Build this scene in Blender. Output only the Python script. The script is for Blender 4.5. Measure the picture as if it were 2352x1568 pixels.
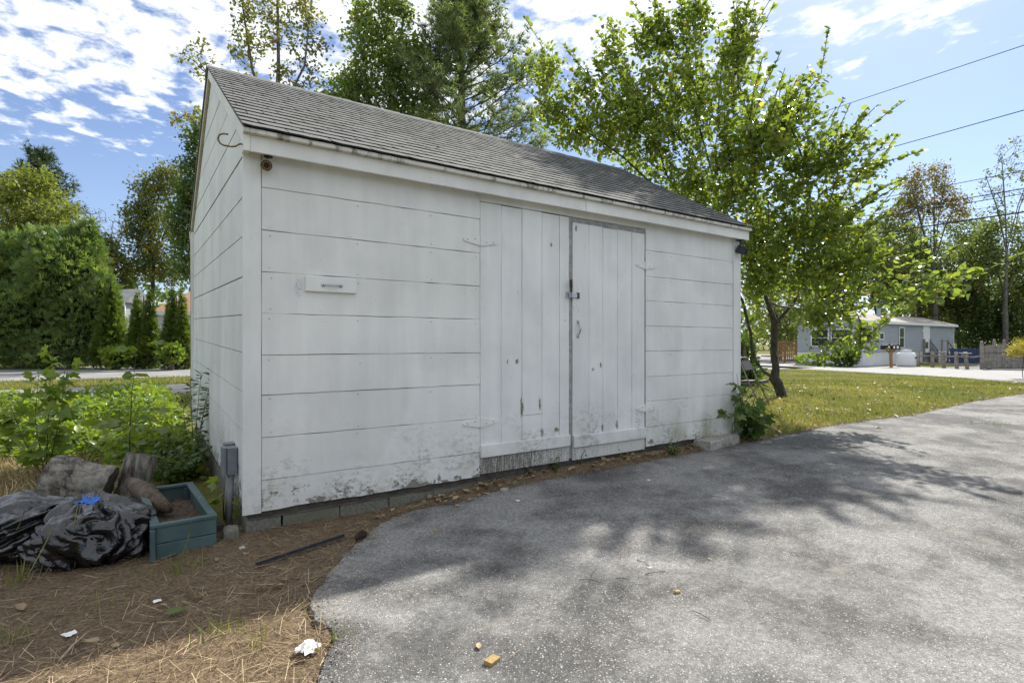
import bpy, bmesh, math, random
import numpy as np
from mathutils import Vector, Matrix, noise as mnoise

for o in list(bpy.data.objects):
    bpy.data.objects.remove(o)
scene = bpy.context.scene
COL = scene.collection
R_ = math.radians

# ------------------------------------------------------------------ camera
FPX = 1261.0                     # focal length in units of a 2352 px wide frame
YAW = R_(34.2)
RIGHT = Vector((math.cos(YAW), -math.sin(YAW), 0))
FWD = Vector((math.sin(YAW), math.cos(YAW), 0))
CAMZ = 1.394
CAM = 1.88 * RIGHT - 3.88 * FWD + Vector((0, 0, CAMZ))
HOR = 787.0
cam_d = bpy.data.cameras.new('camera')
cam_d.sensor_width = 36.0
cam_d.lens = FPX / 2352 * 36.0
cam_d.shift_y = (HOR - 784) / 2352
cam_d.clip_start = 0.05
cam_d.clip_end = 3000
cam = bpy.data.objects.new('camera', cam_d)
COL.objects.link(cam)
cam.location = CAM
cam.rotation_euler = (R_(90), 0, -YAW)
scene.camera = cam

# ------------------------------------------------------------------ sun and sky
SUNV = Vector((0.93, 0.37, 0.98)).normalized()          # towards the sun
SUN_EL = math.asin(SUNV.z)
SUN_AZ = math.atan2(SUNV.x, SUNV.y)                      # clockwise from +Y
sd = bpy.data.lights.new('sun', 'SUN')
sd.energy = 5.0
sd.angle = R_(1.1)
sd.color = (1.0, 0.95, 0.87)
sun = bpy.data.objects.new('sun', sd)
COL.objects.link(sun)
sun.rotation_euler = SUNV.to_track_quat('Z', 'Y').to_euler()
sun.location = (20, 10, 30)

world = bpy.data.worlds.new('World')
scene.world = world
world.use_nodes = True
wt = world.node_tree
for n in list(wt.nodes):
    wt.nodes.remove(n)

class NT:
    """small helper to write node trees"""
    def __init__(self, tree):
        self.t = tree
    def n(self, typ, **kw):
        nd = self.t.nodes.new(typ)
        for k, v in kw.items():
            setattr(nd, k, v)
        return nd
    def put(self, sock, v):
        if isinstance(v, bpy.types.NodeSocket):
            self.t.links.new(v, sock)
        elif v is not None:
            sock.default_value = v
    def math(self, op, a, b=None, c=None, clamp=False):
        nd = self.n('ShaderNodeMath', operation=op, use_clamp=clamp)
        self.put(nd.inputs[0], a); self.put(nd.inputs[1], b)
        if c is not None: self.put(nd.inputs[2], c)
        return nd.outputs[0]
    def vmath(self, op, a, b=None):
        nd = self.n('ShaderNodeVectorMath', operation=op)
        self.put(nd.inputs[0], a)
        if b is not None: self.put(nd.inputs[1], b)
        return nd.outputs['Value'] if op in ('DOT_PRODUCT', 'LENGTH') else nd.outputs[0]
    def noise(self, vec, scale, detail=3.0, rough=0.5, dist=0.0, out=0):
        nd = self.n('ShaderNodeTexNoise')
        self.put(nd.inputs['Vector'], vec)
        nd.inputs['Scale'].default_value = scale
        nd.inputs['Detail'].default_value = detail
        nd.inputs['Roughness'].default_value = rough
        nd.inputs['Distortion'].default_value = dist
        return nd.outputs[out]
    def voro(self, vec, scale, feature='F1', out='Distance', rand=1.0):
        nd = self.n('ShaderNodeTexVoronoi', feature=feature)
        self.put(nd.inputs['Vector'], vec)
        nd.inputs['Scale'].default_value = scale
        nd.inputs['Randomness'].default_value = rand
        return nd.outputs[out]
    def ss(self, v, lo, hi, a=0.0, b=1.0):
        nd = self.n('ShaderNodeMapRange', interpolation_type='SMOOTHSTEP')
        self.put(nd.inputs[0], v)
        nd.inputs[1].default_value = lo; nd.inputs[2].default_value = hi
        nd.inputs[3].default_value = a; nd.inputs[4].default_value = b
        return nd.outputs[0]
    def mix(self, f, a, b, blend='MIX'):
        nd = self.n('ShaderNodeMix', data_type='RGBA', blend_type=blend)
        self.put(nd.inputs[0], f)
        for s, v in ((nd.inputs[6], a), (nd.inputs[7], b)):
            if isinstance(v, (tuple, list)) and len(v) == 3: v = (*v, 1.0)
            self.put(s, v)
        return nd.outputs[2]
    def scale(self, vec, s):
        return self.vmath('MULTIPLY', vec, s)
    def bump(self, h, strength, dist=0.01, normal=None):
        nd = self.n('ShaderNodeBump')
        nd.inputs['Strength'].default_value = strength
        nd.inputs['Distance'].default_value = dist
        self.put(nd.inputs['Height'], h)
        if normal is not None: self.put(nd.inputs['Normal'], normal)
        return nd.outputs[0]

w = NT(wt)
sky = w.n('ShaderNodeTexSky', sky_type='NISHITA')
sky.sun_disc = False
sky.sun_elevation = SUN_EL
sky.sun_rotation = SUN_AZ
sky.air_density = 1.0
sky.dust_density = 0.6
sky.ozone_density = 1.6
geo = w.n('ShaderNodeTexCoord').outputs['Generated']
sep = w.n('ShaderNodeSeparateXYZ'); wt.links.new(geo, sep.inputs[0])
zc = w.math('MAXIMUM', sep.outputs[2], 0.04)
px = w.math('DIVIDE', sep.outputs[0], zc)
py = w.math('DIVIDE', sep.outputs[1], zc)
comb = w.n('ShaderNodeCombineXYZ')
wt.links.new(px, comb.inputs[0]); wt.links.new(py, comb.inputs[1])
P = comb.outputs[0]
pl = w.vmath('DOT_PRODUCT', P, tuple(RIGHT))
pd = w.vmath('DOT_PRODUCT', P, tuple(FWD))
# an altocumulus deck whose far edge crosses the view
edge = w.math('SUBTRACT', 2.95, pd)
edge = w.math('SUBTRACT', edge, w.math('MULTIPLY', w.math('MAXIMUM', w.math('SUBTRACT', pl, -0.1), 0.0), 0.56))
edge = w.math('ADD', edge, w.math('MULTIPLY', w.math('SUBTRACT', w.noise(P, 1.1, 2.0), 0.5), 1.1))
cov = w.ss(edge, -0.35, 1.1)
Pw = w.vmath('ADD', w.vmath('MULTIPLY', P, (1.0, 0.8, 1.0)), w.vmath('MULTIPLY', w.noise(P, 2.5, 2.0, out=1), (0.12, 0.12, 0.0)))
cells = w.noise(Pw, 7.5, 5.0, 0.6)
cells2 = w.noise(Pw, 1.7, 2.0, 0.5)
dens = w.math('ADD', w.math('MULTIPLY', cells, 0.95), w.math('MULTIPLY', cells2, 0.25))
thr = w.math('MULTIPLY_ADD', cov, -0.30, 0.775)
cl = w.ss(w.math('SUBTRACT', dens, thr), -0.03, 0.17)
cl = w.math('MULTIPLY', cl, w.ss(sep.outputs[2], 0.12, 0.30))
cl = w.math('MULTIPLY', cl, w.ss(cov, 0.0, 0.15))
skycol = w.mix(1.0, sky.outputs[0], (0.76, 0.83, 1.00), 'MULTIPLY')
hz = w.ss(sep.outputs[2], 0.0, 0.6, 0.24, 0.0)
skycol = w.mix(hz, skycol, (5.6, 6.6, 8.2))
col = w.mix(w.math('MULTIPLY', cl, 0.95), skycol, (8.0, 8.2, 8.5))
bg = w.n('ShaderNodeBackground')
wt.links.new(col, bg.inputs[0])
bg.inputs[1].default_value = 0.10
out = w.n('ShaderNodeOutputWorld')
wt.links.new(bg.outputs[0], out.inputs[0])

scene.view_settings.view_transform = 'Standard'
scene.view_settings.look = 'None'
scene.view_settings.exposure = 0.6
scene.view_settings.gamma = 1.0
scene.view_settings.use_curve_mapping = False
scene.render.engine = 'CYCLES'
scene.cycles.max_bounces = 8
scene.cycles.transparent_max_bounces = 8

# ------------------------------------------------------------------ placing helpers
def W(px, py, depth):
    """point seen at (px,py) of a 2352x1568 picture, at a given distance along the view axis"""
    return CAM + RIGHT * ((px - 1176) / FPX * depth) + FWD * depth + Vector((0, 0, (HOR - py) / FPX * depth))
def terrain(x, y):
    """the yard rises gently past the shed's far end and levels out again before the road"""
    dx = np.asarray(x, float) - CAM.x; dy = np.asarray(y, float) - CAM.y
    dep = dx * FWD.x + dy * FWD.y; lat = dx * RIGHT.x + dy * RIGHT.y
    s = np.clip((lat + 1.75) / 1.8, 0, 1); s = s * s * (3 - 2 * s)
    r = 0.22 * (1 - np.exp(-np.clip(dep - 3.4, 0, None) / 5.0))
    f = np.clip((dep - 13.0) / 8.0, 0, 1); f = 1 - f * f * (3 - 2 * f)
    return s * r * f
def G(px, py):
    z = 0.0
    for _ in range(12):
        d = (CAMZ - z) * FPX / (py - HOR)
        p = W(px, py, d)
        z = 0.5 * z + 0.5 * float(terrain(p.x, p.y))
    return Vector((p.x, p.y, z))
def FR(px, py, Y=0.0):
    """point on the plane y = Y (parallel to the shed's front)"""
    d = RIGHT * ((px - 1176) / FPX) + FWD + Vector((0, 0, (HOR - py) / FPX))
    t = (Y - CAM.y) / d.y
    return CAM + d * t

# ------------------------------------------------------------------ object helpers
def link(o, parent=None):
    COL.objects.link(o)
    if parent is not None:
        o.parent = parent
    return o
def tag(o, label, cat, group=None):
    o['label'] = label; o['category'] = cat
    if group: o['group'] = group
    return o
def thing(name, label, cat, loc=(0, 0, 0), rotz=0.0, group=None):
    o = bpy.data.objects.new(name, None)
    o.empty_display_size = 0.1
    COL.objects.link(o)
    o.location = loc; o.rotation_euler = (0, 0, rotz)
    return tag(o, label, cat, group)
def kind(o, k):
    o['kind'] = k
    return o

class MB:
    """collects geometry, builds one mesh object"""
    def __init__(self):
        self.v = []; self.f = []
    def add(self, vs, fs):
        b = len(self.v)
        self.v.extend([tuple(p) for p in vs])
        self.f.extend([tuple(i + b for i in q) for q in fs])
        return self
    def box(self, x0, x1, y0, y1, z0, z1):
        vs = [(x, y, z) for z in (z0, z1) for y in (y0, y1) for x in (x0, x1)]
        return self.add(vs, [(0, 2, 3, 1), (4, 5, 7, 6), (0, 1, 5, 4), (2, 6, 7, 3), (0, 4, 6, 2), (1, 3, 7, 5)])
    def beam(self, a, b, w, h, up=(0, 0, 1), ch=0.0, segs=1, jit=0.0, seed=0):
        """chamfered bar from a to b; w across, h along up"""
        a = Vector(a); b = Vector(b); d = (b - a)
        L = d.length; d.normalize()
        up = Vector(up)
        s = d.cross(up)
        if s.length < 1e-5:
            up = Vector((1, 0, 0)); s = d.cross(up)
        s.normalize(); u = s.cross(d)
        rng = random.Random(seed)
        hw, hh = w / 2, h / 2
        c = min(ch, hw * 0.8, hh * 0.8)
        if c > 0:
            sec = [(-hw, -hh + c), (-hw + c, -hh), (hw - c, -hh), (hw, -hh + c), (hw, hh - c), (hw - c, hh), (-hw + c, hh), (-hw, hh - c)]
        else:
            sec = [(-hw, -hh), (hw, -hh), (hw, hh), (-hw, hh)]
        m = len(sec); vs = []; fs = []
        for i in range(segs + 1):
            p = a + d * (L * i / segs)
            js, ju = rng.uniform(-jit, jit), rng.uniform(-jit, jit)
            for (q, r) in sec:
                vs.append(p + s * (q + (js if q > 0 else -js) ) + u * (r + (ju if r > 0 else -ju)))
        for i in range(segs):
            for k in range(m):
                fs.append((i * m + k, i * m + (k + 1) % m, (i + 1) * m + (k + 1) % m, (i + 1) * m + k))
        fs.append(tuple(range(m - 1, -1, -1))); fs.append(tuple(segs * m + k for k in range(m)))
        fs = [tuple(reversed(q)) for q in fs]
        return self.add(vs, fs)
    def tube(self, pts, rad, n=8, cap=True):
        pts = [Vector(p) for p in pts]
        if not hasattr(rad, '__len__'): rad = [rad] * len(pts)
        vs = []; fs = []; prev = None
        for i, p in enumerate(pts):
            t = (pts[min(i + 1, len(pts) - 1)] - pts[max(i - 1, 0)])
            if t.length < 1e-9: t = Vector((0, 0, 1))
            t.normalize()
            if prev is None:
                a = Vector((0, 0, 1)) if abs(t.z) < 0.9 else Vector((1, 0, 0))
                s = t.cross(a).normalized()
            else:
                s = (prev - t * prev.dot(t))
                s = s.normalized() if s.length > 1e-6 else t.cross(Vector((0.3, 0.5, 0.8))).normalized()
            prev = s
            u = t.cross(s)
            for k in range(n):
                an = 2 * math.pi * k / n
                vs.append(p + (s * math.cos(an) + u * math.sin(an)) * rad[i])
        for i in range(len(pts) - 1):
            for k in range(n):
                fs.append((i * n + k, i * n + (k + 1) % n, (i + 1) * n + (k + 1) % n, (i + 1) * n + k))
        if cap:
            fs.append(tuple(range(n - 1, -1, -1)))
            fs.append(tuple((len(pts) - 1) * n + k for k in range(n)))
        return self.add(vs, fs)
    def lathe(self, prof, n=24, center=(0, 0, 0), axis='Z'):
        vs = []; fs = []
        c = Vector(center)
        for (r, z) in prof:
            for k in range(n):
                an = 2 * math.pi * k / n
                q = Vector((r * math.cos(an), r * math.sin(an), z))
                if axis == 'Y': q = Vector((q.x, q.z, q.y))
                if axis == 'X': q = Vector((q.z, q.x, q.y))
                vs.append(c + q)
        for i in range(len(prof) - 1):
            for k in range(n):
                fs.append((i * n + k, i * n + (k + 1) % n, (i + 1) * n + (k + 1) % n, (i + 1) * n + k))
        fs.append(tuple(range(n - 1, -1, -1)))
        fs.append(tuple((len(prof) - 1) * n + k for k in range(n)))
        return self.add(vs, fs)
    def build(self, name, mat, parent=None, smooth=False, shear=False):
        me = bpy.data.meshes.new(name)
        vs = self.v
        if shear:
            vs = [(x, y, z + SHEAR * y) for (x, y, z) in vs]
        me.from_pydata(vs, [], self.f)
        if mat is not None: me.materials.append(mat)
        if smooth:
            me.polygons.foreach_set('use_smooth', [True] * len(me.polygons))
        me.update()
        return link(bpy.data.objects.new(name, me), parent)

def np_mesh(name, verts, loops, fsize, mat, parent=None, attr=None, smooth=False):
    """fast mesh from numpy arrays; loops: flat vertex indices of faces that all have fsize corners"""
    me = bpy.data.meshes.new(name)
    nv = len(verts); nl = len(loops); nf = nl // fsize
    me.vertices.add(nv); me.loops.add(nl); me.polygons.add(nf)
    me.vertices.foreach_set('co', np.asarray(verts, np.float32).ravel())
    me.loops.foreach_set('vertex_index', np.asarray(loops, np.int32).ravel())
    me.polygons.foreach_set('loop_start', np.arange(0, nl, fsize, dtype=np.int32))
    me.polygons.foreach_set('loop_total', np.full(nf, fsize, np.int32))
    if smooth:
        me.polygons.foreach_set('use_smooth', np.ones(nf, bool))
    if attr is not None:
        for an, (dom, vals) in attr.items():
            a = me.attributes.new(an, 'FLOAT', dom)
            a.data.foreach_set('value', np.asarray(vals, np.float32))
    me.materials.append(mat)
    me.update(calc_edges=True)
    o = bpy.data.objects.new(name, me)
    return link(o, parent)

SHEAR = 0.0295
# ------------------------------------------------------------------ materials
def material(name):
    m = bpy.data.materials.new(name)
    m.use_nodes = True
    t = NT(m.node_tree)
    b = m.node_tree.nodes['Principled BSDF']
    return m, t, b
def coords(t, which='Object'):
    return t.n('ShaderNodeTexCoord').outputs[which]
def simple(name, colr, rough=0.6, metal=0.0, var=0.15, scale=8.0, bump=0.0, bscale=40.0, spec=0.5):
    m, t, b = material(name)
    c = coords(t)
    nz = t.noise(c, scale, 4.0, 0.6)
    f = t.ss(nz, 0.3, 0.7)
    lo = tuple(x * (1 - var) for x in colr); hi = tuple(min(1, x * (1 + var)) for x in colr)
    t.put(b.inputs['Base Color'], t.mix(f, lo, hi))
    b.inputs['Roughness'].default_value = rough
    b.inputs['Metallic'].default_value = metal
    b.inputs['Specular IOR Level'].default_value = spec
    if bump:
        t.put(b.inputs['Normal'], t.bump(t.noise(c, bscale, 4.0, 0.6), bump, 0.004))
    return m
# weathered white paint; wear sits where the shed has it (shed coordinates)
def paint_material(name, base=(0.80, 0.80, 0.765), grain='X', wear=1.0, spots=(), smudge=False, algae=False, flake_all=0.0):
    m, t, b = material(name)
    c = coords(t)
    sx = t.n('ShaderNodeSeparateXYZ'); t.put(sx.inputs[0], c)
    x, y, z = sx.outputs
    stretch = {'X': (2.2, 2.2, 26.0), 'Z': (26.0, 26.0, 2.2), 'Y': (2.2, 2.2, 26.0)}[grain]
    fine = t.noise(t.scale(c, stretch), 4.0, 5.0, 0.65)
    rnd = t.n('ShaderNodeObjectInfo').outputs['Random']
    big = t.noise(c, 1.7, 4.0, 0.55)
    streak = t.noise(t.scale(c, (9.0, 9.0, 0.8)), 1.0, 4.0, 0.6)
    tone = t.math('ADD', t.math('MULTIPLY', t.ss(big, 0.3, 0.7), 0.68), t.math('MULTIPLY', t.ss(streak, 0.35, 0.7), 0.32))
    dark = tuple(v * 0.80 for v in base)
    colr = t.mix(tone, dark, base)
    colr = t.mix(t.math('MULTIPLY', rnd, 0.16), colr, (0.62, 0.63, 0.63))
    colr = t.mix(t.math('MULTIPLY', t.ss(fine, 0.35, 0.75), 0.10), colr, (0.60, 0.58, 0.53))
    # repainted lighter, bluish patches
    rp = t.ss(t.noise(t.scale(c, (1.0, 1.0, 0.55)), 1.3, 2.0), 0.54, 0.60)
    colr = t.mix(t.math('MULTIPLY', rp, 0.30), colr, (0.84, 0.845, 0.825))
    # grime: drips under eave, splash near the ground
    low = t.ss(z, 0.15, 0.95, 1.0, 0.0)
    sp = t.noise(t.scale(c, (1.0, 1.0, 1.6)), 16.0, 6.0, 0.72)
    mott = t.noise(c, 2.6, 3.0)
    grime = t.math('MULTIPLY', t.math('MULTIPLY', low, t.ss(mott, 0.40, 0.70)), t.ss(sp, 0.46, 0.60))
    colr = t.mix(t.math('MULTIPLY', grime, 0.85 * wear), colr, (0.13, 0.12, 0.09))
    film = t.math('MULTIPLY', low, t.ss(t.noise(c, 3.5, 4.0), 0.35, 0.75))
    colr = t.mix(t.math('MULTIPLY', film, 0.5 * wear), colr, (0.36, 0.33, 0.24))
    # sparse specks and scratches all over
    spk = t.ss(t.noise(t.scale(c, stretch), 7.0, 2.0, 0.5), 0.70, 0.74)
    spk = t.math('MULTIPLY', spk, t.ss(t.noise(c, 3.1, 2.0), 0.50, 0.62))
    colr = t.mix(t.math('MULTIPLY', spk, 0.8 * wear), colr, (0.10, 0.09, 0.075))
    dots = t.ss(t.voro(c, 17.0), 0.035, 0.06, 1.0, 0.0)
    dots = t.math('MULTIPLY', dots, t.ss(t.noise(c, 5.0, 1.0), 0.50, 0.55))
    colr = t.mix(t.math('MULTIPLY', dots, 0.75), colr, (0.12, 0.10, 0.08))
    # paint flaked off: bare grey wood
    fl = t.noise(t.scale(c, (1.0, 1.0, 1.3) if grain != 'Z' else (2.0, 2.0, 0.8)), 6.5, 8.0, 0.72)
    lift = t.math('MULTIPLY', t.ss(z, 0.15, 0.50, 0.20, 0.0), wear)
    flake = t.ss(t.math('ADD', t.math('ADD', fl, lift), flake_all), 0.725, 0.745)
    colr = t.mix(t.math('MULTIPLY', flake, 0.92), colr, t.mix(fine, (0.10, 0.085, 0.065), (0.27, 0.25, 0.21)))
    if algae:
        al = t.math('MULTIPLY', t.ss(z, 0.2, 0.62, 1.0, 0.0), t.ss(x, 4.15, 4.6))
        al = t.math('MULTIPLY', al, t.ss(t.noise(t.scale(c, (1.0, 1.0, 0.7)), 3.6, 5.0, 0.65), 0.38, 0.70))
        colr = t.mix(t.math('MULTIPLY', al, 0.75), colr, (0.21, 0.20, 0.09))
    for (qx, qz, rx, rz) in spots:
        dx = t.math('MULTIPLY', t.math('SUBTRACT', x, qx), 1.0 / rx)
        dz = t.math('MULTIPLY', t.math('SUBTRACT', z, qz), 1.0 / rz)
        d = t.math('ADD', t.math('MULTIPLY', dx, dx), t.math('MULTIPLY', dz, dz))
        d = t.math('ADD', d, t.math('MULTIPLY', t.math('SUBTRACT', t.noise(t.scale(c, (3.2, 1.0, 0.45)), 38.0, 6.0, 0.8), 0.455), 5.0))
        k = t.ss(d, 0.45, 0.65, 1.0, 0.0)
        colr = t.mix(t.math('MULTIPLY', k, 0.95), colr, t.mix(t.ss(fine, 0.4, 0.6), (0.05, 0.035, 0.02), (0.30, 0.22, 0.12)))
    if smudge:
        dx = t.math('MULTIPLY', t.math('SUBTRACT', x, 0.355), 1 / 0.035)
        dz = t.math('MULTIPLY', t.math('SUBTRACT', z, 1.80), 1 / 0.085)
        d = t.math('ADD', t.math('MULTIPLY', dx, dx), t.math('MULTIPLY', dz, dz))
        k = t.math('MULTIPLY', t.ss(d, 0.0, 1.3, 1.0, 0.0), t.ss(t.noise(c, 60.0, 3.0), 0.35, 0.65))
        colr = t.mix(t.math('MULTIPLY', k, 0.6), colr, (0.30, 0.34, 0.48))
    t.put(b.inputs['Base Color'], colr)
    b.inputs['Roughness'].default_value = 0.62
    b.inputs['Specular IOR Level'].default_value = 0.35
    h = t.math('ADD', t.math('MULTIPLY', fine, 0.6), t.math('MULTIPLY', t.noise(c, 55.0, 3.0), 0.4))
    h = t.math('SUBTRACT', h, t.math('MULTIPLY', flake, 1.2))
    t.put(b.inputs['Normal'], t.bump(h, 0.35, 0.004))
    return m

M = {}
M['paint'] = paint_material('white_paint_siding', smudge=True, flake_all=0.022)
M['paint_right'] = paint_material('white_paint_siding_mossy', algae=True, flake_all=0.022)
M['paint_gable'] = paint_material('white_paint_gable', base=(0.75, 0.77, 0.75), wear=1.15, flake_all=0.075)
M['paint_trim'] = paint_material('white_paint_trim', base=(0.80, 0.805, 0.78), grain='Z', wear=0.7)
M['paint_fascia'] = paint_material('white_paint_fascia', base=(0.82, 0.82, 0.78), wear=0.3)
M['paint_door'] = paint_material('white_paint_door', base=(0.80, 0.805, 0.785), grain='Z', wear=0.95,
    spots=[(2.385, 0.78, 0.03, 0.14), (2.60, 0.80, 0.022, 0.10), (2.625, 0.52, 0.03, 0.05), (2.81, 0.53, 0.05, 0.035),
           (3.425, 0.50, 0.022, 0.06), (3.64, 0.51, 0.03, 0.07), (2.74, 2.36, 0.02, 0.03), (3.06, 2.56, 0.022, 0.05),
           (3.40, 1.16, 0.018, 0.05), (3.29, 1.12, 0.03, 0.03), (2.33, 1.22, 0.03, 0.035), (2.22, 1.22, 0.012, 0.03),
           (2.92, 1.62, 0.010, 0.012)])

def plywood_material():
    m, t, b = material('weathered_apron')
    c = coords(t)
    g = t.noise(t.scale(c, (30.0, 30.0, 2.0)), 3.0, 6.0, 0.75)
    g2 = t.noise(c, 90.0, 3.0, 0.6)
    f = t.math('ADD', t.math('MULTIPLY', g, 0.6), t.math('MULTIPLY', g2, 0.4))
    sx = t.n('ShaderNodeSeparateXYZ'); t.put(sx.inputs[0], c)
    f = t.math('ADD', f, t.ss(sx.outputs[0], 2.0, 3.9, -0.05, 0.14))
    t.put(b.inputs['Base Color'], t.mix(t.ss(f, 0.40, 0.62), (0.13, 0.12, 0.10), (0.58, 0.57, 0.53)))
    b.inputs['Roughness'].default_value = 0.85
    t.put(b.inputs['Normal'], t.bump(f, 0.5, 0.004))
    return m
M['apron'] = plywood_material()
M['dark_wood'] = simple('aged_dark_wood', (0.060, 0.052, 0.042), 0.85, var=0.35, scale=14, bump=0.3)
M['sill'] = simple('sill_beam_wood', (0.10, 0.09, 0.072), 0.9, var=0.35, scale=9, bump=0.4)
M['jamb'] = simple('grey_jamb', (0.30, 0.30, 0.29), 0.7, var=0.25, scale=20)
M['gutter_tan'] = simple('tan_edge_trim', (0.47, 0.43, 0.34), 0.5, var=0.12)

def block_material():
    m, t, b = material('concrete_block')
    c = coords(t)
    n1 = t.noise(c, 3.0, 4.0); n2 = t.noise(c, 60.0, 4.0, 0.7)
    colr = t.mix(t.ss(n2, 0.3, 0.7), (0.10, 0.097, 0.078), (0.215, 0.205, 0.17))
    colr = t.mix(t.math('MULTIPLY', t.ss(n1, 0.4, 0.65), 0.6), colr, (0.12, 0.125, 0.075))
    t.put(b.inputs['Base Color'], colr)
    b.inputs['Roughness'].default_value = 0.95
    t.put(b.inputs['Normal'], t.bump(n2, 0.6, 0.004))
    return m
M['block'] = block_material()
M['kerb_block'] = simple('pale_concrete', (0.34, 0.325, 0.29), 0.95, var=0.25, scale=22, bump=0.5)

def shingle_material():
    m, t, b = material('asphalt_shingle')
    c = t.n('ShaderNodeNewGeometry').outputs['Position']
    rnd = t.n('ShaderNodeObjectInfo').outputs['Random']
    g = t.noise(c, 320.0, 2.0, 0.6)
    big = t.noise(c, 2.2, 4.0, 0.6)
    colr = t.mix(t.ss(g, 0.35, 0.68), (0.062, 0.066, 0.064), (0.285, 0.29, 0.275))
    colr = t.mix(t.math('MULTIPLY', rnd, 0.35), colr, (0.15, 0.15, 0.142))
    colr = t.mix(t.math('MULTIPLY', t.ss(big, 0.45, 0.75), 0.5), colr, (0.07, 0.07, 0.062))
    moss = t.math('MULTIPLY', t.ss(t.noise(c, 9.0, 5.0, 0.7), 0.60, 0.70), t.ss(t.noise(c, 1.1, 2.0), 0.46, 0.6))
    colr = t.mix(t.math('MULTIPLY', moss, 0.8), colr, (0.13, 0.115, 0.055))
    lich = t.math('MULTIPLY', t.ss(t.noise(c, 26.0, 3.0, 0.6), 0.69, 0.74), t.ss(t.noise(c, 1.5, 2.0), 0.45, 0.6))
    colr = t.mix(t.math('MULTIPLY', lich, 0.7), colr, (0.42, 0.43, 0.38))
    t.put(b.inputs['Base Color'], colr)
    b.inputs['Roughness'].default_value = 0.95
    b.inputs['Specular IOR Level'].default_value = 0.25
    t.put(b.inputs['Normal'], t.bump(g, 0.5, 0.003))
    return m
M['shingle'] = shingle_material()
M['shingle_edge'] = simple('black_edge_and_gap_shade', (0.036, 0.034, 0.032), 0.95, var=0.3, scale=30, spec=0.2)  # black cut edges, with the shadow gaps between courses put into their colour

def drip_material():
    m, t, b = material('stained_drip_strip')
    c = coords(t)
    n1 = t.noise(t.scale(c, (10.0, 3.0, 3.0)), 1.6, 5.0, 0.7)
    t.put(b.inputs['Base Color'], t.mix(t.ss(n1, 0.47, 0.70), (0.66, 0.64, 0.58), (0.17, 0.15, 0.11)))
    b.inputs['Roughness'].default_value = 0.8
    return m
M['drip'] = drip_material()

# ================================================================== THE SHED
SL, SD = 5.855, 4.45            # length along x, depth along y
RY, RZ = 2.225, 4.19            # ridge
EZ = 2.872; EY = -0.16          # eave edge of the roof surface
PITCH = (RZ - EZ) / (RY - EY)
shed = thing('wooden_shed', 'long weathered white wooden shed with gabled shingle roof and double doors', 'shed')

def board_front(x0, x1, z0, z1, y0, th, mat, name='siding_board', seed=0, jit=0.0015, parent=shed, end_rag=0.0, ch=0.003):
    """horizontal board in the front wall; face at y0, thickness th behind it, uneven lower and upper edge"""
    rng = random.Random(seed)
    n = max(2, int((x1 - x0) / 0.12)) if jit > 0 else 1
    tb = rng.uniform(-0.0035, 0.0005) if jit > 0 else 0; tt = rng.uniform(-0.0005, 0.0025) if jit > 0 else 0
    vs = []; fs = []
    for i in range(n + 1):
        x = x0 + (x1 - x0) * i / n
        a = z0 + rng.uniform(-jit, jit) + (rng.uniform(-end_rag, end_rag) if end_rag else 0)
        bb = z1 + rng.uniform(-jit, jit)
        yy = y0 + rng.uniform(-0.0008, 0.0008)
        vs += [(x, yy + ch + tb, a), (x, yy + tb, a + ch), (x, yy + tt, bb - ch), (x, yy + ch + tt, bb), (x, y0 + th, bb), (x, y0 + th, a)]
    for i in range(n):
        for k in range(6):
            p, q = i * 6 + k, i * 6 + (k + 1) % 6
            fs.append((p, p + 6, q + 6, q))
    fs.append((5, 4, 3, 2, 1, 0)); e = n * 6
    fs.append((e, e + 1, e + 2, e + 3, e + 4, e + 5))
    fs = [tuple(reversed(q)) for q in fs]
    return MB().add(vs, fs).build(name, mat, parent, shear=True)

GAP = 0.0014
# left front section
zl = [0.185, 0.405, 0.712, 1.018, 1.306, 1.604, 1.904, 2.204, 2.510, 2.765]
for i in range(len(zl) - 1):
    gg = GAP * (0.3, 1.3, 0.7, 1.0, 0.5, 1.2, 0.9, 0.6, 0.8)[i]
    board_front(0.103, 1.921, zl[i] + gg, zl[i + 1] - gg, 0.0 + random.Random(i).uniform(-0.001, 0.001), 0.02, M['paint'], seed=i + 10,
                end_rag=0.006 if i == 0 else 0, jit=0.0022)
# right front section
zr = [0.225, 0.443, 0.732, 1.012, 1.301, 1.585, 1.869, 2.144, 2.438, 2.765]
for i in range(len(zr) - 1):
    board_front(4.094, 5.722, zr[i] + GAP * 0.7, zr[i + 1] - GAP * 0.7, 0.0, 0.02, M['paint_right'], seed=i + 40, end_rag=0.006 if i == 0 else 0)
board_front(1.925, 4.09, 2.675, 2.765, 0.0, 0.02, M['paint_fascia'], 'door_header', seed=60)
# corner boards
def post(x0, x1, y0, y1, z0, z1, mat, name, seed=0):
    mb = MB()
    mb.beam(((x0 + x1) / 2, (y0 + y1) / 2, z0), ((x0 + x1) / 2, (y0 + y1) / 2, z1), y1 - y0, x1 - x0, up=(1, 0, 0), ch=0.004, segs=14, jit=0.0012, seed=seed)
    return mb.build(name, mat, shed, shear=True)
post(-0.022, 0.099, -0.010, 0.021, 0.178, 2.765, M['paint_trim'], 'corner_board', 1)
post(5.727, 5.857, -0.012, 0.020, 0.20, 2.765, M['paint_trim'], 'corner_board', 2)
post(5.857, 5.882, -0.012, 0.10, 0.20, 2.765, M['paint_trim'], 'corner_board', 3)
# dark sheathing behind the joints
mb = MB(); mb.box(0.03, SL - 0.03, 0.0225, 0.05, 0.20, 2.77)
mb.build('wall_sheathing', M['dark_wood'], shed, shear=True)
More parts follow.
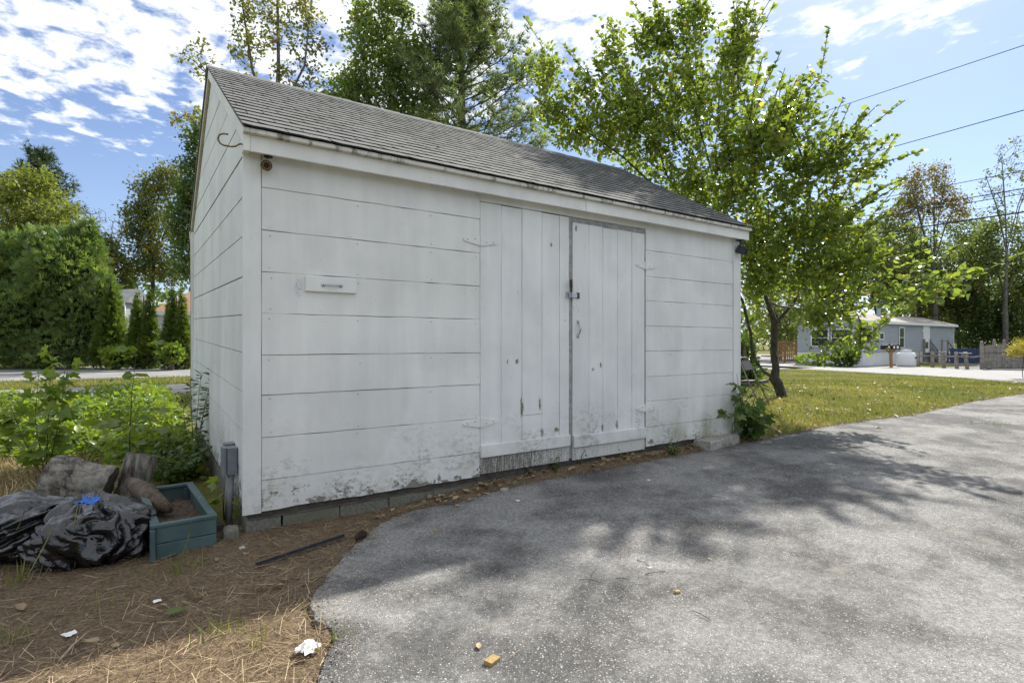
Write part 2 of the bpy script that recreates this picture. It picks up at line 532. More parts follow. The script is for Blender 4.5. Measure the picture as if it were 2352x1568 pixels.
# back and far walls (plain boards)
mb = MB(); mb.box(0.0, SL, SD - 0.03, SD, 0.18, 2.80); mb.build('back_wall', M['paint_gable'], shed, shear=True)
def clip_half(poly, a, b, c):
    """keep a*y + b*z <= c"""
    outp = []
    for i in range(len(poly)):
        p, q = poly[i], poly[(i + 1) % len(poly)]
        dp = a * p[0] + b * p[1] - c; dq = a * q[0] + b * q[1] - c
        if dp <= 0: outp.append(p)
        if (dp < 0) != (dq < 0) and abs(dp - dq) > 1e-9:
            k = dp / (dp - dq)
            outp.append((p[0] + (q[0] - p[0]) * k, p[1] + (q[1] - p[1]) * k))
    return outp
def gable_poly(y0, y1, z0, z1, drop=0.03):
    poly = [(y0, z0), (y1, z0), (y1, z1), (y0, z1)]
    # front slope z <= EZ - drop + PITCH*(y-EY); back slope mirrored
    poly = clip_half(poly, -PITCH, 1.0, EZ - drop - PITCH * EY)
    poly = clip_half(poly, PITCH, 1.0, RZ - drop + PITCH * RY)
    return poly
def extrude_x(poly, x0, x1):
    n = len(poly)
    vs = [(x0, p[0], p[1]) for p in poly] + [(x1, p[0], p[1]) for p in poly]
    fs = [tuple(range(n - 1, -1, -1)), tuple(range(n, 2 * n))]
    for i in range(n):
        j = (i + 1) % n
        fs.append((i, j, n + j, n + i))
    return vs, fs
zg = [0.185, 0.465, 0.75, 1.035, 1.32, 1.594, 1.873, 2.168, 2.453, 2.75, 3.035, 3.32, 3.60, 3.88, 4.2]
for i in range(len(zg) - 1):
    rg = random.Random(70 + i)
    g = 0.014 if 8 <= i + 0 <= 9 else (0.009 if i >= 5 else 0.004)
    poly = gable_poly(0.023, SD, zg[i] + 0.002, zg[i + 1] - g)
    if len(poly) < 3: continue
    vs, fs = extrude_x(poly, -0.002 + rg.uniform(-0.002, 0.002), 0.016)
    MB().add(vs, fs).build('siding_board', M['paint_gable'], shed, shear=True)
vs, fs = extrude_x(gable_poly(0.03, SD - 0.04, 0.2, 4.2, 0.04), 0.018, 0.04)
MB().add(vs, fs).build('gable_sheathing', M['dark_wood'], shed, shear=True)
vs, fs = extrude_x(gable_poly(0.03, SD - 0.04, 0.2, 4.2, 0.04), SL - 0.03, SL - 0.003)
MB().add(vs, fs).build('far_gable_wall', M['paint_gable'], shed, shear=True)
# back corner trim, tan edge seen along the rear of the gable
post(-0.03, 0.03, SD + 0.001, SD + 0.03, 0.18, 2.78, M['paint_trim'], 'corner_board', 5)
mb = MB(); mb.tube([(-0.02, SD + 0.15, 2.80), (-0.02, SD + 0.12, 2.74), (-0.015, SD + 0.035, 2.62), (-0.012, SD + 0.03, 0.25)], 0.026, 8)
mb.build('downspout', M['gutter_tan'], shed, shear=True, smooth=True)

# sill and foundation
mb = MB(); mb.box(0.02, SL - 0.02, 0.024, 0.14, 0.125, 0.199); mb.build('sill_beam', M['sill'], shed, shear=True)
mb = MB(); mb.box(0.02, 0.12, 0.142, SD - 0.05, 0.125, 0.199); mb.build('sill_beam', M['sill'], shed, shear=True)
mb = MB(); mb.box(0.012, SL - 0.012, 0.0215, 0.024, 0.14, 0.205); mb.build('sill_skirt', M['dark_wood'], shed, shear=True)
rb = random.Random(5)
x = 0.0
k = 0
while x < SL - 0.1:
    L = [0.25, 0.42, 0.40, 0.40][k] if k < 4 else rb.choice([0.40, 0.40, 0.41])
    L = min(L, SL - x)
    g = 0.014 if k == 0 else 0.004
    mb = MB(); mb.beam((x + 0.003, 0.12 + rb.uniform(-0.006, 0.006), 0.02), (x + L - g, 0.12 + rb.uniform(-0.006, 0.006), 0.02), 0.19, 0.206, ch=0.006)
    mb.build('foundation_block', M['block'], shed, shear=True)
    x += L; k += 1
y = 0.23
while y < SD - 0.1:
    L = min(0.40, SD - y)
    mb = MB(); mb.beam((0.107, y + 0.003, 0.02), (0.107, y + L - 0.004, 0.02), 0.19, 0.206, ch=0.006)
    mb.build('foundation_block', M['block'], shed, shear=True)
    y += L
mb = MB(); mb.box(0.03, SL - 0.03, 0.21, SD - 0.05, -0.08, 0.18); mb.build('floor_slab', M['block'], shed, shear=True)

# rusty nail heads in rows over the studs
mb = MB(); rn = random.Random(8)
for xs_, zz in (((0.16, 0.80, 1.44, 1.885), zl), ((4.13, 4.52, 5.12, 5.69), zr)):
    for i in range(len(zz) - 1):
        for x_ in xs_:
            for z_ in (zz[i] + 0.03, zz[i + 1] - 0.035):
                if rn.random() < 0.72:
                    mb.lathe([(0.0042, 0.001), (0.0036, -0.0018), (0.0005, -0.002)], 6, (x_ + rn.uniform(-.01, .01), 0.0, z_ + rn.uniform(-.008, .008)), 'Y')
M['nail'] = simple('rusted_nail', (0.13, 0.085, 0.05), 0.8, 0.2, 0.4, 90)
kind(mb.build('nail_heads', M['nail'], shed, shear=True), 'stuff')
# ---------------------------------------------------------------- doors
def plank(x0, x1, zb, zt, y0, th, parent, seed, mat=None, jit=0.0016, name='plank'):
    rng = random.Random(seed)
    n = 16; ch = 0.0025
    vs = []; fs = []
    for i in range(n + 1):
        z = zb + (zt - zb) * i / n
        a = x0 + rng.uniform(-jit, jit); c2 = x1 + rng.uniform(-jit, jit)
        yy = y0 + rng.uniform(-0.0006, 0.0006)
        vs += [(a, yy + ch, z), (a + ch, yy, z), (c2 - ch, yy, z), (c2, yy + ch, z), (c2, y0 + th, z), (a, y0 + th, z)]
    for i in range(n):
        for k in range(6):
            p, q = i * 6 + k, i * 6 + (k + 1) % 6
            fs.append((p, q, q + 6, p + 6))
    fs.append((5, 4, 3, 2, 1, 0)); e = n * 6
    fs.append((e, e + 1, e + 2, e + 3, e + 4, e + 5))
    return MB().add(vs, fs).build(name, mat or M['paint_door'], parent, shear=True)
def make_door(xs, zt, ybase, rail_z, apron_b, seed):
    d = plank(xs[0], xs[1], rail_z[0] + 0.02, zt, ybase, 0.02, shed, seed, name='door')
    for i in range(1, len(xs) - 1):
        zb = rail_z[0] + 0.02
        if seed == 100 and i == 2:      # short patched plank
            plank(xs[i] + 0.002, xs[i + 1] - 0.002, zb, 0.70, ybase - 0.001, 0.02, d, seed + 30, name='patch_plank')
            zb = 0.704
        plank(xs[i] + 0.0022, xs[i + 1] - 0.0022, zb, zt - random.Random(seed + i).uniform(0, 0.006), ybase + random.Random(seed * i).uniform(-0.0015, 0.0015), 0.02, d, seed + i)
    mb = MB(); mb.beam((xs[0] - 0.004, ybase - 0.014, (rail_z[0] + rail_z[1]) / 2), (xs[-1] - 0.006, ybase - 0.014, (rail_z[0] + rail_z[1]) / 2), 0.027, rail_z[1] - rail_z[0], ch=0.004, segs=14, jit=0.0014, seed=seed)
    mb.build('bottom_rail', M['paint_door'], d, shear=True)
    mb = MB(); mb.box(xs[0] - 0.006, xs[-1] - 0.008, ybase - 0.004, ybase + 0.012, apron_b, rail_z[0] + 0.018)
    mb.build('apron', M['apron'], d, shear=True)
    return d
door1 = make_door([1.926, 2.151, 2.388, 2.627, 2.846, 2.972], 2.668, 0.0, (0.358, 0.470), 0.208, 100)
door2 = make_door([3.018, 3.235, 3.432, 3.649, 3.87, 4.074], 2.615, -0.004, (0.332, 0.452), 0.203, 200)
mb = MB(); mb.box(2.975, 3.015, 0.012, 0.022, 0.22, 2.672); mb.box(3.017, 4.09, 0.012, 0.022, 2.618, 2.672)
mb.build('door_jamb', M['jamb'], shed, shear=True)

def hinge(xc, zc, Ls, Rs, parent, mat, y=-0.003, h=0.085):
    mb = MB()
    for s, L in ((-1, Ls), (1, Rs)):
        poly = [(xc + s * 0.008, zc - h / 2), (xc + s * L, zc - h * 0.16), (xc + s * (L + 0.008), zc), (xc + s * L, zc + h * 0.16), (xc + s * 0.008, zc + h / 2)]
        n = len(poly)
        vs = [(p[0], y - 0.008, p[1]) for p in poly] + [(p[0], y + 0.004, p[1]) for p in poly]
        fs = [tuple(range(n)), tuple(range(2 * n - 1, n - 1, -1))] + [(i, (i + 1) % n, n + (i + 1) % n, n + i) for i in range(n)]
        if s > 0: fs = [tuple(reversed(q)) for q in fs]
        mb.add(vs, fs)
    mb.tube([(xc, y - 0.009, zc - h / 2 - 0.004), (xc, y - 0.009, zc + h / 2 + 0.004)], 0.007, 8)
    o = mb.build('hinge', mat, parent, shear=True)
    rv = MB()
    for (dx, dz) in ((-Ls * 0.35, 0.012), (-Ls * 0.8, 0), (Rs * 0.35, -0.012), (Rs * 0.8, 0)):
        rv.lathe([(0.001, -0.0102), (0.0045, -0.0095), (0.005, -0.008)], 8, (xc + dx, y, zc + dz), 'Y')
    rv.build('screw', M['rust'], o, shear=True)
    return o
M['rust'] = simple('rusty_iron', (0.085, 0.055, 0.035), 0.7, 0.5, 0.5, 60)
M['steel'] = simple('zinc_steel', (0.50, 0.51, 0.52), 0.35, 0.9, 0.2, 50)
M['black_iron'] = simple('black_iron', (0.03, 0.03, 0.032), 0.45, 0.3, 0.3, 40)
hinge(1.926, 2.312, 0.17, 0.165, door1, M['paint_fascia'])
hinge(1.926, 0.675, 0.17, 0.165, door1, M['paint_fascia'])
hinge(4.080, 2.262, 0.14, 0.165, door2, M['paint_fascia'], -0.006)
hinge(4.080, 0.662, 0.14, 0.165, door2, M['paint_fascia'], -0.006)
# hasp across the gap
mb = MB(); mb.box(2.925, 2.945, -0.016, 0.0, 1.845, 1.905); mb.box(2.948, 2.990, -0.022, -0.016, 1.850, 1.900)
mb.box(2.985, 3.062, -0.020, -0.0045, 1.852, 1.898); mb.tube([(2.962, -0.004, 1.862), (2.962, -0.035, 1.862), (2.962, -0.035, 1.888), (2.962, -0.004, 1.888)], 0.004, 8)
hp = mb.build('hasp', M['steel'], door2, shear=True)
mb = MB(); mb.box(3.064, 3.100, -0.014, -0.0045, 1.845, 1.905); mb.build('hasp_plate', M['rust'], hp, shear=True)
# pull handle of the right hand door
def pull_handle(p0, p1, bulge, parent, name='pull_handle', mat=None, r=0.008):
    p0 = Vector(p0); p1 = Vector(p1)
    n = 14; pts = []
    for i in range(n + 1):
        s = i / n
        pts.append(p0.lerp(p1, 0.10 + 0.8 * s) + Vector((0, -bulge * math.sin(math.pi * s) ** 0.6, 0)))
    rr = [r * (0.75 + 0.45 * math.sin(math.pi * i / n)) for i in range(n + 1)]
    mb = MB().tube(pts, rr, 10)
    ax = (p1 - p0).normalized()
    for q in (p0, p1):
        mb.lathe([(0.012, -0.006), (0.016, -0.002), (0.016, 0.002)], 14, q, 'Y')
    o = mb.build(name, mat or M['steel'], parent, smooth=True, shear=True)
    sc = MB()
    for q in (p0, p1): sc.lathe([(0.001, -0.0085), (0.005, -0.008), (0.005, -0.005)], 8, q, 'Y')
    sc.build('screw', M['black_iron'], o, shear=True)
    return o
mb = MB(); mb.box(3.068, 3.098, -0.0085, -0.0045, 1.598, 1.626); mb.box(3.068, 3.098, -0.0085, -0.0045, 1.446, 1.474)
bp = mb.build('handle_plate', M['steel'], door2, shear=True)
pull_handle((3.083, -0.009, 1.612), (3.083, -0.009, 1.460), 0.035, bp, r=0.008)
# hatch board with pull
mb = MB(); mb.beam((0.400, -0.014, 1.836), (0.782, -0.014, 1.836), 0.028, 0.112, ch=0.0025, segs=3, jit=0.0006)
hatch = mb.build('hatch_board', M['paint_fascia'], shed, shear=True)
pull_handle((0.527, -0.030, 1.833), (0.660, -0.030, 1.833), 0.026, hatch, r=0.0065)

# ---------------------------------------------------------------- roof edge
for (a, bb) in ((0.012, 3.105), (3.108, SL + 0.06)):
    board_front(a, bb, 2.722, 2.838, -0.105, 0.022, M['paint_fascia'], 'fascia_board', seed=int(a * 10), jit=0.0012)
board_front(-0.030, 0.010, 2.722, 2.838, -0.107, 0.10, M['paint_fascia'], 'fascia_end_block', seed=3, jit=0)
board_front(-0.034, SL + 0.064, 2.8395, 2.871, -0.147, 0.07, M['drip'], 'drip_strip', seed=4, jit=0.001)
mb = MB(); mb.box(0.0, SL + 0.05, -0.082, 0.02, 2.768, 2.790); mb.build('soffit_board', M['paint_fascia'], shed, shear=True)
# deck slabs under the shingles
ln = math.hypot(RY - EY, RZ - EZ)
ud = Vector((0, (RY - EY) / ln, (RZ - EZ) / ln)); nd = Vector((0, -ud.z, ud.y))
def slab(y0, z0, y1, z1, th, x0, x1, name, mat):
    mb = MB()
    dv = Vector((0, y1 - y0, z1 - z0)).normalized(); nn = Vector((0, -dv.z, dv.y))
    if nn.z < 0: nn = -nn
    a = Vector((0, y0, z0)); b2 = Vector((0, y1, z1))
    pts = [a, b2, b2 - nn * th, a - nn * th]
    vs = [(x0, p.y, p.z) for p in pts] + [(x1, p.y, p.z) for p in pts]
    fs = [(0, 1, 2, 3), (7, 6, 5, 4), (0, 4, 5, 1), (1, 5, 6, 2), (2, 6, 7, 3), (3, 7, 4, 0)]
    mb.add(vs, fs)
    return mb.build(name, mat, shed, shear=True)
slab(EY + 0.10, EZ - 0.002 + 0.08 * PITCH, RY, RZ - 0.012, 0.022, -0.02, SL + 0.05, 'roof_deck', M['dark_wood'])
slab(2 * RY - EY, EZ, RY + 0.001, RZ, 0.03, -0.045, SL + 0.07, 'roof_back_slope', M['shingle'])
# rake trim along the left gable (front and back slope)
for s in (1, -1):
    def ry(v): return v if s > 0 else 2 * RY - v
    poly = [(ry(-0.10), EZ - 0.10), (ry(RY) , RZ - 0.115), (ry(RY), RZ - 0.022), (ry(EY + 0.03), EZ - 0.012), (ry(-0.10), EZ - 0.012)]
    if s < 0:
        poly = [(p[0] + 0.002, p[1]) for p in poly][::-1]
    vs, fs = extrude_x(poly, -0.031, -0.006)
    MB().add(vs, fs).build('rake_board', M['paint_trim'] if s > 0 else M['gutter_tan'], shed, shear=True)
    vs, fs = extrude_x(poly, SL + 0.006, SL + 0.031)
    MB().add(vs, fs).build('rake_board', M['paint_trim'], shed, shear=True)

# shingles, three tab shapes shared between all
TABW = 0.305; NC = 20; EXPO = ln / NC
def tab_mesh(seed):
    rng = random.Random(seed)
    vs = []; fs = []
    nx = 4
    top = EXPO * 1.25
    for i in range(nx + 1):
        x = (TABW - 0.007) * i / nx
        lift = 0.004 + rng.uniform(0, 0.004) + (0.004 if i in (0, nx) and rng.random() < 0.4 else 0)
        e = rng.uniform(-0.003, 0.003)
        vs += [(x, e, lift - 0.004), (x, e, lift + 0.008), (x, EXPO * 0.55, 0.011), (x, top, 0.004), (x, top, 0.0)]
    for i in range(nx):
        for k in range(4):
            p = i * 5 + k
            fs.append((p, p + 5, p + 6, p + 1))
    fs.append((0, 1, 2, 3, 4)); e = nx * 5; fs.append((e + 4, e + 3, e + 2, e + 1, e))
    me = bpy.data.meshes.new('shingle')
    me.from_pydata(vs, [], [tuple(reversed(q)) for q in fs]); me.materials.append(M['shingle']); me.materials.append(M['shingle_edge']); me.update()
    for k, p in enumerate(me.polygons):
        if k < nx * 4 and k % 4 == 0 or k >= nx * 4: p.material_index = 1
    return me
tabs = [tab_mesh(s) for s in range(6)]
us = Vector((0, ud.y, ud.z + SHEAR * ud.y)).normalized()
ns = Vector((1, 0, 0)).cross(us)
rot = Matrix(((1, 0, 0), (0, us.y, us.z), (0, 0, 0))).to_3x3()
rotm = Matrix((Vector((1, 0, 0)), us, ns)).transposed().to_4x4()
slots = []
rs = random.Random(11)
for c in range(NC):
    base = Vector((0, EY, EZ)) + ud * (EXPO * c)
    off = -0.05 - (c % 2) * TABW / 2 - (c % 6) * 0.02
    x = off
    while x < SL + 0.07:
        x0 = x
        if x0 + TABW > -0.02 and x0 < SL + 0.04:
            q = Vector((x0, base.y, base.z + SHEAR * base.y))
            slots.append((((q - CAM).length), q, c))
        x += TABW
slots.sort(key=lambda s: s[0])
rest = MB(); restm = []
for i, (dist, q, c) in enumerate(slots):
    m4 = Matrix.Translation(q + ns * 0.002) @ rotm @ Matrix.Rotation(rs.uniform(-0.008, 0.008), 4, 'Z')
    me = tabs[rs.randrange(6)]
    lo = max(0.0, -0.045 - q.x); hi = max(0.0, q.x + TABW - (SL + 0.075))
    if lo > 0 or hi > 0:                     # cut tabs at the rakes
        vs = [v.co.copy() for v in me.vertices]
        for v in vs:
            v.x = min(max(v.x, lo), TABW - hi)
        mb = MB().add([m4 @ v for v in vs], [tuple(p.vertices) for p in me.polygons])
        if i < 290:
            so = mb.build('shingle', M['shingle'], shed); so.data.materials.append(M['shingle_edge']); so.data.polygons.foreach_set('material_index', [p.material_index for p in me.polygons])
        else:
            rest.add(mb.v, mb.f); restm.extend([p.material_index for p in me.polygons])
    elif i < 290:
        o = bpy.data.objects.new('shingle', me)
        link(o, shed); o.matrix_local = m4
    else:
        rest.add([m4 @ v.co for v in me.vertices], [tuple(p.vertices) for p in me.polygons]); restm.extend([p.material_index for p in me.polygons])
ro = kind(rest.build('shingles', M['shingle'], shed), 'stuff'); ro.data.materials.append(M['shingle_edge']); ro.data.polygons.foreach_set('material_index', restm)
# ridge caps
for i in range(20):
    x0 = -0.05 + i * (SL + 0.12) / 20; x1 = x0 + (SL + 0.12) / 20 + 0.02
    zz = 0.012 + rs.uniform(0, 0.003)
    vs = []
    for x in (x0, x1):
        h = zz + (0.006 if x == x1 else 0)
        vs += [(x, RY - 0.14, RZ - 0.14 * PITCH + h), (x, RY, RZ + h + 0.004), (x, RY + 0.14, RZ - 0.14 * PITCH + h),
               (x, RY + 0.14, RZ - 0.14 * PITCH + h - 0.008), (x, RY, RZ + h - 0.006), (x, RY - 0.14, RZ - 0.14 * PITCH + h - 0.008)]
    fs = [(k, (k + 1) % 6, 6 + (k + 1) % 6, 6 + k) for k in range(6)] + [(5, 4, 3, 2, 1, 0), (6, 7, 8, 9, 10, 11)]
    MB().add(vs, fs).build('ridge_cap', M['shingle'], shed, shear=True)

# rusty hook screwed into the gable end of the fascia
hk = [(-0.03, -0.05, 2.775), (-0.045, -0.05, 2.776), (-0.075, -0.05, 2.752), (-0.10, -0.05, 2.745), (-0.135, -0.05, 2.745)]
for k in range(9):
    an = -math.pi / 2 - math.pi * k / 8.0
    hk.append((-0.140 + 0.040 * math.cos(an), -0.05, 2.785 + 0.040 * math.sin(an)))
hk.append((-0.118, -0.05, 2.826))
M['hook'] = simple('rusty_brass_hook', (0.20, 0.125, 0.045), 0.55, 0.5, 0.4, 30)
MB().tube(hk, 0.006, 10).build('hook', M['hook'], shed, smooth=True, shear=True)

# ================================================================== things fixed to the shed
M['handle_black'] = simple('black_rubber', (0.018, 0.018, 0.018), 0.5, var=0.2)
M['handle_yellow'] = simple('yellow_plastic', (0.55, 0.47, 0.06), 0.45, var=0.1)
sdv = thing('screwdriver', 'screwdriver with black and yellow handle stuck through the door hasp', 'screwdriver', (2.962, -0.043, 1.80))
MB().lathe([(0.0022, 0.0), (0.0035, 0.03), (0.0035, 0.105)], 8).build('shaft', M['rust'], sdv)
MB().lathe([(0.006, 0.10), (0.011, 0.115), (0.010, 0.13), (0.015, 0.16), (0.016, 0.20), (0.014, 0.222), (0.006, 0.23)], 14).build('grip', M['handle_black'], sdv, smooth=True)
mb = MB()
for (r, s) in ((0.0075, 1), ):
    ring = [(0.007 * math.cos(a), -0.0165 - 0.001, 0.188 + 0.018 * math.sin(a)) for a in [2 * math.pi * k / 18 for k in range(19)]]
    mb.tube(ring, 0.0012, 5)
mb.build('emblem', M['handle_yellow'], sdv)

M['cam_dirty'] = simple('corroded_camera_shell', (0.33, 0.30, 0.22), 0.6, 0.2, 0.5, 40)
M['lens_black'] = simple('dark_lens', (0.012, 0.010, 0.008), 0.12, var=0.1)
M['led'] = simple('amber_led', (0.30, 0.20, 0.09), 0.3, var=0.2)
def security_camera(pos, direction, label, shell, ledm, r=0.042, L=0.10):
    t0 = thing('security_camera', label, 'camera', pos)
    d = Vector(direction).normalized()
    q = Vector((0, 0, 1)).rotation_difference(d).to_matrix()
    def place(mb, name, mat, parent=t0):
        mb.v = [tuple(q @ Vector(v)) for v in mb.v]
        return mb.build(name, mat, parent, smooth=False)
    body = place(MB().lathe([(r * 0.7, -L * 0.6), (r * 0.92, -L * 0.45), (r * 0.95, L * 0.35), (r, L * 0.4), (r, L * 0.5), (r * 0.88, L * 0.5), (r * 0.86, L * 0.43)], 24), 'housing', shell)
    place(MB().lathe([(r * 0.84, L * 0.40), (r * 0.84, L * 0.435), (0.001, L * 0.437)], 24), 'lens_plate', M['lens_black'], body)
    mb = MB()
    for k in range(11):
        a = 2 * math.pi * k / 11
        mb.lathe([(0.0045, L * 0.435), (0.004, L * 0.445), (0.001, L * 0.448)], 8, (r * 0.6 * math.cos(a), r * 0.6 * math.sin(a), 0))
    place(mb, 'led_ring', ledm, body)
    place(MB().lathe([(r * 0.25, L * 0.435), (r * 0.22, L * 0.455), (0.001, L * 0.457)], 12), 'lens', M['lens_black'], body)
    mb = MB(); mb.lathe([(0.030, 0.058), (0.030, 0.066), (0.001, 0.067)], 14, (0.01, 0.0, 0.0)); mb.tube([(0, 0, r * 0.6), (0.01, 0, 0.06)], 0.012, 8)
    mb.build('bracket', M['black_iron'], t0)
    return t0
security_camera((0.125, -0.062, 2.655), (-0.20, -0.95, -0.32), 'small round corroded security camera under the eave beside the hook', M['cam_dirty'], M['led'])
# dark floodlight style camera at the far end
t0 = thing('security_camera', 'black box camera on a short bracket under the eave by the folding chair end', 'camera', (5.80, -0.06, 2.58))
MB().lathe([(0.045, 0.128), (0.045, 0.141), (0.001, 0.142)], 14).build('mount', M['black_iron'], t0)
MB().tube([(0, 0, 0.13), (0, 0, 0.06)], 0.014, 8).build('arm', M['black_iron'], t0)
mb = MB(); mb.beam((-0.02, 0.03, 0.03), (0.02, -0.07, -0.02), 0.085, 0.10, ch=0.01)
bx = mb.build('housing', M['handle_black'], t0)
MB().beam((0.0205, -0.0715, -0.0208), (0.022, -0.075, -0.0225), 0.06, 0.06, ch=0.004).build('lens', M['lens_black'], bx)

# electrical boxes on the gable wall
M['grey_pvc'] = simple('grey_plastic_box', (0.17, 0.185, 0.20), 0.45, var=0.15, scale=15)
M['conduit'] = simple('grey_conduit', (0.22, 0.23, 0.24), 0.5, var=0.2)
eb = thing('electrical_box', 'grey weatherproof outlet box with two conduits low on the gable wall', 'electrical box', (-0.004, 0.40, 0.0))
def rbox(x0, x1, y0, y1, z0, z1, name, mat, parent, ch=0.008):
    mb = MB(); mb.beam(((x0 + x1) / 2, (y0 + y1) / 2, z0), ((x0 + x1) / 2, (y0 + y1) / 2, z1), y1 - y0, x1 - x0, up=(1, 0, 0), ch=ch)
    return mb.build(name, mat, parent)
b0 = rbox(-0.075, -0.001, -0.055, 0.05, 0.40, 0.60, 'box', M['grey_pvc'], eb)
rbox(-0.105, -0.077, -0.06, 0.055, 0.395, 0.605, 'cover', M['grey_pvc'], b0)
rbox(-0.075, -0.001, 0.10, 0.20, 0.43, 0.61, 'box', M['grey_pvc'], eb)
MB().tube([(-0.04, 0.0, 0.41), (-0.045, 0.0, 0.2), (-0.06, 0.0, -0.02)], 0.022, 10).build('conduit', M['conduit'], eb, smooth=True)
MB().tube([(-0.04, 0.15, 0.44), (-0.045, 0.15, 0.2), (-0.05, 0.15, -0.02)], 0.018, 10).build('conduit', M['conduit'], eb, smooth=True)
MB().tube([(-0.04, 0.0, 0.375), (-0.04, 0.0, 0.402)], 0.028, 10).build('collar', M['conduit'], eb)
# ================================================================== GROUND, DRIVEWAY, ROADS
rngG = np.random.default_rng(3)
def in_poly(px, py, poly):
    px = np.asarray(px); py = np.asarray(py)
    ins = np.zeros(px.shape, bool)
    n = len(poly)
    for i in range(n):
        x0, y0 = poly[i]; x1, y1 = poly[(i + 1) % n]
        c = ((y0 > py) != (y1 > py))
        with np.errstate(divide='ignore', invalid='ignore'):
            xi = (x1 - x0) * (py - y0) / (y1 - y0 + 1e-12) + x0
        ins ^= c & (px < xi)
    return ins
def dist_poly(px, py, poly, closed=True):
    d = np.full(np.shape(px), 1e9)
    n = len(poly)
    for i in range(n if closed else n - 1):
        x0, y0 = poly[i]; x1, y1 = poly[(i + 1) % n]
        vx, vy = x1 - x0, y1 - y0
        t = np.clip(((px - x0) * vx + (py - y0) * vy) / (vx * vx + vy * vy + 1e-12), 0, 1)
        d = np.minimum(d, np.hypot(px - x0 - t * vx, py - y0 - t * vy))
    return d
def roughen(pts, step, amp, seed, closed=False):
    """resample an outline and make it uneven"""
    out = []
    n = len(pts)
    for i in range(n - (0 if closed else 1)):
        a = Vector(pts[i]).to_2d(); b = Vector(pts[(i + 1) % n]).to_2d()
        k = max(1, int((b - a).length / step))
        for j in range(k):
            p = a.lerp(b, j / k)
            q = Vector((p.x * 2.3 + seed, p.y * 2.3, 0))
            q2 = Vector((p.x * 9.3 + seed, p.y * 9.3, 3))
            out.append((p.x + amp * (mnoise.noise(q) + 0.5 * mnoise.noise(q2)), p.y + amp * (mnoise.noise(q + Vector((7, 3, 1))) + 0.5 * mnoise.noise(q2 + Vector((5, 1, 1))))))
    if not closed: out.append(tuple(Vector(pts[-1]).to_2d()))
    return out
edge_px = [(735, 1568), (752, 1500), (760, 1462), (728, 1420), (722, 1370), (745, 1325), (795, 1278), (850, 1222), (910, 1190), (1000, 1165), (1100, 1142),
           (1200, 1117), (1330, 1090), (1480, 1063), (1600, 1041), (1700, 1022), (1775, 1006), (1830, 996), (1900, 981), (2000, 966), (2100, 955), (2230, 925), (2352, 906)]
e0 = [G(*p) for p in edge_px]
e0 = [(-1.2, -8.0)] + [(-0.35, -4.2)] + [(p.x, p.y) for p in e0]
lx, ly = e0[-1]
e0 += [(lx + 6, ly + 0.8), (lx + 14, ly + 7.5)]
edge_line = roughen(e0, 0.035, 0.045, 2.0)
drive_poly = edge_line + [(45, 8), (45, -16), (-1.2, -16)]

def road_strip(px_near, px_far, ext=60):
    """ground quad strips from picture points, extended both ways"""
    a = [G(*p) for p in px_near]; b = [G(*p) for p in px_far]
    def ex(l):
        d0 = (l[0] - l[1]).normalized(); d1 = (l[-1] - l[-2]).normalized()
        return [l[0] + d0 * ext] + l + [l[-1] + d1 * ext]
    return [(p.x, p.y) for p in ex(a)], [(p.x, p.y) for p in ex(b)]
# right-hand road
rnA, rnB = road_strip([(1790, 845), (2352, 875)], [(1790, 829), (2352, 853)])
# left road and the second pavement before it
rlA, rlB = road_strip([(0, 877), (437, 865)], [(0, 846.6), (437, 838)])
rpA, rpB = road_strip([(0, 922), (437, 904)], [(0, 897), (437, 882)], 30)

def sheet(name, A, B, z, mat, seed=0, n=90, amp=0.08, th=0.06):
    """road sheet between two polylines, with a rough edge and a thickness"""
    def rs_(l):
        l = [Vector(p).to_2d() for p in l]
        L = sum((l[i + 1] - l[i]).length for i in range(len(l) - 1)); out = []
        for k in range(n + 1):
            s = L * k / n
            for i in range(len(l) - 1):
                d = (l[i + 1] - l[i]).length
                if s <= d + 1e-6 or i == len(l) - 2:
                    out.append(l[i].lerp(l[i + 1], min(1, s / d))); break
                s -= d
        return out
    a = rs_(A); b = rs_(B)
    vs = []
    for k in range(n + 1):
        ja = amp * mnoise.noise(Vector((k * 0.7, seed, 0))); jb = amp * mnoise.noise(Vector((k * 0.7, seed, 9)))
        d = (b[k] - a[k]).normalized()
        p = a[k] - d * ja; q = b[k] + d * jb
        vs += [(p.x, p.y, z - th), (p.x, p.y, z), (q.x, q.y, z), (q.x, q.y, z - th)]
    fs = []
    for k in range(n):
        for j in range(3):
            i0 = k * 4 + j
            fs.append((i0, i0 + 4, i0 + 5, i0 + 1))
    mb = MB().add(vs, fs)
    return kind(mb.build(name, mat), 'structure')

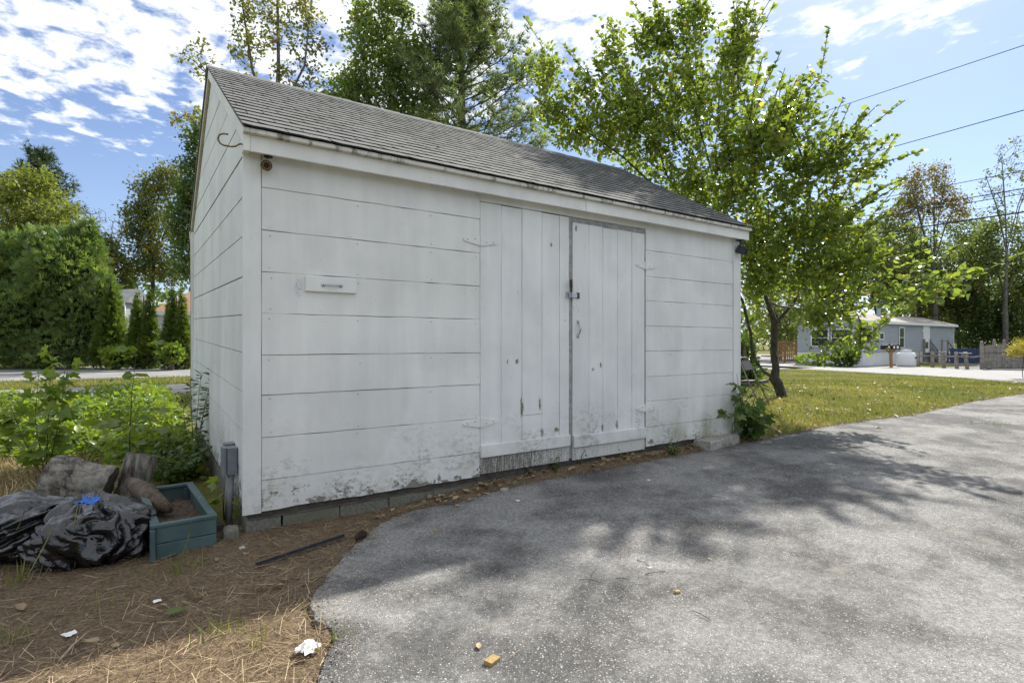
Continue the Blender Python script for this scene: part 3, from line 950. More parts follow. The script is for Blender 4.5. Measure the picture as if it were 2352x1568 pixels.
def asphalt_material():
    m, t, b = material('worn_asphalt')
    c = t.n('ShaderNodeNewGeometry').outputs['Position']
    jit = t.vmath('ADD', c, t.vmath('MULTIPLY', t.noise(c, 60.0, 2.0, out=1), (0.006, 0.006, 0.0)))
    v1 = t.n('ShaderNodeTexVoronoi'); t.put(v1.inputs['Vector'], jit); v1.inputs['Scale'].default_value = 95.0
    v2 = t.n('ShaderNodeTexVoronoi'); t.put(v2.inputs['Vector'], jit); v2.inputs['Scale'].default_value = 190.0
    sep1 = t.n('ShaderNodeSeparateColor'); t.put(sep1.inputs[0], v1.outputs['Color'])
    sep2 = t.n('ShaderNodeSeparateColor'); t.put(sep2.inputs[0], v2.outputs['Color'])
    big = t.noise(c, 0.75, 5.0, 0.65)
    mid = t.noise(c, 3.2, 4.0, 0.65)
    wear = t.math('ADD', t.math('MULTIPLY', big, 0.65), t.math('MULTIPLY', mid, 0.35))
    wearf = t.ss(wear, 0.40, 0.60)
    # stones: bright tops where worn, dark binder between
    s1 = t.ss(v1.outputs['Distance'], 0.18, 0.46, 1.0, 0.0)
    s2 = t.ss(v2.outputs['Distance'], 0.15, 0.45, 1.0, 0.0)
    pick1 = t.ss(sep1.outputs[0], 0.45, 0.9)
    pick2 = t.ss(sep2.outputs[1], 0.35, 0.9)
    st = t.math('MAXIMUM', t.math('MULTIPLY', s1, pick1), t.math('MULTIPLY', t.math('MULTIPLY', s2, pick2), 0.75))
    mott = t.noise(c, 38.0, 3.0, 0.7)
    binder = t.mix(wearf, (0.088, 0.086, 0.083), (0.245, 0.24, 0.228))
    binder = t.mix(t.ss(mott, 0.36, 0.66), t.mix(1.0, binder, (0.74, 0.74, 0.74), 'MULTIPLY'), t.mix(1.0, binder, (1.18, 1.18, 1.18), 'MULTIPLY'))
    stone = t.mix(sep1.outputs[2], (0.28, 0.275, 0.26), (0.80, 0.78, 0.74))
    amt = t.math('MULTIPLY', st, t.math('MULTIPLY_ADD', wearf, 0.60, 0.38))
    colr = t.mix(amt, binder, stone)
    pit = t.ss(t.noise(c, 240.0, 2.0, 0.6), 0.56, 0.70)
    colr = t.mix(t.math('MULTIPLY', pit, 0.7), colr, (0.035, 0.034, 0.033))
    # pale sandy dust, and dark stains of their own
    dust = t.math('MULTIPLY', t.ss(t.noise(c, 1.3, 5.0, 0.6), 0.60, 0.72), t.ss(t.noise(c, 7.0, 4.0), 0.35, 0.7))
    colr = t.mix(t.math('MULTIPLY', dust, 0.55), colr, (0.34, 0.315, 0.265))
    stain = t.ss(t.noise(t.scale(c, (1.0, 1.0, 1.0)), 0.9, 5.0, 0.6, 0.6), 0.58, 0.70)
    colr = t.mix(t.math('MULTIPLY', stain, 0.22), colr, (0.065, 0.063, 0.060))
    t.put(b.inputs['Base Color'], colr)
    b.inputs['Roughness'].default_value = 0.9
    b.inputs['Specular IOR Level'].default_value = 0.3
    h = t.math('ADD', t.math('MULTIPLY', s1, 0.6), t.math('MULTIPLY', s2, 0.35))
    t.put(b.inputs['Normal'], t.bump(h, 0.75, 0.005))
    return m
M['asphalt'] = asphalt_material()
M['road'] = simple('pale_road_asphalt', (0.27, 0.268, 0.26), 0.9, var=0.10, scale=0.8, bump=0.3, bscale=60)
M['road_left'] = simple('old_road_asphalt', (0.22, 0.217, 0.21), 0.9, var=0.18, scale=0.7, bump=0.3, bscale=60)
M['road_edge'] = simple('dark_road_shoulder', (0.10, 0.098, 0.095), 0.95, var=0.25, scale=2, bump=0.3, bscale=60)

# driveway sheet
from mathutils.geometry import delaunay_2d_cdt
dxs, dys = np.meshgrid(np.arange(-1.0, 30, 0.6), np.arange(-15.5, 8, 0.6))
dxs = dxs.ravel(); dys = dys.ravel()
kk = in_poly(dxs, dys, drive_poly) & (dist_poly(dxs, dys, edge_line[::4], closed=False) > 0.15)
npoly = len(drive_poly)
cv = [Vector(p) for p in drive_poly] + [Vector((a, b)) for a, b in zip(dxs[kk], dys[kk])]
ov, oe, of, *_r = delaunay_2d_cdt(cv, [], [list(range(npoly))], 1, 1e-6)
tz = terrain(np.array([p.x for p in ov]), np.array([p.y for p in ov]))
bm = bmesh.new()
bv = [bm.verts.new((p.x, p.y, 0.012 + z)) for p, z in zip(ov, tz)]
for f in of:
    try:
        fc = bm.faces.new([bv[i] for i in f])
    except ValueError:
        continue
bm.normal_update()
for fc in bm.faces:
    fc.smooth = True
    if fc.normal.z < 0: fc.normal_flip()
tp_ = terrain(np.array([p[0] for p in drive_poly]), np.array([p[1] for p in drive_poly]))
t2 = [bm.verts.new((p[0], p[1], 0.012 + z)) for p, z in zip(drive_poly, tp_)]
b2 = [bm.verts.new((p[0], p[1], -0.06 + z)) for p, z in zip(drive_poly, tp_)]
for i in range(len(drive_poly) - 1):
    bm.faces.new((t2[i], t2[i + 1], b2[i + 1], b2[i]))
me = bpy.data.meshes.new('driveway'); bm.to_mesh(me); bm.free(); me.materials.append(M['asphalt'])
kind(link(bpy.data.objects.new('driveway', me)), 'structure')
sheet('road', rnA, rnB, 0.016, M['road'], 1)
sheet('road', rlA, rlB, 0.016, M['road_left'], 2)
sheet('pavement', rpA, rpB, 0.016, M['road_left'], 3)

def strip_poly(A, B): return A + B[::-1]
roads = [strip_poly(rnA, rnB), strip_poly(rlA, rlB), strip_poly(rpA, rpB)]

def axis(lo, hi, step, far, grow):
    v = list(np.arange(lo, hi + 1e-6, step)); s = step
    while v[-1] < far: s *= grow; v.append(v[-1] + s)
    s = step; r = []
    p = lo
    while p > -far: s *= grow; p -= s; r.append(p)
    return np.array(r[::-1] + v)
gx = axis(-4.0, 9.0, 0.07, 420, 1.07); gy = axis(-4.0, 4.0, 0.07, 420, 1.07)
GX_, GY_ = np.meshgrid(gx, gy)
fx, fy = GX_.ravel(), GY_.ravel()
EL = np.array(edge_line)
sel_edge = edge_line[::4] + [edge_line[-1]]
def ground_height(x, y):
    """undulation of the soil (without the sunk road beds)"""
    x = np.asarray(x, float); y = np.asarray(y, float)
    h = 0.010 * np.sin(x * 2.1 + 1.0) * np.cos(y * 1.7) + 0.006 * np.sin(x * 5.3) * np.sin(y * 4.7 + 2)
    near = np.exp(-np.clip(-y, 0, None) / 0.22) * (y < 0.3) * (x > -0.4) * (x < 6.0)
    h = h + (0.030 + 0.045 * np.clip((x - 1.2) / 0.8, 0, 1)) * near
    fade = np.clip(np.hypot(x - 1, y + 1) / 25, 0, 1)
    return h * (1 - fade) + terrain(x, y)
ind = in_poly(fx, fy, drive_poly)
dd = dist_poly(fx, fy, sel_edge, closed=False)
hz_ = ground_height(fx, fy)
tz_ = terrain(fx, fy)
hz_ = np.where(ind, tz_ - 0.045, tz_ + (hz_ - tz_) * np.clip(dd / 0.12, 0.3, 1) + 0.004)
for rp in roads:
    hz_ = np.where(in_poly(fx, fy, rp), -0.03, hz_)
# zones: litter of pine needles, dry grass
def litter_zone(x, y):
    a = np.clip((1.35 - x) / 0.3, 0, 1) * np.clip((0.75 - y + 0.25 * np.sin(x * 3)) / 0.5, 0, 1) * np.clip((x + 3.3) / 0.6, 0, 1)
    b = ((y < 0.4) & (y > -1.6) & (x > 1.0) & (x < 6.0)).astype(float)
    dr = dist_poly(x, y, sel_edge, closed=False)
    c = np.clip(1 - dr / 0.45, 0, 1) * (x > 5.5) * 0.8
    return np.maximum(np.maximum(a, b), c)
lit = litter_zone(fx, fy)
dry = np.clip(1.2 - np.hypot(fx + 2.6, fy - 1.0) / 1.6, 0, 1)
under = np.clip(1 - np.hypot(fx - 11.5, fy - 2.2) / 5.0, 0, 1)
nx_, ny_ = len(gx), len(gy)
idx = np.arange(nx_ * ny_).reshape(ny_, nx_)
q = np.stack([idx[:-1, :-1], idx[:-1, 1:], idx[1:, 1:], idx[1:, :-1]], -1).reshape(-1, 4)

def ground_material():
    m, t, b = material('ground_soil_and_turf')
    c = t.n('ShaderNodeNewGeometry').outputs['Position']
    def at(nm):
        a = t.n('ShaderNodeAttribute'); a.attribute_name = nm; return a.outputs['Fac']
    n1 = t.noise(c, 0.7, 4.0, 0.6); n2 = t.noise(c, 9.0, 5.0, 0.7); n3 = t.noise(c, 55.0, 4.0, 0.7)
    grass = t.mix(t.ss(n1, 0.35, 0.65), (0.110, 0.122, 0.032), (0.205, 0.180, 0.060))
    grass = t.mix(t.ss(n2, 0.35, 0.7), grass, (0.085, 0.10, 0.025))
    grass = t.mix(t.math('MULTIPLY', t.ss(n3, 0.45, 0.75), 0.5), grass, (0.26, 0.21, 0.09))
    needles = t.mix(t.ss(n3, 0.3, 0.7), (0.085, 0.063, 0.042), (0.235, 0.172, 0.110))
    needles = t.mix(t.ss(n2, 0.5, 0.75), needles, (0.085, 0.060, 0.040))
    dryc = t.mix(t.ss(n3, 0.3, 0.7), (0.20, 0.15, 0.06), (0.36, 0.29, 0.13))
    colr = t.mix(at('dry'), grass, dryc)
    colr = t.mix(t.ss(t.math('ADD', at('litter'), t.math('MULTIPLY', t.math('SUBTRACT', n2, 0.5), 0.5)), 0.3, 0.6), colr, needles)
    t.put(b.inputs['Base Color'], colr)
    b.inputs['Roughness'].default_value = 1.0
    b.inputs['Specular IOR Level'].default_value = 0.1
    t.put(b.inputs['Normal'], t.bump(t.math('ADD', n3, n2), 0.7, 0.02))
    return m
M['ground'] = ground_material()
kind(np_mesh('ground', np.stack([fx, fy, hz_], -1), q.ravel(), 4, M['ground'], attr={'litter': ('POINT', lit), 'dry': ('POINT', dry)}, smooth=True), 'structure')
# ================================================================== PLANT TOOLS
def leaf_material(name, c0, c1, accent=(0.45, 0.25, 0.03), acc=0.06, trans=0.4, rough=0.45, tcol=1.5, spec=0.5):
    m, t, b = material(name)
    a = t.n('ShaderNodeAttribute'); a.attribute_name = 'tone'
    tone = a.outputs['Fac']
    colr = t.mix(t.math('MULTIPLY', tone, 1.0 / max(1e-3, 1 - acc), clamp=True), c0, c1)
    colr = t.mix(t.ss(tone, 1 - acc - 0.004, 1 - acc + 0.004), colr, accent) if acc > 0 else colr
    t.put(b.inputs['Base Color'], colr)
    b.inputs['Roughness'].default_value = rough
    b.inputs['Specular IOR Level'].default_value = spec
    tr = t.n('ShaderNodeBsdfTranslucent')
    t.put(tr.inputs[0], t.mix(1.0, colr, (tcol, tcol * 1.05, tcol * 0.45), 'MULTIPLY'))
    mx = t.n('ShaderNodeMixShader'); mx.inputs[0].default_value = trans
    t.t.links.new(b.outputs[0], mx.inputs[1]); t.t.links.new(tr.outputs[0], mx.inputs[2])
    t.t.links.new(mx.outputs[0], t.t.nodes['Material Output'].inputs[0])
    return m
def bark_material(name, c0, c1, scale=6.0, bump=0.8):
    m, t, b = material(name)
    c = coords(t)
    g = t.noise(t.scale(c, (3.0, 3.0, 0.7)), scale, 6.0, 0.7, 0.4)
    l = t.noise(c, scale * 0.6, 3.0)
    colr = t.mix(t.ss(g, 0.35, 0.65), c0, c1)
    colr = t.mix(t.math('MULTIPLY', t.ss(l, 0.55, 0.7), 0.4), colr, (0.24, 0.25, 0.22))
    t.put(b.inputs['Base Color'], colr)
    b.inputs['Roughness'].default_value = 0.95
    t.put(b.inputs['Normal'], t.bump(g, bump, 0.02))
    return m

def T_(vs, fs): return np.array(vs, float), np.array(fs, int)
TPL = {
 'simple': T_([(0, 0, 0), (-.32, .45, .06), (0, 1, -.05), (.32, .45, .06)], [(0, 3, 2), (0, 2, 1)]),
 'oval': T_([(0, 0, 0), (-.33, .28, .07), (0, .33, 0), (.33, .28, .07), (-.30, .64, .06), (0, .66, -.02), (.30, .64, .06), (0, 1, -.12)],
            [(0, 2, 1), (0, 3, 2), (1, 2, 5), (1, 5, 4), (2, 3, 6), (2, 6, 5), (4, 5, 7), (5, 6, 7)]),
 'narrow': T_([(0, 0, 0), (-.10, .4, .03), (0, 1, -.10), (.10, .4, .03)], [(0, 3, 2), (0, 2, 1)]),
 'blade': T_([(-.018, 0, 0), (.018, 0, 0), (.012, .55, .05), (-.012, .55, .05), (0, 1, .22)], [(0, 1, 2), (0, 2, 3), (3, 2, 4)]),
 'strand': T_([(-.012, 0, 0), (.012, 0, 0), (.010, 1, 0), (-.010, 1, 0)], [(0, 1, 2), (0, 2, 3)]),
 'clump': T_([(0, 0, 0), (-.30, .35, .1), (-.05, .75, 0), (.30, .30, -.1), (.1, 1, .15), (-.45, .8, -.15), (.5, .75, .15), (-.1, .2, .25)],
             [(0, 2, 1), (3, 6, 2), (2, 4, 7), (1, 2, 5)]),
}
def star(n, w, spread, seed):
    r = random.Random(seed); vs = []; fs = []
    for k in range(n):
        a = r.uniform(0, 2 * math.pi); t = r.uniform(0.15, spread)
        d = Vector((math.sin(t) * math.cos(a), math.cos(t), math.sin(t) * math.sin(a)))
        s = d.cross(Vector((r.uniform(-1, 1), r.uniform(-1, 1), r.uniform(-1, 1)))).normalized() * w
        L = r.uniform(0.7, 1.0); b = len(vs)
        vs += [tuple(-s), tuple(s), tuple(d * L)]; fs.append((b, b + 1, b + 2))
    return T_(vs, fs)
TPL['tuft'] = star(11, 0.045, 1.25, 1)
def fan(n, seed):
    r = random.Random(seed); vs = []; fs = []
    for k in range(n):
        a = -0.9 + 1.8 * k / (n - 1) + r.uniform(-.1, .1)
        d = Vector((math.sin(a), math.cos(a), r.uniform(-.18, .18))); s = Vector((math.cos(a), -math.sin(a), 0)) * 0.085
        L = 1.0 - 0.45 * abs(a); b = len(vs)
        vs += [tuple(d * L * 0.15 - s * 0.6), tuple(d * L * 0.15 + s * 0.6), tuple(d * L * 0.6 + s), tuple(d * L), tuple(d * L * 0.6 - s)]
        fs += [(b, b + 1, b + 2), (b, b + 2, b + 4), (b + 4, b + 2, b + 3)]
    return T_(vs, fs)
TPL['fan'] = fan(5, 3)
def lobed(lobes, seed=0):
    """palmate outline: angles/lengths; a fan of triangles round the stalk point"""
    vs = [(0, 0.12, 0.02)]; fs = []
    for (a, L) in lobes:
        vs.append((math.sin(a) * L, 0.15 + math.cos(a) * L, 0.05 * abs(math.sin(a)) - 0.04 * L))
    for i in range(1, len(lobes)): fs.append((0, i + 1, i))
    return T_(vs, fs)
TPL['maple'] = lobed([(-2.6, .28), (-1.9, .55), (-1.55, .42), (-1.05, .72), (-.65, .45), (-.3, .62), (0, .92), (.3, .62), (.65, .45), (1.05, .72), (1.55, .42), (1.9, .55), (2.6, .28)])
TPL['dryleaf'] = T_([(0, 0, 0.0), (-.25, .25, .10), (0, .35, .0), (.25, .25, .14), (-.27, .6, .16), (0, .68, .04), (.24, .62, .10), (0.04, 1, .15)],
            [(0, 2, 1), (0, 3, 2), (1, 2, 5), (1, 5, 4), (2, 3, 6), (2, 6, 5), (4, 5, 7), (5, 6, 7)])

def nrm(a):
    return a / np.maximum(np.linalg.norm(a, axis=-1, keepdims=True), 1e-9)
def leaves(name, pos, dirs, ups, size, tpl, mat, parent, tone, width=1.0):
    """instances of a small leaf template as one mesh; dirs = along the leaf, ups = rough normal"""
    tv, tf = TPL[tpl]
    y = nrm(dirs); z = ups - y * np.sum(ups * y, -1, keepdims=True); z = nrm(z); x = np.cross(y, z)
    n = len(pos); s = np.broadcast_to(np.asarray(size, float), (n,))[:, None, None]
    wv = np.broadcast_to(np.asarray(width, float), (n,))[:, None, None]
    V = (x[:, None, :] * tv[None, :, 0:1] * wv + y[:, None, :] * tv[None, :, 1:2] + z[:, None, :] * tv[None, :, 2:3]) * s + pos[:, None, :]
    F = (tf[None] + (np.arange(n) * len(tv))[:, None, None]).reshape(-1)
    return np_mesh(name, V.reshape(-1, 3), F, 3, mat, parent, attr={'tone': ('FACE', np.repeat(tone, len(tf)))})

def skeleton(trunks, targets, rng, up=0.16, seg=0.5, zmin=0.0, climb=0.9, wob=0.06):
    pos = []; par = []
    for tr in trunks:
        tr = [np.array(p, float) for p in tr]
        join = -1
        if pos:
            d = [np.linalg.norm(p - tr[0]) for p in pos]; join = int(np.argmin(d))
        prev = join
        for i in range(len(tr) - 1):
            L = np.linalg.norm(tr[i + 1] - tr[i]); k = max(1, int(L / seg))
            for j in range(k):
                if i == 0 and j == 0 and join >= 0: continue
                pos.append(tr[i] + (tr[i + 1] - tr[i]) * j / k); par.append(prev); prev = len(pos) - 1
        pos.append(tr[-1]); par.append(prev)
    ntr = len(pos)
    P = np.zeros((ntr + len(targets) * 14 + 10, 3)); P[:ntr] = pos
    n = ntr; paths = []
    T = np.asarray(targets, float)
    dt = np.min(np.linalg.norm(T[:, None] - P[None, :ntr], axis=2), axis=1)
    for ti in np.argsort(dt):
        t = T[ti]
        d = np.linalg.norm(P[:n] - t, axis=1)
        dz = P[:n, 2] - t[2]
        cost = d + climb * np.clip(dz + 0.25 * d, 0, None) + 50 * (P[:n, 2] < zmin)
        s = int(np.argmin(cost)); L = d[s]
        k = int(np.clip(np.ceil(L / seg), 2, 13))
        ctrl = (P[s] + t) / 2 + np.array([0, 0, -up * L]) + rng.normal(0, wob, 3) * L
        prev = s; path = [s]
        for j in range(1, k + 1):
            u = j / k
            p = (1 - u) ** 2 * P[s] + 2 * u * (1 - u) * ctrl + u * u * t
            if j < k: p = p + rng.normal(0, 0.03, 3) * L / k
            P[n] = p; par.append(prev); prev = n; path.append(n); n += 1
        paths.append(path)
    return P[:n], np.array(par), paths, ntr
def branch_radii(par, n, rtip, power, rbase):
    w = np.zeros(n); child = np.zeros(n, int)
    for p in par:
        if p >= 0: child[p] += 1
    w[child == 0] = 1
    for i in range(n - 1, -1, -1):
        if par[i] >= 0: w[par[i]] += w[i]
    r = rtip * w ** power
    k = rbase / max(r[0], 1e-6)
    if k > 1:
        f = np.clip((w / w[0]), 0, 1) ** 1.3
        r = r * (1 + (k - 1) * f)
    else:
        r = np.minimum(r, rbase)
    return r
def tubes(name, P, par, r, mat, parent, n=5, rmin=0.0):
    i = np.where((par >= 0) & (r > rmin))[0]
    a = P[par[i]]; b = P[i]; ra = np.minimum(r[par[i]], r[i] * 1.5); rb = r[i]
    d = nrm(b - a); ref = np.where(np.abs(d[:, 2:3]) < 0.9, np.array([[0, 0, 1.0]]), np.array([[1.0, 0, 0]]))
    s = nrm(np.cross(d, ref)); u = np.cross(d, s)
    an = np.arange(n) * 2 * np.pi / n
    ring = s[:, None] * np.cos(an)[None, :, None] + u[:, None] * np.sin(an)[None, :, None]
    V = np.concatenate([(a - d * ra[:, None] * 0.3)[:, None] + ring * ra[:, None, None], (b + d * rb[:, None] * 0.3)[:, None] + ring * rb[:, None, None]], 1)
    base = (np.arange(len(i)) * 2 * n)[:, None, None]
    k = np.arange(n); q_ = np.stack([k, (k + 1) % n, n + (k + 1) % n, n + k], -1)[None]
    return np_mesh(name, V.reshape(-1, 3), (q_ + base).reshape(-1), 4, mat, parent, smooth=True)
def ellipsoid_points(rng, c, rad, n, hollow=0.35):
    v = nrm(rng.normal(size=(n, 3))); rr = (hollow + (1 - hollow) * rng.random((n, 1)) ** 0.6)
    return np.array(c) + v * rr * np.array(rad)
def twig_leaves(rng, P, paths, per, spread, frac=0.7, droop=0.25):
    pos = []; dr = []
    for path in paths:
        pts = P[path]; L = len(pts) - 1
        k = max(1, rng.poisson(per))
        u = (1 - frac + frac * rng.random(k)) * L
        i = np.minimum(u.astype(int), L - 1); f = (u - i)[:, None]
        p = pts[i] * (1 - f) + pts[i + 1] * f
        d = nrm(pts[i + 1] - pts[i])
        pos.append(p + rng.normal(0, spread, (k, 3))); dr.append(d)
    pos = np.concatenate(pos); dr = np.concatenate(dr)
    out = nrm(rng.normal(size=pos.shape)) + dr * 0.7 + np.array([0, 0, -droop])
    ups = rng.normal(size=pos.shape) * 0.6 + np.array([0, 0, 0.9])
    return pos, out, ups

BARK = {
 'grey': bark_material('grey_bark', (0.055, 0.050, 0.043), (0.20, 0.185, 0.16)),
 'dark': bark_material('dark_bark', (0.022, 0.020, 0.017), (0.085, 0.077, 0.065), 9.0),
 'brown': bark_material('brown_bark', (0.05, 0.035, 0.022), (0.15, 0.11, 0.075)),
}
LM = {
 'apple': leaf_material('apple_leaf', (0.098, 0.142, 0.034), (0.215, 0.250, 0.060), (0.50, 0.36, 0.04), 0.007, 0.52, 0.24, 2.0),
 'oak': leaf_material('oak_leaf', (0.080, 0.130, 0.042), (0.190, 0.240, 0.075), (0.30, 0.28, 0.06), 0.05, 0.5, 0.4, 1.7),
 'sparse': leaf_material('yellowing_leaf', (0.115, 0.135, 0.036), (0.235, 0.235, 0.060), (0.30, 0.19, 0.06), 0.14, 0.42, 0.5, 1.5),
 'yellowgreen': leaf_material('yellow_green_leaf', (0.120, 0.155, 0.038), (0.255, 0.275, 0.075), (0.40, 0.31, 0.06), 0.05, 0.42, 0.5, 1.5),
 'mixed': leaf_material('late_summer_leaf', (0.070, 0.105, 0.032), (0.19, 0.205, 0.055), (0.36, 0.21, 0.06), 0.12, 0.38, 0.5, 1.5),
 'brown': leaf_material('russet_leaf', (0.19, 0.13, 0.065), (0.31, 0.22, 0.11), (0.17, 0.19, 0.07), 0.45, 0.35, 0.6, 1.5),
 'pale': leaf_material('pale_green_leaf', (0.085, 0.130, 0.042), (0.21, 0.245, 0.085), (0.34, 0.31, 0.09), 0.05, 0.42, 0.45, 1.5),
 'deep': leaf_material('deep_green_leaf', (0.050, 0.088, 0.030), (0.140, 0.190, 0.058), (0.25, 0.26, 0.07), 0.05, 0.42, 0.42, 1.6),
 'pine': leaf_material('pine_needle', (0.080, 0.125, 0.056), (0.225, 0.265, 0.115), (0.2, 0.18, 0.07), 0.03, 0.38, 0.45, 1.6),
 'pine_dark': leaf_material('dark_pine_needle', (0.030, 0.060, 0.034), (0.085, 0.125, 0.060), (0.13, 0.11, 0.04), 0.03, 0.18, 0.5, 1.4),
 'cedar': leaf_material('cedar_spray', (0.060, 0.115, 0.040), (0.215, 0.275, 0.090), (0.2, 0.2, 0.06), 0.04, 0.38, 0.5, 1.6),
 'arbor': leaf_material('arborvitae_spray', (0.060, 0.100, 0.020), (0.170, 0.215, 0.042), (0.16, 0.16, 0.03), 0.03, 0.38, 0.5, 1.5),
 'weed': leaf_material('weed_leaf', (0.085, 0.150, 0.022), (0.240, 0.300, 0.050), (0.40, 0.36, 0.05), 0.04, 0.42, 0.38, 1.6),
 'weed_dark': leaf_material('dark_weed_leaf', (0.045, 0.090, 0.024), (0.120, 0.180, 0.040), (0.28, 0.28, 0.05), 0.03, 0.36, 0.38, 1.5),
 'grass': leaf_material('grass_blade', (0.105, 0.132, 0.030), (0.250, 0.245, 0.068), (0.42, 0.33, 0.14), 0.14, 0.35, 0.5, 1.4),
 'goldshrub': leaf_material('golden_shrub_leaf', (0.26, 0.22, 0.025), (0.50, 0.42, 0.06), (0.36, 0.24, 0.04), 0.1, 0.38, 0.5, 1.3),
 'straw': leaf_material('straw_strand', (0.14, 0.085, 0.045), (0.44, 0.31, 0.165), (0.68, 0.56, 0.34), 0.2, 0.1, 0.6, 1.1),
 'needle_brown': leaf_material('fallen_pine_needle', (0.080, 0.055, 0.036), (0.240, 0.165, 0.100), (0.42, 0.32, 0.19), 0.10, 0.08, 0.6, 1.1),
 'dryleaf': leaf_material('dead_leaf', (0.12, 0.070, 0.034), (0.42, 0.30, 0.17), (0.22, 0.25, 0.14), 0.15, 0.15, 0.6, 1.2),
}
def crown_targets(rng, ells, depth, dens, thick=0.9, hollow=0.3):
    """ells: (px,py,rx,ry[,weight]) in picture units at the tree's own distance"""
    out = []
    for e in ells:
        wgt = e[4] if len(e) > 4 else 1.0
        c = W(e[0], e[1], depth); k = depth / FPX
        n = max(3, int(dens * wgt))
        v = ellipsoid_points(rng, (0, 0, 0), (e[2] * k, e[2] * k * thick, e[3] * k), n, hollow)
        out.append(np.array(c) + v[:, 0:1] * np.array(RIGHT) + v[:, 1:2] * np.array(FWD) + v[:, 2:3] * np.array((0, 0, 1)))
    t = np.concatenate(out)
    t[:, 2] = np.maximum(t[:, 2], 0.4)
    return t
def tree(name, label, bx, depth, ells, dens, per, size, lm, bark='grey', trunk_r=0.18, seed=0, tpl='simple', spread=None, trunk=None, zmin=1.0,
         group=None, rtip=0.010, seg=0.7, up=0.14, tone_h=0.0, frac=0.7, lm2=None, climb=0.9, droop=0.25):
    rng = np.random.default_rng(seed)
    T = crown_targets(rng, ells, depth, dens)
    b = W(bx, HOR, depth); base = np.array((b.x, b.y, -0.1))
    top = T[:, 2].max()
    if trunk is None:
        c = T.mean(0)
        m1 = base + np.array((rng.normal(0, .1), rng.normal(0, .1), top * 0.28)); m2 = np.array((base[0] * .6 + c[0] * .4, base[1] * .6 + c[1] * .4, top * 0.48))
        hi = T[T[:, 2] > np.percentile(T[:, 2], 55)]
        ld = [hi[rng.integers(len(hi))]]
        for _ in range(3):
            dm = np.min([np.linalg.norm(hi - q_, axis=1) for q_ in ld], axis=0); ld.append(hi[int(np.argmax(dm))])
        trunk = [[base, m1, m2, (m2 + ld[0]) / 2 + rng.normal(0, .2, 3), ld[0]]] + [[(m1 + m2) / 2 if k % 2 else m2, (m2 * .55 + q_ * .45) + np.array((0, 0, .04 * top)), q_] for k, q_ in enumerate(ld[1:])]
    if False:
        trunk = [[base, base + np.array((rng.normal(0, .1), rng.normal(0, .1), top * 0.3)), np.array((base[0] * .6 + c[0] * .4, base[1] * .6 + c[1] * .4, top * 0.62)), np.array((c[0], c[1], top * 0.93))]]
    P, par, paths, ntr = skeleton(trunk, T, rng, up=up, seg=seg, zmin=zmin, climb=climb)
    r = branch_radii(par, len(P), rtip, 0.45, trunk_r)
    root = thing(name, label, 'tree', tuple(base * np.array((1, 1, 0))), group=group)
    off = np.array(root.location)
    tubes('trunk', P - off, par, r, BARK[bark], root, 5)
    pos, out, ups = twig_leaves(rng, P, paths, per, spread if spread is not None else size * 0.7, frac, droop)
    tone = np.clip(rng.beta(2, 2, len(pos)) * 0.85 + 0.15 * rng.random(len(pos)), 0, 1)
    clump = np.array([mnoise.noise(Vector(p) * 0.8) for p in pos]) * 0.35
    acc = rng.random(len(pos))
    tone = np.clip(tone + clump, 0, 1)
    sz = size * rng.uniform(0.65, 1.25, len(pos))
    leaves('crown', pos - off, out, ups, sz, tpl, LM[lm], root, tone, rng.uniform(0.75, 1.15, len(pos)))
    return root
# ================================================================== TREES
def V3(p): return np.array((p.x, p.y, p.z))
# ---- apple tree beside the shed
rng = np.random.default_rng(21)
ap_ells = [  # px, py, rx, ry, weight, depth
 (1600, 240, 150, 140, 3.0, 10.2), (1480, 320, 130, 95, 2.6, 10.6), (1350, 300, 85, 52, 1.0, 10.6), (1262, 170, 30, 58, 0.36, 10.4), (1262, 265, 45, 45, 0.36, 10.4), (1330, 210, 50, 50, 0.4, 10.5),
 (1400, 130, 34, 80, 0.5, 10.6), (1500, 90, 55, 85, 0.95, 10.4), (1590, 60, 48, 75, 0.8, 10.0), (1690, 110, 42, 90, 0.6, 9.4), (1735, 50, 12, 35, 0.08, 9.2), (1440, 230, 70, 70, 1.0, 10.4),
 (1790, 270, 70, 70, 1.0, 9.2), (1865, 200, 22, 40, 0.16, 9.0), (1850, 370, 85, 80, 1.2, 9.0), (1945, 330, 36, 62, 0.30, 8.6), (1995, 395, 46, 20, 0.22, 8.4), (1730, 330, 80, 90, 1.2, 8.4),
 (1690, 430, 130, 95, 2.2, 9.6), (1800, 510, 140, 90, 2.1, 9.2), (1905, 530, 75, 70, 0.8, 8.6), (1790, 620, 120, 75, 1.8, 9.8), (1895, 625, 80, 55, 0.75, 8.6), (1600, 440, 90, 50, 1.0, 10.6),
 (2050, 668, 70, 26, 0.24, 7.4), (2150, 655, 60, 26, 0.16, 7.0), (1885, 730, 75, 38, 0.5, 8.8), (1930, 800, 42, 22, 0.18, 8.4), (1735, 600, 40, 95, 1.0, 10.0), (1990, 780, 40, 18, 0.16, 8.4), (1985, 580, 45, 45, 0.26, 8.0)]
targets = []
for e in ap_ells:
    targets.append(crown_targets(rng, [e[:4] + (1.0,)], e[5], 56 * e[4], thick=1.35, hollow=0.1))
T = np.concatenate(targets); T[:, 2] = np.maximum(T[:, 2], 0.8)
bad = (T[:, 0] < SL + 0.15) & (T[:, 1] > -0.1) & (T[:, 1] < SD + 0.2) & (T[:, 2] < 4.45)
bad |= (T[:, 0] < SL + 0.05) & (T[:, 1] < 0.2)
T = T[~bad]
w3 = lambda a, b, d: V3(W(a, b, d))
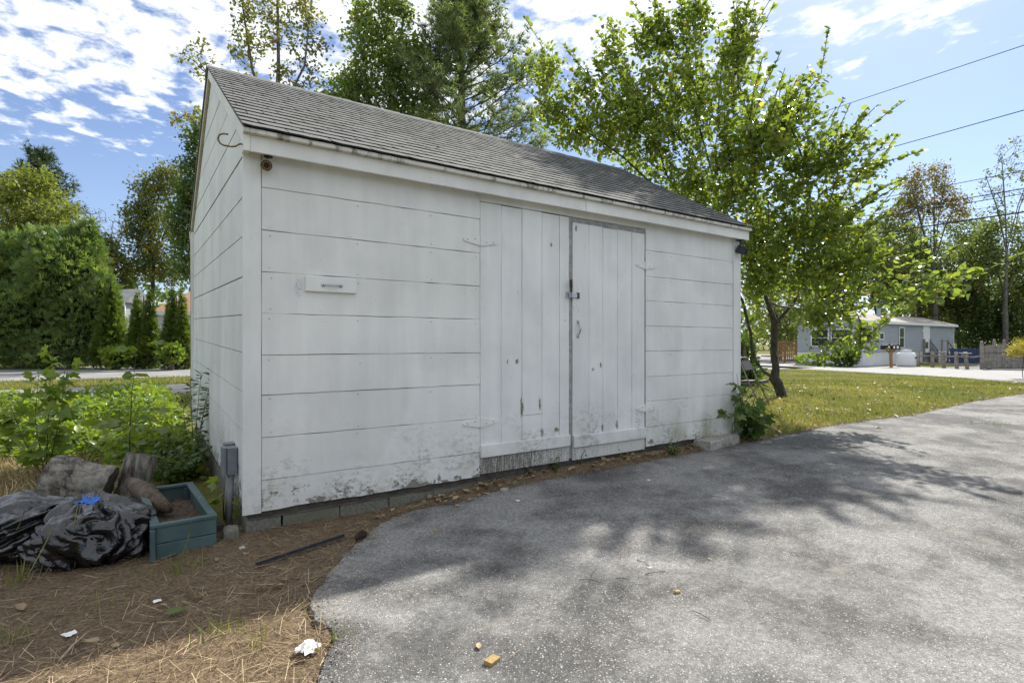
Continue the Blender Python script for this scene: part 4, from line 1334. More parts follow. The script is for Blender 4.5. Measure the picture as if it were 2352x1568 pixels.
trunks = [
 [w3(1800, 905, 12.2), w3(1786, 880, 12.15), w3(1778, 868, 12.1), w3(1782, 845, 12.05), w3(1777, 810, 12.0), w3(1779, 742, 11.8), w3(1762, 690, 11.6), w3(1725, 600, 11.2), w3(1650, 450, 10.8), w3(1600, 270, 10.4), w3(1585, 130, 10.2)],
 [w3(1778, 868, 12.1), w3(1753, 852, 12.0), w3(1737, 830, 11.9), w3(1727, 805, 11.8), w3(1724, 765, 11.7), w3(1705, 690, 11.4), w3(1630, 560, 11.1), w3(1530, 400, 10.8), w3(1480, 230, 10.6)],
 [w3(1779, 742, 11.8), w3(1820, 700, 11.0), w3(1850, 640, 10.2), w3(1870, 520, 9.4), w3(1850, 380, 9.0), w3(1800, 250, 9.1)],
 [w3(1770, 700, 11.7), w3(1850, 712, 10.0), w3(1932, 715, 8.8), w3(2010, 700, 8.0), w3(2080, 672, 7.3)],
 [w3(1735, 600, 11.2), w3(1735, 430, 9.8), w3(1720, 300, 9.0), w3(1690, 150, 9.3)],
 [w3(1705, 690, 11.4), w3(1560, 480, 11.0), w3(1430, 360, 10.8), w3(1330, 290, 10.6)],
]
P, par, paths, ntr = skeleton(trunks, T, rng, up=0.10, seg=0.35, zmin=1.6, climb=0.7, wob=0.05)
r = branch_radii(par, len(P), 0.0036, 0.36, 0.11)
b0 = G(1800, 905)
apple = thing('apple_tree', 'leafy crooked apple tree with forked dark trunk growing beside the shed', 'tree', tuple(b0))
off = np.array(apple.location)
P[0, 2] = min(P[0, 2], b0.z - 0.1)
tubes('trunk', P - off, par, r, BARK['dark'], apple, 7)
pos, outd, ups = twig_leaves(rng, P, paths, 18, 0.10, 0.95, 0.15)
# upright water sprouts set with leaves
tipn = np.array([p[-1] for p in paths])
cc = P[tipn].mean(0)
sh = rng.choice(tipn, 300, replace=False)
sp_, sd_, su_ = [], [], []
SP = []; Spar = []
for q_ in sh:
    p0 = P[q_]; rad = p0 - cc; hfac = np.clip((p0[2] - 2.0) / 5.0, 0.15, 1.0)
    dd_ = nrm(np.array((rad[0] * 0.10, rad[1] * 0.10, 0.35 + 0.75 * hfac)) + nrm(np.array((rad[0], rad[1], 0.01))) * (0.55 - 0.3 * hfac) + rng.normal(0, .16, 3))
    L = rng.uniform(0.4, 1.0)
    k = int(L / 0.026); u_ = np.sort(rng.random(k)) * L
    bend = rng.normal(0, .10, 3)
    pts = p0 + dd_ * u_[:, None] + bend * (u_[:, None] / L) ** 2 * L
    a_ = rng.uniform(0, 6.28, k)
    sp_.append(pts); sd_.append(np.stack([np.cos(a_), np.sin(a_), rng.uniform(-.5, .5, k)], -1) + dd_ * 0.7); su_.append(rng.normal(size=(k, 3)) * .6 + np.array((0, 0, .9)))
    i0 = len(SP); SP += [p0, p0 + dd_ * L * .5 + bend * .25 * L, p0 + dd_ * L + bend * L]; Spar += [-1, i0, i0 + 1]
pos = np.concatenate([pos] + sp_); outd = np.concatenate([outd] + sd_); ups = np.concatenate([ups] + su_)
tubes('shoots', np.array(SP) - off, np.array(Spar), np.full(len(SP), 0.006), BARK['dark'], apple, 4)['kind'] = 'stuff'
clump = np.array([mnoise.noise(Vector(p) * 0.9) for p in pos]) * 0.30
tone = np.clip(rng.beta(2, 2.2, len(pos)) + clump, 0, 0.955)
tone = np.where(rng.random(len(pos)) < 0.012, 0.999, np.minimum(tone, 0.985))
leaves('crown', pos - off, outd, ups, 0.088 * rng.uniform(0.5, 1.35, len(pos)), 'oval', LM['apple'], apple, tone, rng.uniform(0.85, 1.2, len(pos)))

# ---- trees behind the shed
tree('sparse_tree', 'tall thin-leaved yellowing tree rising behind the shed ridge end', 635, 20,
     [(640, 40, 75, 170, 2.2), (560, 70, 32, 130, 1.0), (715, 60, 38, 120, 0.9), (455, 135, 38, 40, 0.4), (425, 265, 34, 28, 0.28), (640, -190, 80, 90, 1), (690, 190, 50, 40, 0.4), (540, -60, 40, 60, .4)],
     42, 15, 0.15, 'sparse', 'grey', 0.16, 31, 'simple', spread=0.14, zmin=2.0, rtip=0.009, up=0.05, climb=0.5,
     trunk=[[V3(W(640, 0, 20)) * np.array((1, 1, 0)), w3(632, 300, 20), w3(640, 150, 20), w3(636, -100, 20), w3(640, -230, 20)],
            [w3(632, 330, 20), w3(580, 160, 20), w3(555, 0, 20.3), w3(548, -60, 20.3)], [w3(634, 280, 20), w3(700, 150, 19.6), w3(715, 0, 19.6)],
            [w3(630, 360, 20), w3(500, 210, 20), w3(452, 130, 20)], [w3(628, 400, 20), w3(490, 330, 20), w3(430, 262, 20)]])
tree('ash_tree', 'full green broadleaf tree standing left of the pine behind the shed', 868, 23,
     [(850, 120, 70, 85, 1.6), (830, 30, 26, 45, 0.5), (885, 20, 30, 48, 0.6), (930, 25, 22, 40, 0.35), (905, 120, 60, 70, 1.2), (800, 205, 60, 55, 1), (870, 230, 90, 50, 1.4), (950, 200, 55, 60, 0.9), (770, 245, 30, 30, .3), (965, 110, 22, 40, .25)],
     46, 26, 0.19, 'oak', 'grey', 0.2, 32, 'simple', spread=0.22, zmin=2.5, tone_h=0)
tree('broadleaf_tree', 'low dark broadleaf tree between the green tree and the pine', 965, 27,
     [(960, 290, 80, 55, 1.4), (890, 300, 60, 40, 0.8)], 46, 24, 0.2, 'deep', 'dark', 0.15, 33, spread=0.2)

def pine(name, label, bx, by_top, depth, half_px, base_py, seed, lm='pine', n_whorl=18, tuft=0.34, per=4, cut=1.0, bark='dark', group=None, sparse=1.0):
    rng = np.random.default_rng(seed)
    b = W(bx, HOR, depth); base = np.array((b.x, b.y, 0.0))
    H = W(bx, by_top, depth).z; z0 = max(1.0, W(bx, base_py, depth).z); R = half_px * depth / FPX
    P = []; par = []
    nt = 26
    for i in range(nt + 1):
        P.append(base + np.array((rng.normal(0, .03), rng.normal(0, .03), H * i / nt - (0.1 if i == 0 else 0)))); par.append(i - 1)
    tips = []; dirs = []
    for wi in range(n_whorl):
        f = (wi + rng.uniform(0, .6)) / n_whorl
        z = z0 + (H - z0) * f
        ti = int(np.clip(round(z / H * nt), 1, nt - 1))
        L = R * (1.02 - f) ** 0.75 * (0.55 + 0.45 * min(1, f / 0.12))
        nb = rng.integers(4, 7)
        a0 = rng.uniform(0, 6.28)
        for k in range(nb):
            if rng.random() > sparse: continue
            a = a0 + 6.283 * k / nb + rng.normal(0, .25); l = L * rng.uniform(0.55, 1.15) + 0.3
            el = 0.10 + 0.55 * f + rng.normal(0, .1)
            d = np.array((math.cos(a) * math.cos(el), math.sin(a) * math.cos(el), math.sin(el)))
            side = np.array((-math.sin(a), math.cos(a), 0))
            prev = ti; nseg = 6
            p0 = np.array((P[ti][0], P[ti][1], z))
            for j in range(1, nseg + 1):
                u = j / nseg
                p = p0 + d * l * u + np.array((0, 0, 0.16 * l * u * u)) + rng.normal(0, .03, 3)
                P.append(p); par.append(prev); prev = len(P) - 1
                if u > 0.25:
                    for s in (-1, 1):
                        if rng.random() < 0.85:
                            q2 = p + (side * s * 0.8 + d * 0.7 + np.array((0, 0, .25))) * l * 0.22 * rng.uniform(.5, 1.3) * (1.2 - 0.5 * u)
                            P.append(q2); par.append(prev); tips.append(q2); dirs.append(nrm(q2 - p))
                            tips.append((q2 + p) / 2); dirs.append(nrm(q2 - p))
            tips.append(p); dirs.append(d)
    P.append(base + np.array((0, 0, H + 0.2))); par.append(nt); tips.append(P[-1]); dirs.append(np.array((0, 0, 1.0)))
    P = np.array(P); par = np.array(par)
    r = branch_radii(par, len(P), 0.011, 0.42, 0.22)
    root = thing(name, label, 'tree', tuple(base), group=group); off = base
    tubes('trunk', P - off, par, r, BARK[bark], root, 5)
    tips = np.array(tips); dirs = np.array(dirs)
    pos = np.repeat(tips, per, 0) + rng.normal(0, tuft * 0.45, (len(tips) * per, 3))
    dr = nrm(np.repeat(dirs, per, 0) + rng.normal(0, .45, pos.shape) + np.array((0, 0, .35)))
    tone = np.clip(rng.beta(2, 2, len(pos)) + 0.35 * np.array([mnoise.noise(Vector(q_) * 0.7) for q_ in pos]), 0, 1)
    leaves('crown', pos - off, dr, rng.normal(size=pos.shape), tuft * rng.uniform(.7, 1.2, len(pos)), 'tuft', LM[lm], root, tone)
    return root
pine('pine_tree', 'tall white pine with long spreading limbs right behind the shed roof', 1062, 5, 24, 205, 390, 41, 'pine', 15, 0.36, 4)
pine('pine_tree', 'dark narrow pine poking out above the yellow-green tree', 92, 362, 50, 130, 700, 42, 'pine_dark', 13, 0.6, 3)

# ---- left background
tree('maple_tree', 'large yellow-green maple above the cedar hedge by the road', 60, 38,
     [(60, 470, 95, 75, 2.2), (20, 430, 60, 45, 1), (120, 520, 75, 60, 1.4), (40, 560, 110, 60, 1.5), (170, 590, 60, 40, .7), (90, 415, 40, 25, .4)],
     55, 30, 0.27, 'yellowgreen', 'grey', 0.25, 51, spread=0.30, group=None)
tree('young_tree', 'thin green tree in the gap between cedar hedge and shed', 235, 44,
     [(225, 575, 55, 38, 1), (255, 610, 55, 35, .9), (215, 640, 60, 40, .8), (275, 655, 40, 30, .5)], 75, 26, 0.28, 'mixed', 'dark', 0.12, 52, spread=0.3)
tree('bare_tree', 'nearly leafless tree with fine grey twigs between the left trees', 250, 52,
     [(245, 530, 55, 45, 1), (215, 500, 30, 25, .4)], 90, 1.2, 0.18, 'mixed', 'grey', 0.12, 53, rtip=0.018)
tree('tall_tree', 'loose olive and rust tinted tree beyond the tan roofed house', 350, 46,
     [(350, 455, 50, 55, 1), (385, 415, 40, 35, .7), (320, 510, 45, 45, .8), (375, 540, 60, 60, 1.2), (330, 600, 45, 45, .8), (400, 620, 45, 40, .7)],
     80, 26, 0.27, 'mixed', 'dark', 0.16, 54, spread=0.30)
tree('tall_tree', 'dark green tree half hidden behind the shed gable', 462, 30,
     [(450, 420, 48, 75, 1.4), (425, 500, 40, 70, 1.2), (455, 310, 30, 45, .6), (440, 600, 45, 60, 1), (500, 420, 60, 100, 1)],
     85, 28, 0.19, 'deep', 'dark', 0.14, 55, spread=0.2)

def shell(name, label, blobs, nspray, size, lm, seed, base, group=None, upw=0.5, cat='tree', tpl='fan', inner=True):
    """evergreen with sprays over the outer skin of a union of blobs; blobs: (center, radii)"""
    rng = np.random.default_rng(seed)
    root = thing(name, label, cat, tuple(base), group=group); off = np.array(base, float)
    ar = np.array([b[1][0] * b[1][2] for b in blobs]); ar = ar / ar.sum()
    pos = []; nr = []
    for (c, rad), a in zip(blobs, ar):
        n = int(nspray * a)
        v = nrm(rng.normal(size=(n, 3))); k = rng.uniform(0.72, 1.13, (n, 1))
        lump = np.array([1 + 0.30 * mnoise.noise(Vector(q_) * 2.6 + Vector(c)) + 0.12 * mnoise.noise(Vector(q_) * 6.5 + Vector(c)) for q_ in v])[:, None]
        p = np.array(c) + v * np.array(rad) * k * lump
        pos.append(p); nr.append(nrm(v / np.array(rad)))
    pos = np.concatenate(pos); nr = np.concatenate(nr)
    keep = pos[:, 2] > 0.05
    for (c, rad) in blobs:
        keep &= np.sum(((pos - np.array(c)) / (np.array(rad) * 0.70)) ** 2, 1) > 1
    pos = pos[keep]; nr = nr[keep]
    d = nrm(nr * 0.9 + np.array((0, 0, upw)) + rng.normal(0, .35, pos.shape))
    tone = np.clip(rng.beta(2, 2, len(pos)) * 0.8 + 0.1 + 0.4 * np.array([mnoise.noise(Vector(q_) * 1.4) for q_ in pos]), 0, 1)
    leaves('crown', pos - off, d, nrm(rng.normal(size=pos.shape)), size * rng.uniform(.6, 1.2, len(pos)), tpl, LM[lm], root, tone)
    H = max(c[2] + rad[2] for c, rad in blobs)
    MB().tube([(0, 0, -0.1), (0, 0, H * 0.5), (0, 0, H * 0.9)], [0.12, 0.09, 0.02], 7).build('trunk', BARK['brown'], root)
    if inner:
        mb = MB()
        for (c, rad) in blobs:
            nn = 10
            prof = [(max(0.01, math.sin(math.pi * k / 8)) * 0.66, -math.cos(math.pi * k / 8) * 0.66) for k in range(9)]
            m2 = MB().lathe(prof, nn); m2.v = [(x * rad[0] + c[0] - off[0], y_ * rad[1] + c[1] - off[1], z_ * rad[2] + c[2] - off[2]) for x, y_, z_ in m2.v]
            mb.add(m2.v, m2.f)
        mb.build('inner_shade_core', INNER_SHADE, root)
    return root
INNER_SHADE = simple('painted_inner_shade', (0.020, 0.024, 0.012), 1.0, var=0.4, scale=3, spec=0.05)  # near-black solid core; the crown's inner shade is put into its colour
def cone_blobs(px, py_top, py_bot, half, depth, n=6):
    k = depth / FPX; out = []
    zt = (HOR - py_top) * k + CAMZ; zb = 0.15
    c = W(px, HOR, depth)
    for i in range(n):
        f = i / (n - 1)
        z = zb + (zt - zb) * (0.16 + 0.72 * f); rr = half * k * (0.92 - 0.84 * f ** 0.95)
        out.append(((c.x, c.y, z), (rr, rr, (zt - zb) * (0.19 - 0.05 * f))))
    return out
def ell(px, py, rx, ry, depth):
    k = depth / FPX; c = W(px, py, depth)
    return ((c.x, c.y, c.z), (rx * k, rx * k, ry * k))
gb = lambda px, d: (W(px, HOR, d).x, W(px, HOR, d).y, 0)
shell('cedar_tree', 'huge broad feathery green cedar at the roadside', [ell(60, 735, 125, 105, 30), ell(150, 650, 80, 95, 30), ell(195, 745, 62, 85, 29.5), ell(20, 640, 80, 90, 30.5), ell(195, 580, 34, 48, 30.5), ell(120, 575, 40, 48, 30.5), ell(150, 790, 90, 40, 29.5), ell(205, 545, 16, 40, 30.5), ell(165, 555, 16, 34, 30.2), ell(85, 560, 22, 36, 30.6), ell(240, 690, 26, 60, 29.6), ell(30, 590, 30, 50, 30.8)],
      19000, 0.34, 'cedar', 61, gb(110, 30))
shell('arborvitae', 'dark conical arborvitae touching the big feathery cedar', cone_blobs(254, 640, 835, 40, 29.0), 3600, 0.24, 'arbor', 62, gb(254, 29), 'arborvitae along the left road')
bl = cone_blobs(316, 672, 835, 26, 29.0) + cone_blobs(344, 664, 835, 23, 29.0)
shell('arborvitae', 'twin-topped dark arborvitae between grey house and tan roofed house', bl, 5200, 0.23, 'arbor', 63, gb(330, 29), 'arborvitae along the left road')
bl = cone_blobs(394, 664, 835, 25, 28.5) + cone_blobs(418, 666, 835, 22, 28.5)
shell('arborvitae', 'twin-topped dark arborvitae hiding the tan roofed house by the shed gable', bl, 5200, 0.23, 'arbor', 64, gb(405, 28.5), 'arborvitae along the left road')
shell('roadside_bush', 'low leafy green bush under the cedar at the left road edge', [ell(270, 818, 26, 20, 28)], 500, 0.25, 'weed', 65, gb(270, 28), cat='bush', tpl='oval')
shell('roadside_bush', 'small round bush in front of the twin arborvitae by the shed gable', [ell(395, 812, 20, 18, 27.5)], 380, 0.22, 'weed', 66, gb(395, 27.5), cat='bush', tpl='oval')

# ---- right background
tree('maple_tree', 'russet topped maple rising over the grey mobile home', 2152, 47,
     [(2130, 430, 62, 62, 1.8), (2085, 480, 45, 40, .7), (2180, 480, 45, 45, .8)], 60, 24, 0.24, 'brown', 'grey', 0.18, 71, spread=0.26, zmin=3, rtip=0.012)
tree('tall_tree', 'pale green tree with thin bare limbs below the russet maple crown', 2110, 49,
     [(2090, 560, 75, 55, 1.3), (2150, 600, 75, 60, 1.3), (2040, 510, 45, 35, .6)], 80, 24, 0.26, 'pale', 'grey', 0.22, 72, spread=0.3)
tree('bare_tree', 'half bare tree with long bare grey leaders at the wires', 2312, 43,
     [(2305, 410, 55, 85, 1.6), (2345, 380, 50, 90, 1.2), (2270, 470, 40, 50, .6)], 60, 3.0, 0.22, 'mixed', 'grey', 0.10, 73, rtip=0.010, up=-0.05, spread=.15)
tree('tall_tree', 'light green tree under the half bare one at the grey fence', 2310, 45,
     [(2310, 560, 70, 75, 1.6), (2250, 590, 50, 60, .9), (2345, 640, 50, 60, .9)], 85, 28, 0.25, 'pale', 'grey', 0.22, 74, spread=.3)
tree('broadleaf_tree', 'dense dark tree directly behind the mobile home roof', 2015, 46,
     [(2000, 620, 85, 60, 1.5), (1950, 560, 60, 50, 1), (2060, 660, 70, 50, 1.1), (1940, 660, 60, 50, .9)], 85, 30, 0.26, 'mixed', 'dark', 0.11, 75, spread=.3)
tree('broadleaf_tree', 'dark tree with pale trunk beside the mobile home end wall', 2205, 48,
     [(2195, 650, 65, 60, 1.3), (2215, 710, 60, 45, 1), (2150, 690, 50, 40, .8)], 85, 30, 0.26, 'mixed', 'grey', 0.16, 76, spread=.3)
tree('broadleaf_tree', 'dark leafy tree above the blue fence', 2255, 47,
     [(2260, 720, 60, 50, 1.2), (2300, 745, 50, 40, .9), (2235, 770, 45, 28, .6)], 85, 30, 0.25, 'deep', 'dark', 0.16, 77, spread=.28)
tree('broadleaf_tree', 'green tree behind the weathered grey picket fence', 2345, 46,
     [(2340, 720, 60, 60, 1.3), (2380, 640, 70, 80, 1.4), (2330, 760, 50, 35, .7)], 85, 28, 0.26, 'pale', 'dark', 0.11, 78, spread=.3)
tree('broadleaf_tree', 'olive tree behind the apple tree and mobile home', 1900, 50,
     [(1890, 560, 70, 60, 1), (1880, 650, 80, 60, 1.2), (1930, 480, 45, 35, .5)], 80, 26, 0.28, 'mixed', 'grey', 0.2, 79, spread=.3)
tree('broadleaf_tree', 'green tree behind the wooden deck beyond the apple trunk', 1790, 44,
     [(1780, 700, 80, 60, 1.3), (1740, 650, 70, 60, 1.2), (1830, 720, 60, 50, .9), (1790, 770, 70, 30, .6)], 50, 26, 0.26, 'yellowgreen', 'dark', 0.18, 80, spread=.3)
tree('broadleaf_tree', 'mid green tree filling the gap between russet maple and half bare tree', 2235, 52,
     [(2230, 600, 70, 60, 1.4), (2215, 530, 50, 40, .7), (2270, 670, 60, 50, 1), (2180, 740, 60, 40, .8)], 80, 28, 0.28, 'pale', 'dark', 0.12, 86, spread=.3)
tree('broadleaf_tree', 'tall olive tree behind the mobile home roof vent', 2070, 53,
     [(2060, 590, 75, 60, 1.4), (2100, 680, 80, 50, 1.2), (2010, 540, 50, 45, .8), (2140, 740, 60, 40, .7)], 80, 28, 0.28, 'mixed', 'dark', 0.12, 87, spread=.3)
# golden shrub at the fence
tree('golden_shrub', 'golden yellow feathery shrub in front of the grey fence', 2350, 21.5,
     [(2345, 800, 34, 12, 1), (2330, 808, 22, 8, .5), (2370, 790, 40, 18, 1)], 55, 16, 0.10, 'goldshrub', 'dark', 0.012, 81, 'narrow', spread=.07, zmin=0.2, seg=0.2, rtip=0.003)['category'] = 'shrub'
shell('corner_bush', 'round dark green bush at the mobile home corner', [ell(1940, 815, 22, 24, 31.5), ell(1952, 822, 14, 16, 31.2)], 520, 0.24, 'weed_dark', 82, gb(1942, 31.5), cat='bush', tpl='oval')
shell('garden_plants', 'low pale hosta-like plants along the mobile home skirt', [ell(1862, 826, 30, 9, 33), ell(1900, 829, 26, 8, 32.3)], 420, 0.22, 'weed', 83, gb(1880, 32.6), cat='plant', tpl='oval', inner=False)
shell('shade_bush', 'shaded leafy bush behind the folding chair', [ell(1716, 862, 30, 28, 15.5), ell(1700, 815, 30, 45, 16)], 1100, 0.13, 'weed_dark', 84, gb(1710, 15.6), cat='bush', tpl='oval')

# far woods closing the horizon on every side
def far_woods():
    rng = np.random.default_rng(90)
    n = 15000
    a = rng.uniform(0, 2 * np.pi, n)
    rr = 95 + 22 * np.sin(a * 3 + 1) * 0.5 + rng.uniform(0, 26, n)
    hmax = 7.5 + 2.5 * np.sin(a * 9) + 2.0 * np.sin(a * 23 + 2) + 1.5 * np.sin(a * 57)
    z = hmax * rng.random(n) ** 0.8
    pos = np.stack([CAM.x + rr * np.cos(a), CAM.y + rr * np.sin(a), z], -1)
    tone = np.clip(rng.beta(2, 2, n), 0, 1)
    o = leaves('far_woods', pos, nrm(rng.normal(size=(n, 3)) + np.array((0, 0, .4))), rng.normal(size=(n, 3)), rng.uniform(1.3, 2.6, n), 'clump', LM['deep'], None, tone)
    kind(o, 'stuff'); o['label'] = 'distant belt of dark woods on the horizon'; o['category'] = 'woods'
far_woods()
# ================================================================== BUILDINGS AND STREET THINGS
def siding_material(name, c, lap=0.11):
    m, t, b = material(name)
    co = coords(t)
    n1 = t.noise(co, 1.5, 3.0)
    t.put(b.inputs['Base Color'], t.mix(t.ss(n1, 0.3, 0.7), tuple(v * 0.9 for v in c), c))
    b.inputs['Roughness'].default_value = 0.6
    return m
M['vinyl_grey'] = siding_material('grey_vinyl_siding', (0.36, 0.385, 0.41))
M['vinyl_white'] = siding_material('white_vinyl', (0.72, 0.74, 0.75))
M['white_trim'] = simple('white_trim_paint', (0.78, 0.79, 0.80), 0.5, var=0.06)
M['glass'] = simple('dark_window_glass', (0.035, 0.042, 0.048), 0.08, var=0.2, spec=0.8)
M['roof_taupe'] = simple('taupe_roof_shingle', (0.30, 0.265, 0.235), 0.95, var=0.15, scale=3, bump=0.4, bscale=20)
M['roof_grey'] = simple('grey_roof_shingle', (0.20, 0.21, 0.22), 0.95, var=0.2, scale=3, bump=0.4, bscale=20)
M['roof_tan'] = simple('tan_roof_shingle', (0.40, 0.245, 0.145), 0.95, var=0.12, scale=3, bump=0.4, bscale=20)
M['grey_wood'] = simple('weathered_grey_wood', (0.235, 0.215, 0.185), 0.9, var=0.3, scale=5, bump=0.5, bscale=25)
M['cedar_wood'] = simple('brown_stained_wood', (0.29, 0.165, 0.075), 0.8, var=0.2, scale=6)
M['blue_paint'] = simple('blue_fence_paint', (0.028, 0.050, 0.125), 0.7, var=0.2, scale=3)
M['galv'] = simple('galvanised_pipe', (0.34, 0.40, 0.46), 0.45, 0.4, 0.15)
M['tank_white'] = simple('white_tank_paint', (0.74, 0.76, 0.77), 0.4, var=0.08, scale=2)
M['mail_black'] = simple('black_mailbox_plastic', (0.012, 0.012, 0.013), 0.4, var=0.2)
M['wire'] = simple('black_cable', (0.02, 0.02, 0.022), 0.6, var=0.1)

def lap_wall(name, L, z0, z1, lap, mat, parent, axis='X', flip=1):
    """lapped siding standing on the local axis; outside faces -y (axis X) or -x (axis Y)"""
    n = max(1, int(round((z1 - z0) / lap))); lap = (z1 - z0) / n
    vs = []; fs = []
    for i in range(n):
        a = z0 + i * lap
        for (o, z) in ((-0.040, a), (-0.002, a + lap)):
            for s in (0, L):
                vs.append((s, o, z) if axis == 'X' else (o, s, z))
        k = i * 4
        fs.append((k, k + 1, k + 3, k + 2))
        if i: fs.append((k - 2, k - 1, k + 1, k))
    return MB().add(vs, fs).build(name, mat, parent)
def window(parent, x0, x1, z0, z1, plane='X', name='window', fr=0.06, bar=True):
    """framed window on the face y=0 (plane X) or x=0 (plane Y) of a building"""
    def bx(a0, a1, d0, d1, c0, c1):
        mb = MB()
        mb.box(a0, a1, d0, d1, c0, c1) if plane == 'X' else mb.box(d0, d1, a0, a1, c0, c1)
        return mb
    wo = bx(x0, x1, -0.052, -0.042, z0, z1).build(name, M['glass'], parent)
    for q in ((x0 - fr, x0, z0 - fr, z1 + fr), (x1, x1 + fr, z0 - fr, z1 + fr), (x0, x1, z0 - fr, z0), (x0, x1, z1, z1 + fr)) + (((x0, x1, (z0 + z1) / 2 - 0.02, (z0 + z1) / 2 + 0.02),) if bar else ()):
        bx(q[0], q[1], -0.075, -0.036, q[2], q[3]).build('window_frame', M['white_trim'], wo)
    return wo

# ---- grey mobile home on the right
hd = 33.0
h0 = W(1982, HOR, hd); h0.z = 0
home = thing('mobile_home', 'grey sided mobile home with low taupe roof across the right road', 'house', h0)
HL, HW, HZ = 14.5, 3.95, 2.72
mb = MB(); mb.box(0.02, HL - 0.02, 0.02, HW - 0.02, 0.0, HZ); mb.build('core_wall', M['vinyl_grey'], home)
lap_wall('siding', HL, 0.72, HZ, 0.15, M['vinyl_grey'], home, 'X')
lap_wall('siding', HW, 0.72, HZ, 0.15, M['vinyl_grey'], home, 'Y')
def skirt(axis, L):
    n = int(L / 0.24); mb = MB()
    for i in range(n):
        a = L * i / n; b_ = L * (i + 1) / n
        if axis == 'X': mb.box(a + 0.008, b_ - 0.008, -0.035, 0.0, 0.0, 0.68)
        else: mb.box(-0.035, 0.0, a + 0.008, b_ - 0.008, 0.0, 0.68)
    if axis == 'X': mb.box(0, L, -0.05, -0.036, 0.68, 0.75)
    else: mb.box(-0.05, -0.036, 0, L, 0.68, 0.75)
    return kind(mb.build('skirting_panels', M['vinyl_white'], home), 'stuff')
skirt('X', HL); skirt('Y', HW)
for (x, y) in ((-0.03, -0.03), (HL - 0.03, -0.03)):
    mb = MB(); mb.box(x, x + 0.08, y, y + 0.08, 0.0, HZ); mb.build('corner_trim', M['white_trim'], home)
# gable roof, ridge along x
rz = 0.62; oh = 0.22
vs = [(-oh, -oh, HZ), (HL + oh, -oh, HZ), (HL + oh, HW / 2, HZ + rz), (-oh, HW / 2, HZ + rz), (-oh, HW + oh, HZ), (HL + oh, HW + oh, HZ)]
vs2 = [(x, y, z - 0.09) for x, y, z in vs]
fs = [(0, 1, 2, 3), (3, 2, 5, 4), (6 + 3, 6 + 2, 6 + 1, 6), (6 + 4, 6 + 5, 6 + 2, 6 + 3), (1, 7, 8, 2), (2, 8, 11, 5), (3, 9, 6, 0), (4, 10, 9, 3)]
roof = MB().add(vs, fs).add([], []).build('roof', M['roof_taupe'], home) if False else None
mbr = MB(); mbr.add(vs + vs2, fs); roof = mbr.build('roof', M['roof_taupe'], home)
mb = MB(); mb.box(-oh, HL + oh, -oh - 0.02, -oh + 0.002, HZ - 0.15, HZ + 0.01); mb.build('fascia', M['white_trim'], roof)
mb = MB(); mb.box(-oh, HL + oh, -oh, 0.0, HZ - 0.15, HZ - 0.12); mb.build('soffit', M['white_trim'], roof)
vs, fs = extrude_x([(0, HZ - 0.02), (HW, HZ - 0.02), (HW / 2, HZ + rz - 0.1)], 0.0, 0.05); MB().add(vs, fs).build('gable', M['vinyl_grey'], home)
vs, fs = extrude_x([(0, HZ - 0.02), (HW, HZ - 0.02), (HW / 2, HZ + rz - 0.1)], HL - 0.05, HL); MB().add(vs, fs).build('gable', M['vinyl_grey'], home)
def onh(px, py, dy=0.0):
    p = FR(px, py, h0.y + dy); return p.x - h0.x, p.z
a, z1 = onh(2064, 753); b_, z0 = onh(2074, 797)
window(home, a, b_, z0, z1)
a, z1 = onh(2018.5, 765); b_, z0 = onh(2027, 778)
window(home, a, b_, z0, z1, bar=False)
window(home, 2.0 - 0.9, 2.0 - 0.3, 1.75, 2.35, bar=False)
a, z1 = onh(2120, 752); b_, z0 = onh(2131, 816)
mb = MB(); mb.box(a, b_, -0.06, -0.02, 0.74, z1); dr = mb.build('door', M['white_trim'], home)
mb = MB(); mb.box(a + 0.12, b_ - 0.12, -0.07, -0.062, 1.0, 1.45); mb.build('door_panel', M['glass'], dr)
mb = MB(); mb.box(a + 0.12, b_ - 0.12, -0.07, -0.062, 1.6, z1 - 0.12); mb.build('door_glass', M['vinyl_white'], dr)
for q in ((a - 0.12, a, 0.74, z1 + 0.12), (b_, b_ + 0.12, 0.74, z1 + 0.12), (a, b_, z1, z1 + 0.12)):
    mb = MB(); mb.box(q[0], q[1], -0.08, -0.02, q[2], q[3]); mb.build('door_frame', M['white_trim'], dr)
mb = MB(); mb.box(a - 0.30, a - 0.18, -0.12, -0.03, z1 - 0.35, z1 - 0.15); mb.build('porch_lamp', M['white_trim'], home)
DX = (a + b_) / 2
# end wall windows
for (y0, y1) in ((0.75, 1.75), (2.0, 3.0)):
    window(home, y0, y1, 1.2, 2.2, 'Y')
MB().lathe([(0.13, 2.75), (0.13, 3.75), (0.17, 3.78), (0.17, 3.95), (0.01, 4.0)], 12, (6.3, 1.7, 0)).build('flue_pipe', M['galv'], roof)
MB().lathe([(0.06, 2.75), (0.06, 3.36), (0.13, 3.40), (0.13, 3.50), (0.01, 3.52)], 10, (8.0, 1.75, 0)).build('vent_pipe', M['white_trim'], roof)

